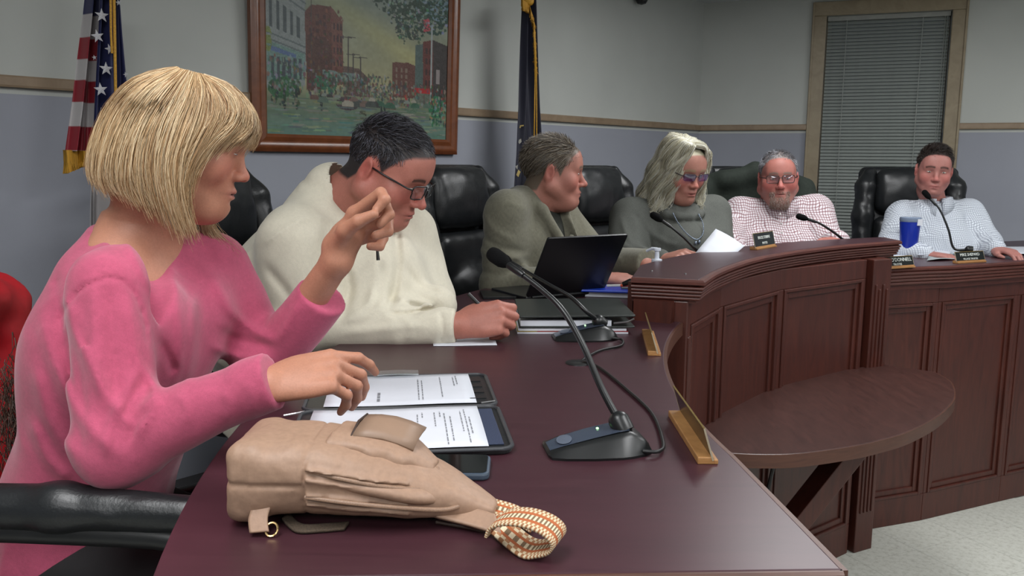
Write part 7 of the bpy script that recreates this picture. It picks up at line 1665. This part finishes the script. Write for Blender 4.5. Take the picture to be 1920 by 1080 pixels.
m = MB(); m.tube([Mb @ Vector((0.02, -0.003, -0.004)), Mb @ Vector((Lx - 0.02, -0.003, -0.004))], 0.005, 8); m.build('hinge', M_PLA, lt, smooth=60)
m = MB(); hh = (TL - BL).dot(Vector((ml[0][2], ml[1][2], ml[2][2]))); m.box((0.008, 0.0036, 0.012), (Lx - 0.008, 0.0042, hh - 0.008), ml); m.build('screen', plain('dark_glass', (14, 17, 19), rough=0.06, noise=0.0, spec=0.6), lt)
slab('folder', 'black folder lying on the desk left of the laptop', 'folder', frame(D(905, 560), Vector((1, 0.12, 0))), 0, 0.13, -0.02, 0.12, 0.0005, 0.009, plain('laptop_black', (13, 14, 17), rough=0.35, noise=0.02))
slab('card', 'small white card beside the thin black phone', 'card', frame(D(951, 590), Vector((1, 0.1, 0))), 0, 0.03, 0, 0.03, 0.0005, 0.012, M_PAPER)
# sanitizer pump bottle
sb = thing('pump_bottle', 'white pump bottle standing behind the raised counter corner', 'bottle', onz(1231, 556, DZ)); cz = at(1231, 500, 2.72); Mz = Matrix.Translation((cz.x, cz.y, DZ))
M_WP = plain('white_plastic', (206, 212, 222), rough=0.35, noise=0.02)
m = MB(); m.lathe([(0, 0.0), (0.026, 0.0), (0.027, 0.008), (0.027, 0.092), (0.022, 0.104), (0.012, 0.108), (0, 0.108)], Mz, 24); m.build('body', M_WP, sb, smooth=40)
m = MB(); m.lathe([(0, 0.108), (0.017, 0.108), (0.017, 0.124), (0.008, 0.126), (0.007, 0.150), (0.012, 0.152), (0.012, 0.160), (0, 0.161)], Mz, 18); m.build('pump', M_WP, sb, smooth=40)
m = MB(); m.tube([Mz @ Vector((0, 0, 0.156)), Mz @ Vector((-0.015, 0.012, 0.157)), Mz @ Vector((-0.03, 0.024, 0.148))], [0.006, 0.005, 0.004], 8); m.build('nozzle', M_WP, sb, smooth=40)
# sheet read by the woman in grey
A, B, C_, D_ = at(1304, 474, 2.99), at(1342, 429, 3.12), at(1396, 461, 3.05), at(1352, 500, 2.92)
m = MB(); m.sheet([[(A * (1 - u) + D_ * u) * (1 - v_) + (B * (1 - u) + C_ * u) * v_ + Vector((0, 0, 0.004 * sin(pi * u))) for u in (0, .2, .4, .6, .8, 1)] for v_ in (0, .25, .5, .75, 1)]); o = m.build('paper_sheet', M_PAPER, None, smooth=180, fix=False); so = o.modifiers.new('t', 'SOLIDIFY'); so.thickness = 0.0006; tag(o, 'white sheet held up by the woman in grey behind the raised counter', 'paper')
# tumbler and papers on the right wing
tc_ = onz(1702, 480, DZ); Mt = Matrix.Translation((tc_.x, tc_.y, DZ)); tb_ = thing('tumbler', 'blue tumbler with clear lid on the right wing of the desk', 'tumbler', tc_)
m = MB(); m.lathe([(0, 0.0005), (0.034, 0.0005), (0.036, 0.006), (0.046, 0.155), (0.047, 0.162), (0.044, 0.164), (0, 0.163)], Mt, 32); m.build('cup', plain('cobalt_blue', (18, 44, 150), rough=0.3, noise=0.04), tb_, smooth=40)
m = MB(); m.lathe([(0.046, 0.163), (0.048, 0.166), (0.048, 0.182), (0.043, 0.186), (0, 0.184)], Mt, 32); m.build('lid', plain('clear_smoke', (120, 134, 156), rough=0.15, noise=0.02), tb_, smooth=40)
m = MB(); m.box((0.006, -0.05, 0.148), (0.03, -0.0445, 0.178), Mt @ Matrix.Rotation(radians(8), 4, 'Z')); m.build('tag', M_PAPER, tb_)
def wavy(label, pts, z, amp, seed, mat=None, grp=None):
    rng = random.Random(seed); P0 = [onz(x, y, z) for x, y in pts]; m = MB(); R = []
    for i in range(9):
        v_ = i / 8; R.append([(P0[0] * (1 - u) + P0[1] * u) * (1 - v_) + (P0[3] * (1 - u) + P0[2] * u) * v_ + Vector((0, 0, amp * (0.5 + 0.5 * sin(5 * u + seed) * cos(4 * v_ + seed * 2)))) for u in [k / 10 for k in range(11)]])
    m.sheet(R); o = m.build('paper_sheet', mat or M_PAPER, None, smooth=180, fix=False); so = o.modifiers.new('t', 'SOLIDIFY'); so.thickness = 0.001; so.offset = 1; return tag(o, label, 'paper', grp)
wavy('white sheets spread before the young man, next to the blue tumbler', [(1720, 479), (1780, 480), (1788, 462), (1722, 461)], DZ + 0.012, 0.006, 1)
wavy('crumpled grey sheet under the white sheets by the nameplate', [(1738, 489), (1790, 487), (1800, 474), (1745, 477)], DZ + 0.003, 0.008, 2, plain('grey_paper', (150, 158, 160), rough=0.8))
wavy('white sheets at the right end of the desk, beside the young man\'s hand', [(1852, 476), (1935, 477), (1925, 462), (1842, 464)], DZ + 0.006, 0.003, 3)
wavy('white sheet half hidden behind the nameplate by the blue tumbler', [(1658, 493), (1690, 492), (1700, 478), (1664, 478)], DZ + 0.003, 0.002, 4)
# ---------------------------------------------------------------- sling bag
bag = thing('sling_bag', 'beige leather sling bag with zips and woven strap on the near desk', 'bag', D(620, 950))
M_BEIGE = plain('beige_leather', (152, 123, 103), rough=0.5, noise=0.08, nscale=160, bump=0.08, spec=0.35)
a, b = D(455, 985), D(850, 990); dB = Vector(((b - a).x, (b - a).y, 0)).normalized(); MBg = frame((a.x, a.y, DZ), dB)      # x along the bag, y away from camera
Mnp = np.array(MBg)
s = Sdf(Mnp)
s.loft([(0.0, 0.055, 0.052), (0.02, 0.055, 0.054), (0.09, 0.055, 0.053), (0.16, 0.05, 0.046), (0.22, 0.042, 0.034), (0.265, 0.034, 0.022), (0.30, 0.028, 0.012)], [(0, 1, 0)] * 7, [0.066, 0.072, 0.072, 0.066, 0.052, 0.034, 0.018], [0.044, 0.048, 0.047, 0.041, 0.029, 0.018, 0.008], k=0.01, pw=3.0)
s.box((0.005, 0.055, 0.052), (0.022, 0.066, 0.046), 0.016, k=0.02)
s.half((0, 0, 0.001), (0, 0, -1), k=0.004)
def bagdisp(P):
    q = (P - Mnp[:3, 3]) @ Mnp[:3, :3]; x, y, z = q.T
    d = -0.0 + 0.0028 * np.exp(-((z - 0.056 + 0.03 * np.clip(x - 0.08, 0, 1)) / 0.0022) ** 2) * (x < 0.078)
    d += 0.0022 * np.exp(-((x - 0.078 - 0.05 * (z - 0.05)) / 0.0018) ** 2)
    d += -0.0015 * (x > 0.078) * 0
    for zc, sl in ((0.071, 0.16), (0.040, 0.10)):
        u = z - (zc - sl * np.clip(x - 0.08, 0, 1) * 1.0)
        on = (x > 0.08) & (x < 0.20) & (y < 0.05)
        d += on * (0.0016 * np.exp(-(u / 0.003) ** 2) - 0.0030 * np.exp(-((u - 0.006) / 0.0025) ** 2) - 0.0030 * np.exp(-((u + 0.006) / 0.0025) ** 2))
    return d + 0.0014 * vnoise(P * 32, 3) + 0.0004 * vnoise(P * 130, 5)
sdf_obj(s, 'body', 0.003, M_BEIGE, bag, disp=bagdisp, dmax=0.012)
s = Sdf(Mnp); s.loft([(0.10, 0.060, 0.092), (0.15, 0.058, 0.084), (0.195, 0.052, 0.070), (0.225, 0.046, 0.056)], [(0, 1, 0)] * 4, [0.048, 0.048, 0.040, 0.02], [0.014, 0.018, 0.016, 0.008], k=0.01, pw=2.6); sdf_obj(s, 'front_pocket', 0.003, M_BEIGE, bag, disp=lambda P: 0.001 * vnoise(P * 60, 9))
s = Sdf(Mnp); s.loft([(0.07, 0.02, 0.066), (0.12, 0.015, 0.058), (0.17, 0.010, 0.050), (0.215, 0.012, 0.040), (0.25, 0.02, 0.03)], [(0, 1, 0)] * 5, [0.03, 0.034, 0.034, 0.03, 0.012], [0.010, 0.012, 0.013, 0.012, 0.007], k=0.01); sdf_obj(s, 'side_pocket', 0.003, M_BEIGE, bag)
M_ZIP = plain('zip_brown', (136, 108, 88), rough=0.5, noise=0.2, nscale=700)
def Bg(x, y, z): return MBg @ Vector((x, y, z))
for pth in ([(0.082, -0.012, 0.074), (0.12, -0.018, 0.067), (0.17, -0.018, 0.058), (0.21, -0.006, 0.051), (0.232, 0.02, 0.052), (0.228, 0.04, 0.06)], [(0.08, -0.0185, 0.044), (0.13, -0.024, 0.040), (0.19, -0.022, 0.034), (0.24, -0.012, 0.028), (0.262, 0.004, 0.028)]):
    m = MB(); m.tube(spline([Bg(*p) for p in pth], 6), 0.0026, 6, flat=0.7); m.build('zipper', M_ZIP, bag, smooth=60)
# flap tab on top, strap tab, clasp
m = MB(); R = [[Bg(0.125 + 0.075 * u + 0.01 * v_, 0.03 + 0.05 * v_, 0.100 - 0.016 * u + 0.024 * v_ - 0.012 * v_ * v_ + 0.006 * sin(pi * u)) for u in (0, .25, .5, .75, 1)] for v_ in (0, .25, .5, .75, 1)]
m.sheet(R); o = m.build('flap', plain('beige_flap', (138, 112, 93), rough=0.5, noise=0.06), bag, smooth=180, fix=False); so = o.modifiers.new('t', 'SOLIDIFY'); so.thickness = 0.004; so.offset = 0
m = MB(); m.tube([Bg(0.125, 0.03, 0.101), Bg(0.130, 0.055, 0.113), Bg(0.136, 0.08, 0.114)], 0.0016, 6); m.build('flap_binding', plain('dark_binding', (58, 44, 38), rough=0.5), bag, smooth=60)
def ribbon(name, pts, wv, th, mat, parent, cols=None, per=6, w=0.038):
    P_ = spline([Vector(p) for p in pts], per); n_ = len(P_); W_ = spline([Vector(q) for q in wv], per); m = MB(); R = []
    for i in range(n_):
        wd = W_[i].normalized(); R.append([P_[i] + wd * (w * (k / 8 - 0.5)) for k in range(9)])
    m.sheet(R); o = m.build(name, mat, parent, smooth=180, fix=False); so = o.modifiers.new('t', 'SOLIDIFY'); so.thickness = th; so.offset = 0
    if cols is not None:
        at_ = o.data.color_attributes.new('Col', 'FLOAT_COLOR', 'CORNER'); k = 0
        for p in o.data.polygons:
            for _ in p.loop_indices:
                at_.data[k].color = (*lin(cols(p.index // 8, p.index % 8)), 1); k += 1
    return o
def S(x, y, h): return onz(x, y, DZ + h)
ribbon('strap_tab', [Bg(0.255, 0.02, 0.03), S(800, 945, .022), S(880, 968, .016), S(935, 985, .013)], [Vector((-0.25, 0.9, 0.35))] * 4, 0.004, M_BEIGE, bag, w=0.034)
m = MB(); m.tube(spline([S(818, 979, .004), S(870, 988, .004), S(920, 998, .004)], 6), 0.0022, 6); m.build('tab_binding', plain('dark_binding', (58, 44, 38), rough=0.5), bag, smooth=60)
def woven(i, k):
    if k in (2, 5): return (168, 92, 52)
    if k in (0, 7): return (206, 190, 160) if (i + k) % 2 else (150, 104, 70)
    if k in (3, 4): return (214, 200, 170) if i % 2 else (120, 98, 74)
    return (208, 192, 160) if (i + k) % 2 else (166, 118, 82)
M_WOVEN = vcol('woven_strap', rough=0.85, noise=0.12, nscale=900, weave=0.3)
cxy = S(985, 1000, 0.0); ux = Vector((0.92, -0.35, 0)).normalized(); uy = Vector((0.30, 0.85, 0.30)).normalized()
ctr = S(985, 992, .026)
loop = [S(925, 984, .012) + Vector((0, 0.012, 0))] + [ctr + Vector((0.036 * sin(a), -0.016 * sin(a) - 0.002 * a, -0.0185 * cos(a) - 0.002)) for a in [0.0, 0.6, 1.2, 1.8, 2.4, 3.0, 3.6, 4.2, 4.8]] 
ribbon('woven_strap', loop, [Vector((0.42, 0.9, 0.10))] * len(loop), 0.003, M_WOVEN, bag, woven, per=9, w=0.040)
bk_ = [S(1000, 984, .008), S(960, 962, .010), S(900, 945, .018), S(840, 925, .035), Bg(0.26, 0.05, 0.03)]
ribbon('woven_strap', bk_, [Vector((0.25, 0.9, 0.25))] * 5, 0.003, M_WOVEN, bag, woven, per=14, w=0.03)
ribbon('loop_tab', [Bg(0.028, -0.012, 0.03), Bg(0.026, -0.022, 0.018), Bg(0.03, -0.032, 0.006)], [Vector((1, 0, 0.1))] * 3, 0.004, M_BEIGE, bag, w=0.022)
m = MB(); rg = [Bg(0.043 + 0.007 * cos(a), -0.028 + 0.005 * sin(a), 0.008 + 0.006 * sin(a)) for a in [2 * pi * k / 16 for k in range(17)]]; m.tube(rg, 0.0016, 6); m.build('clasp', plain('pale_gold', (200, 170, 120), rough=0.25, metal=0.9), bag, smooth=60)
ribbon('woven_strap', [Bg(0.045, 0.02, 0.004), Bg(0.07, -0.012, 0.003), Bg(0.10, -0.010, 0.003), Bg(0.125, -0.004, 0.003)], [Vector((0.1, 1, 0))] * 4, 0.003, plain('strap_dark', (70, 58, 46), rough=0.9, noise=0.4, nscale=500), bag, w=0.02)
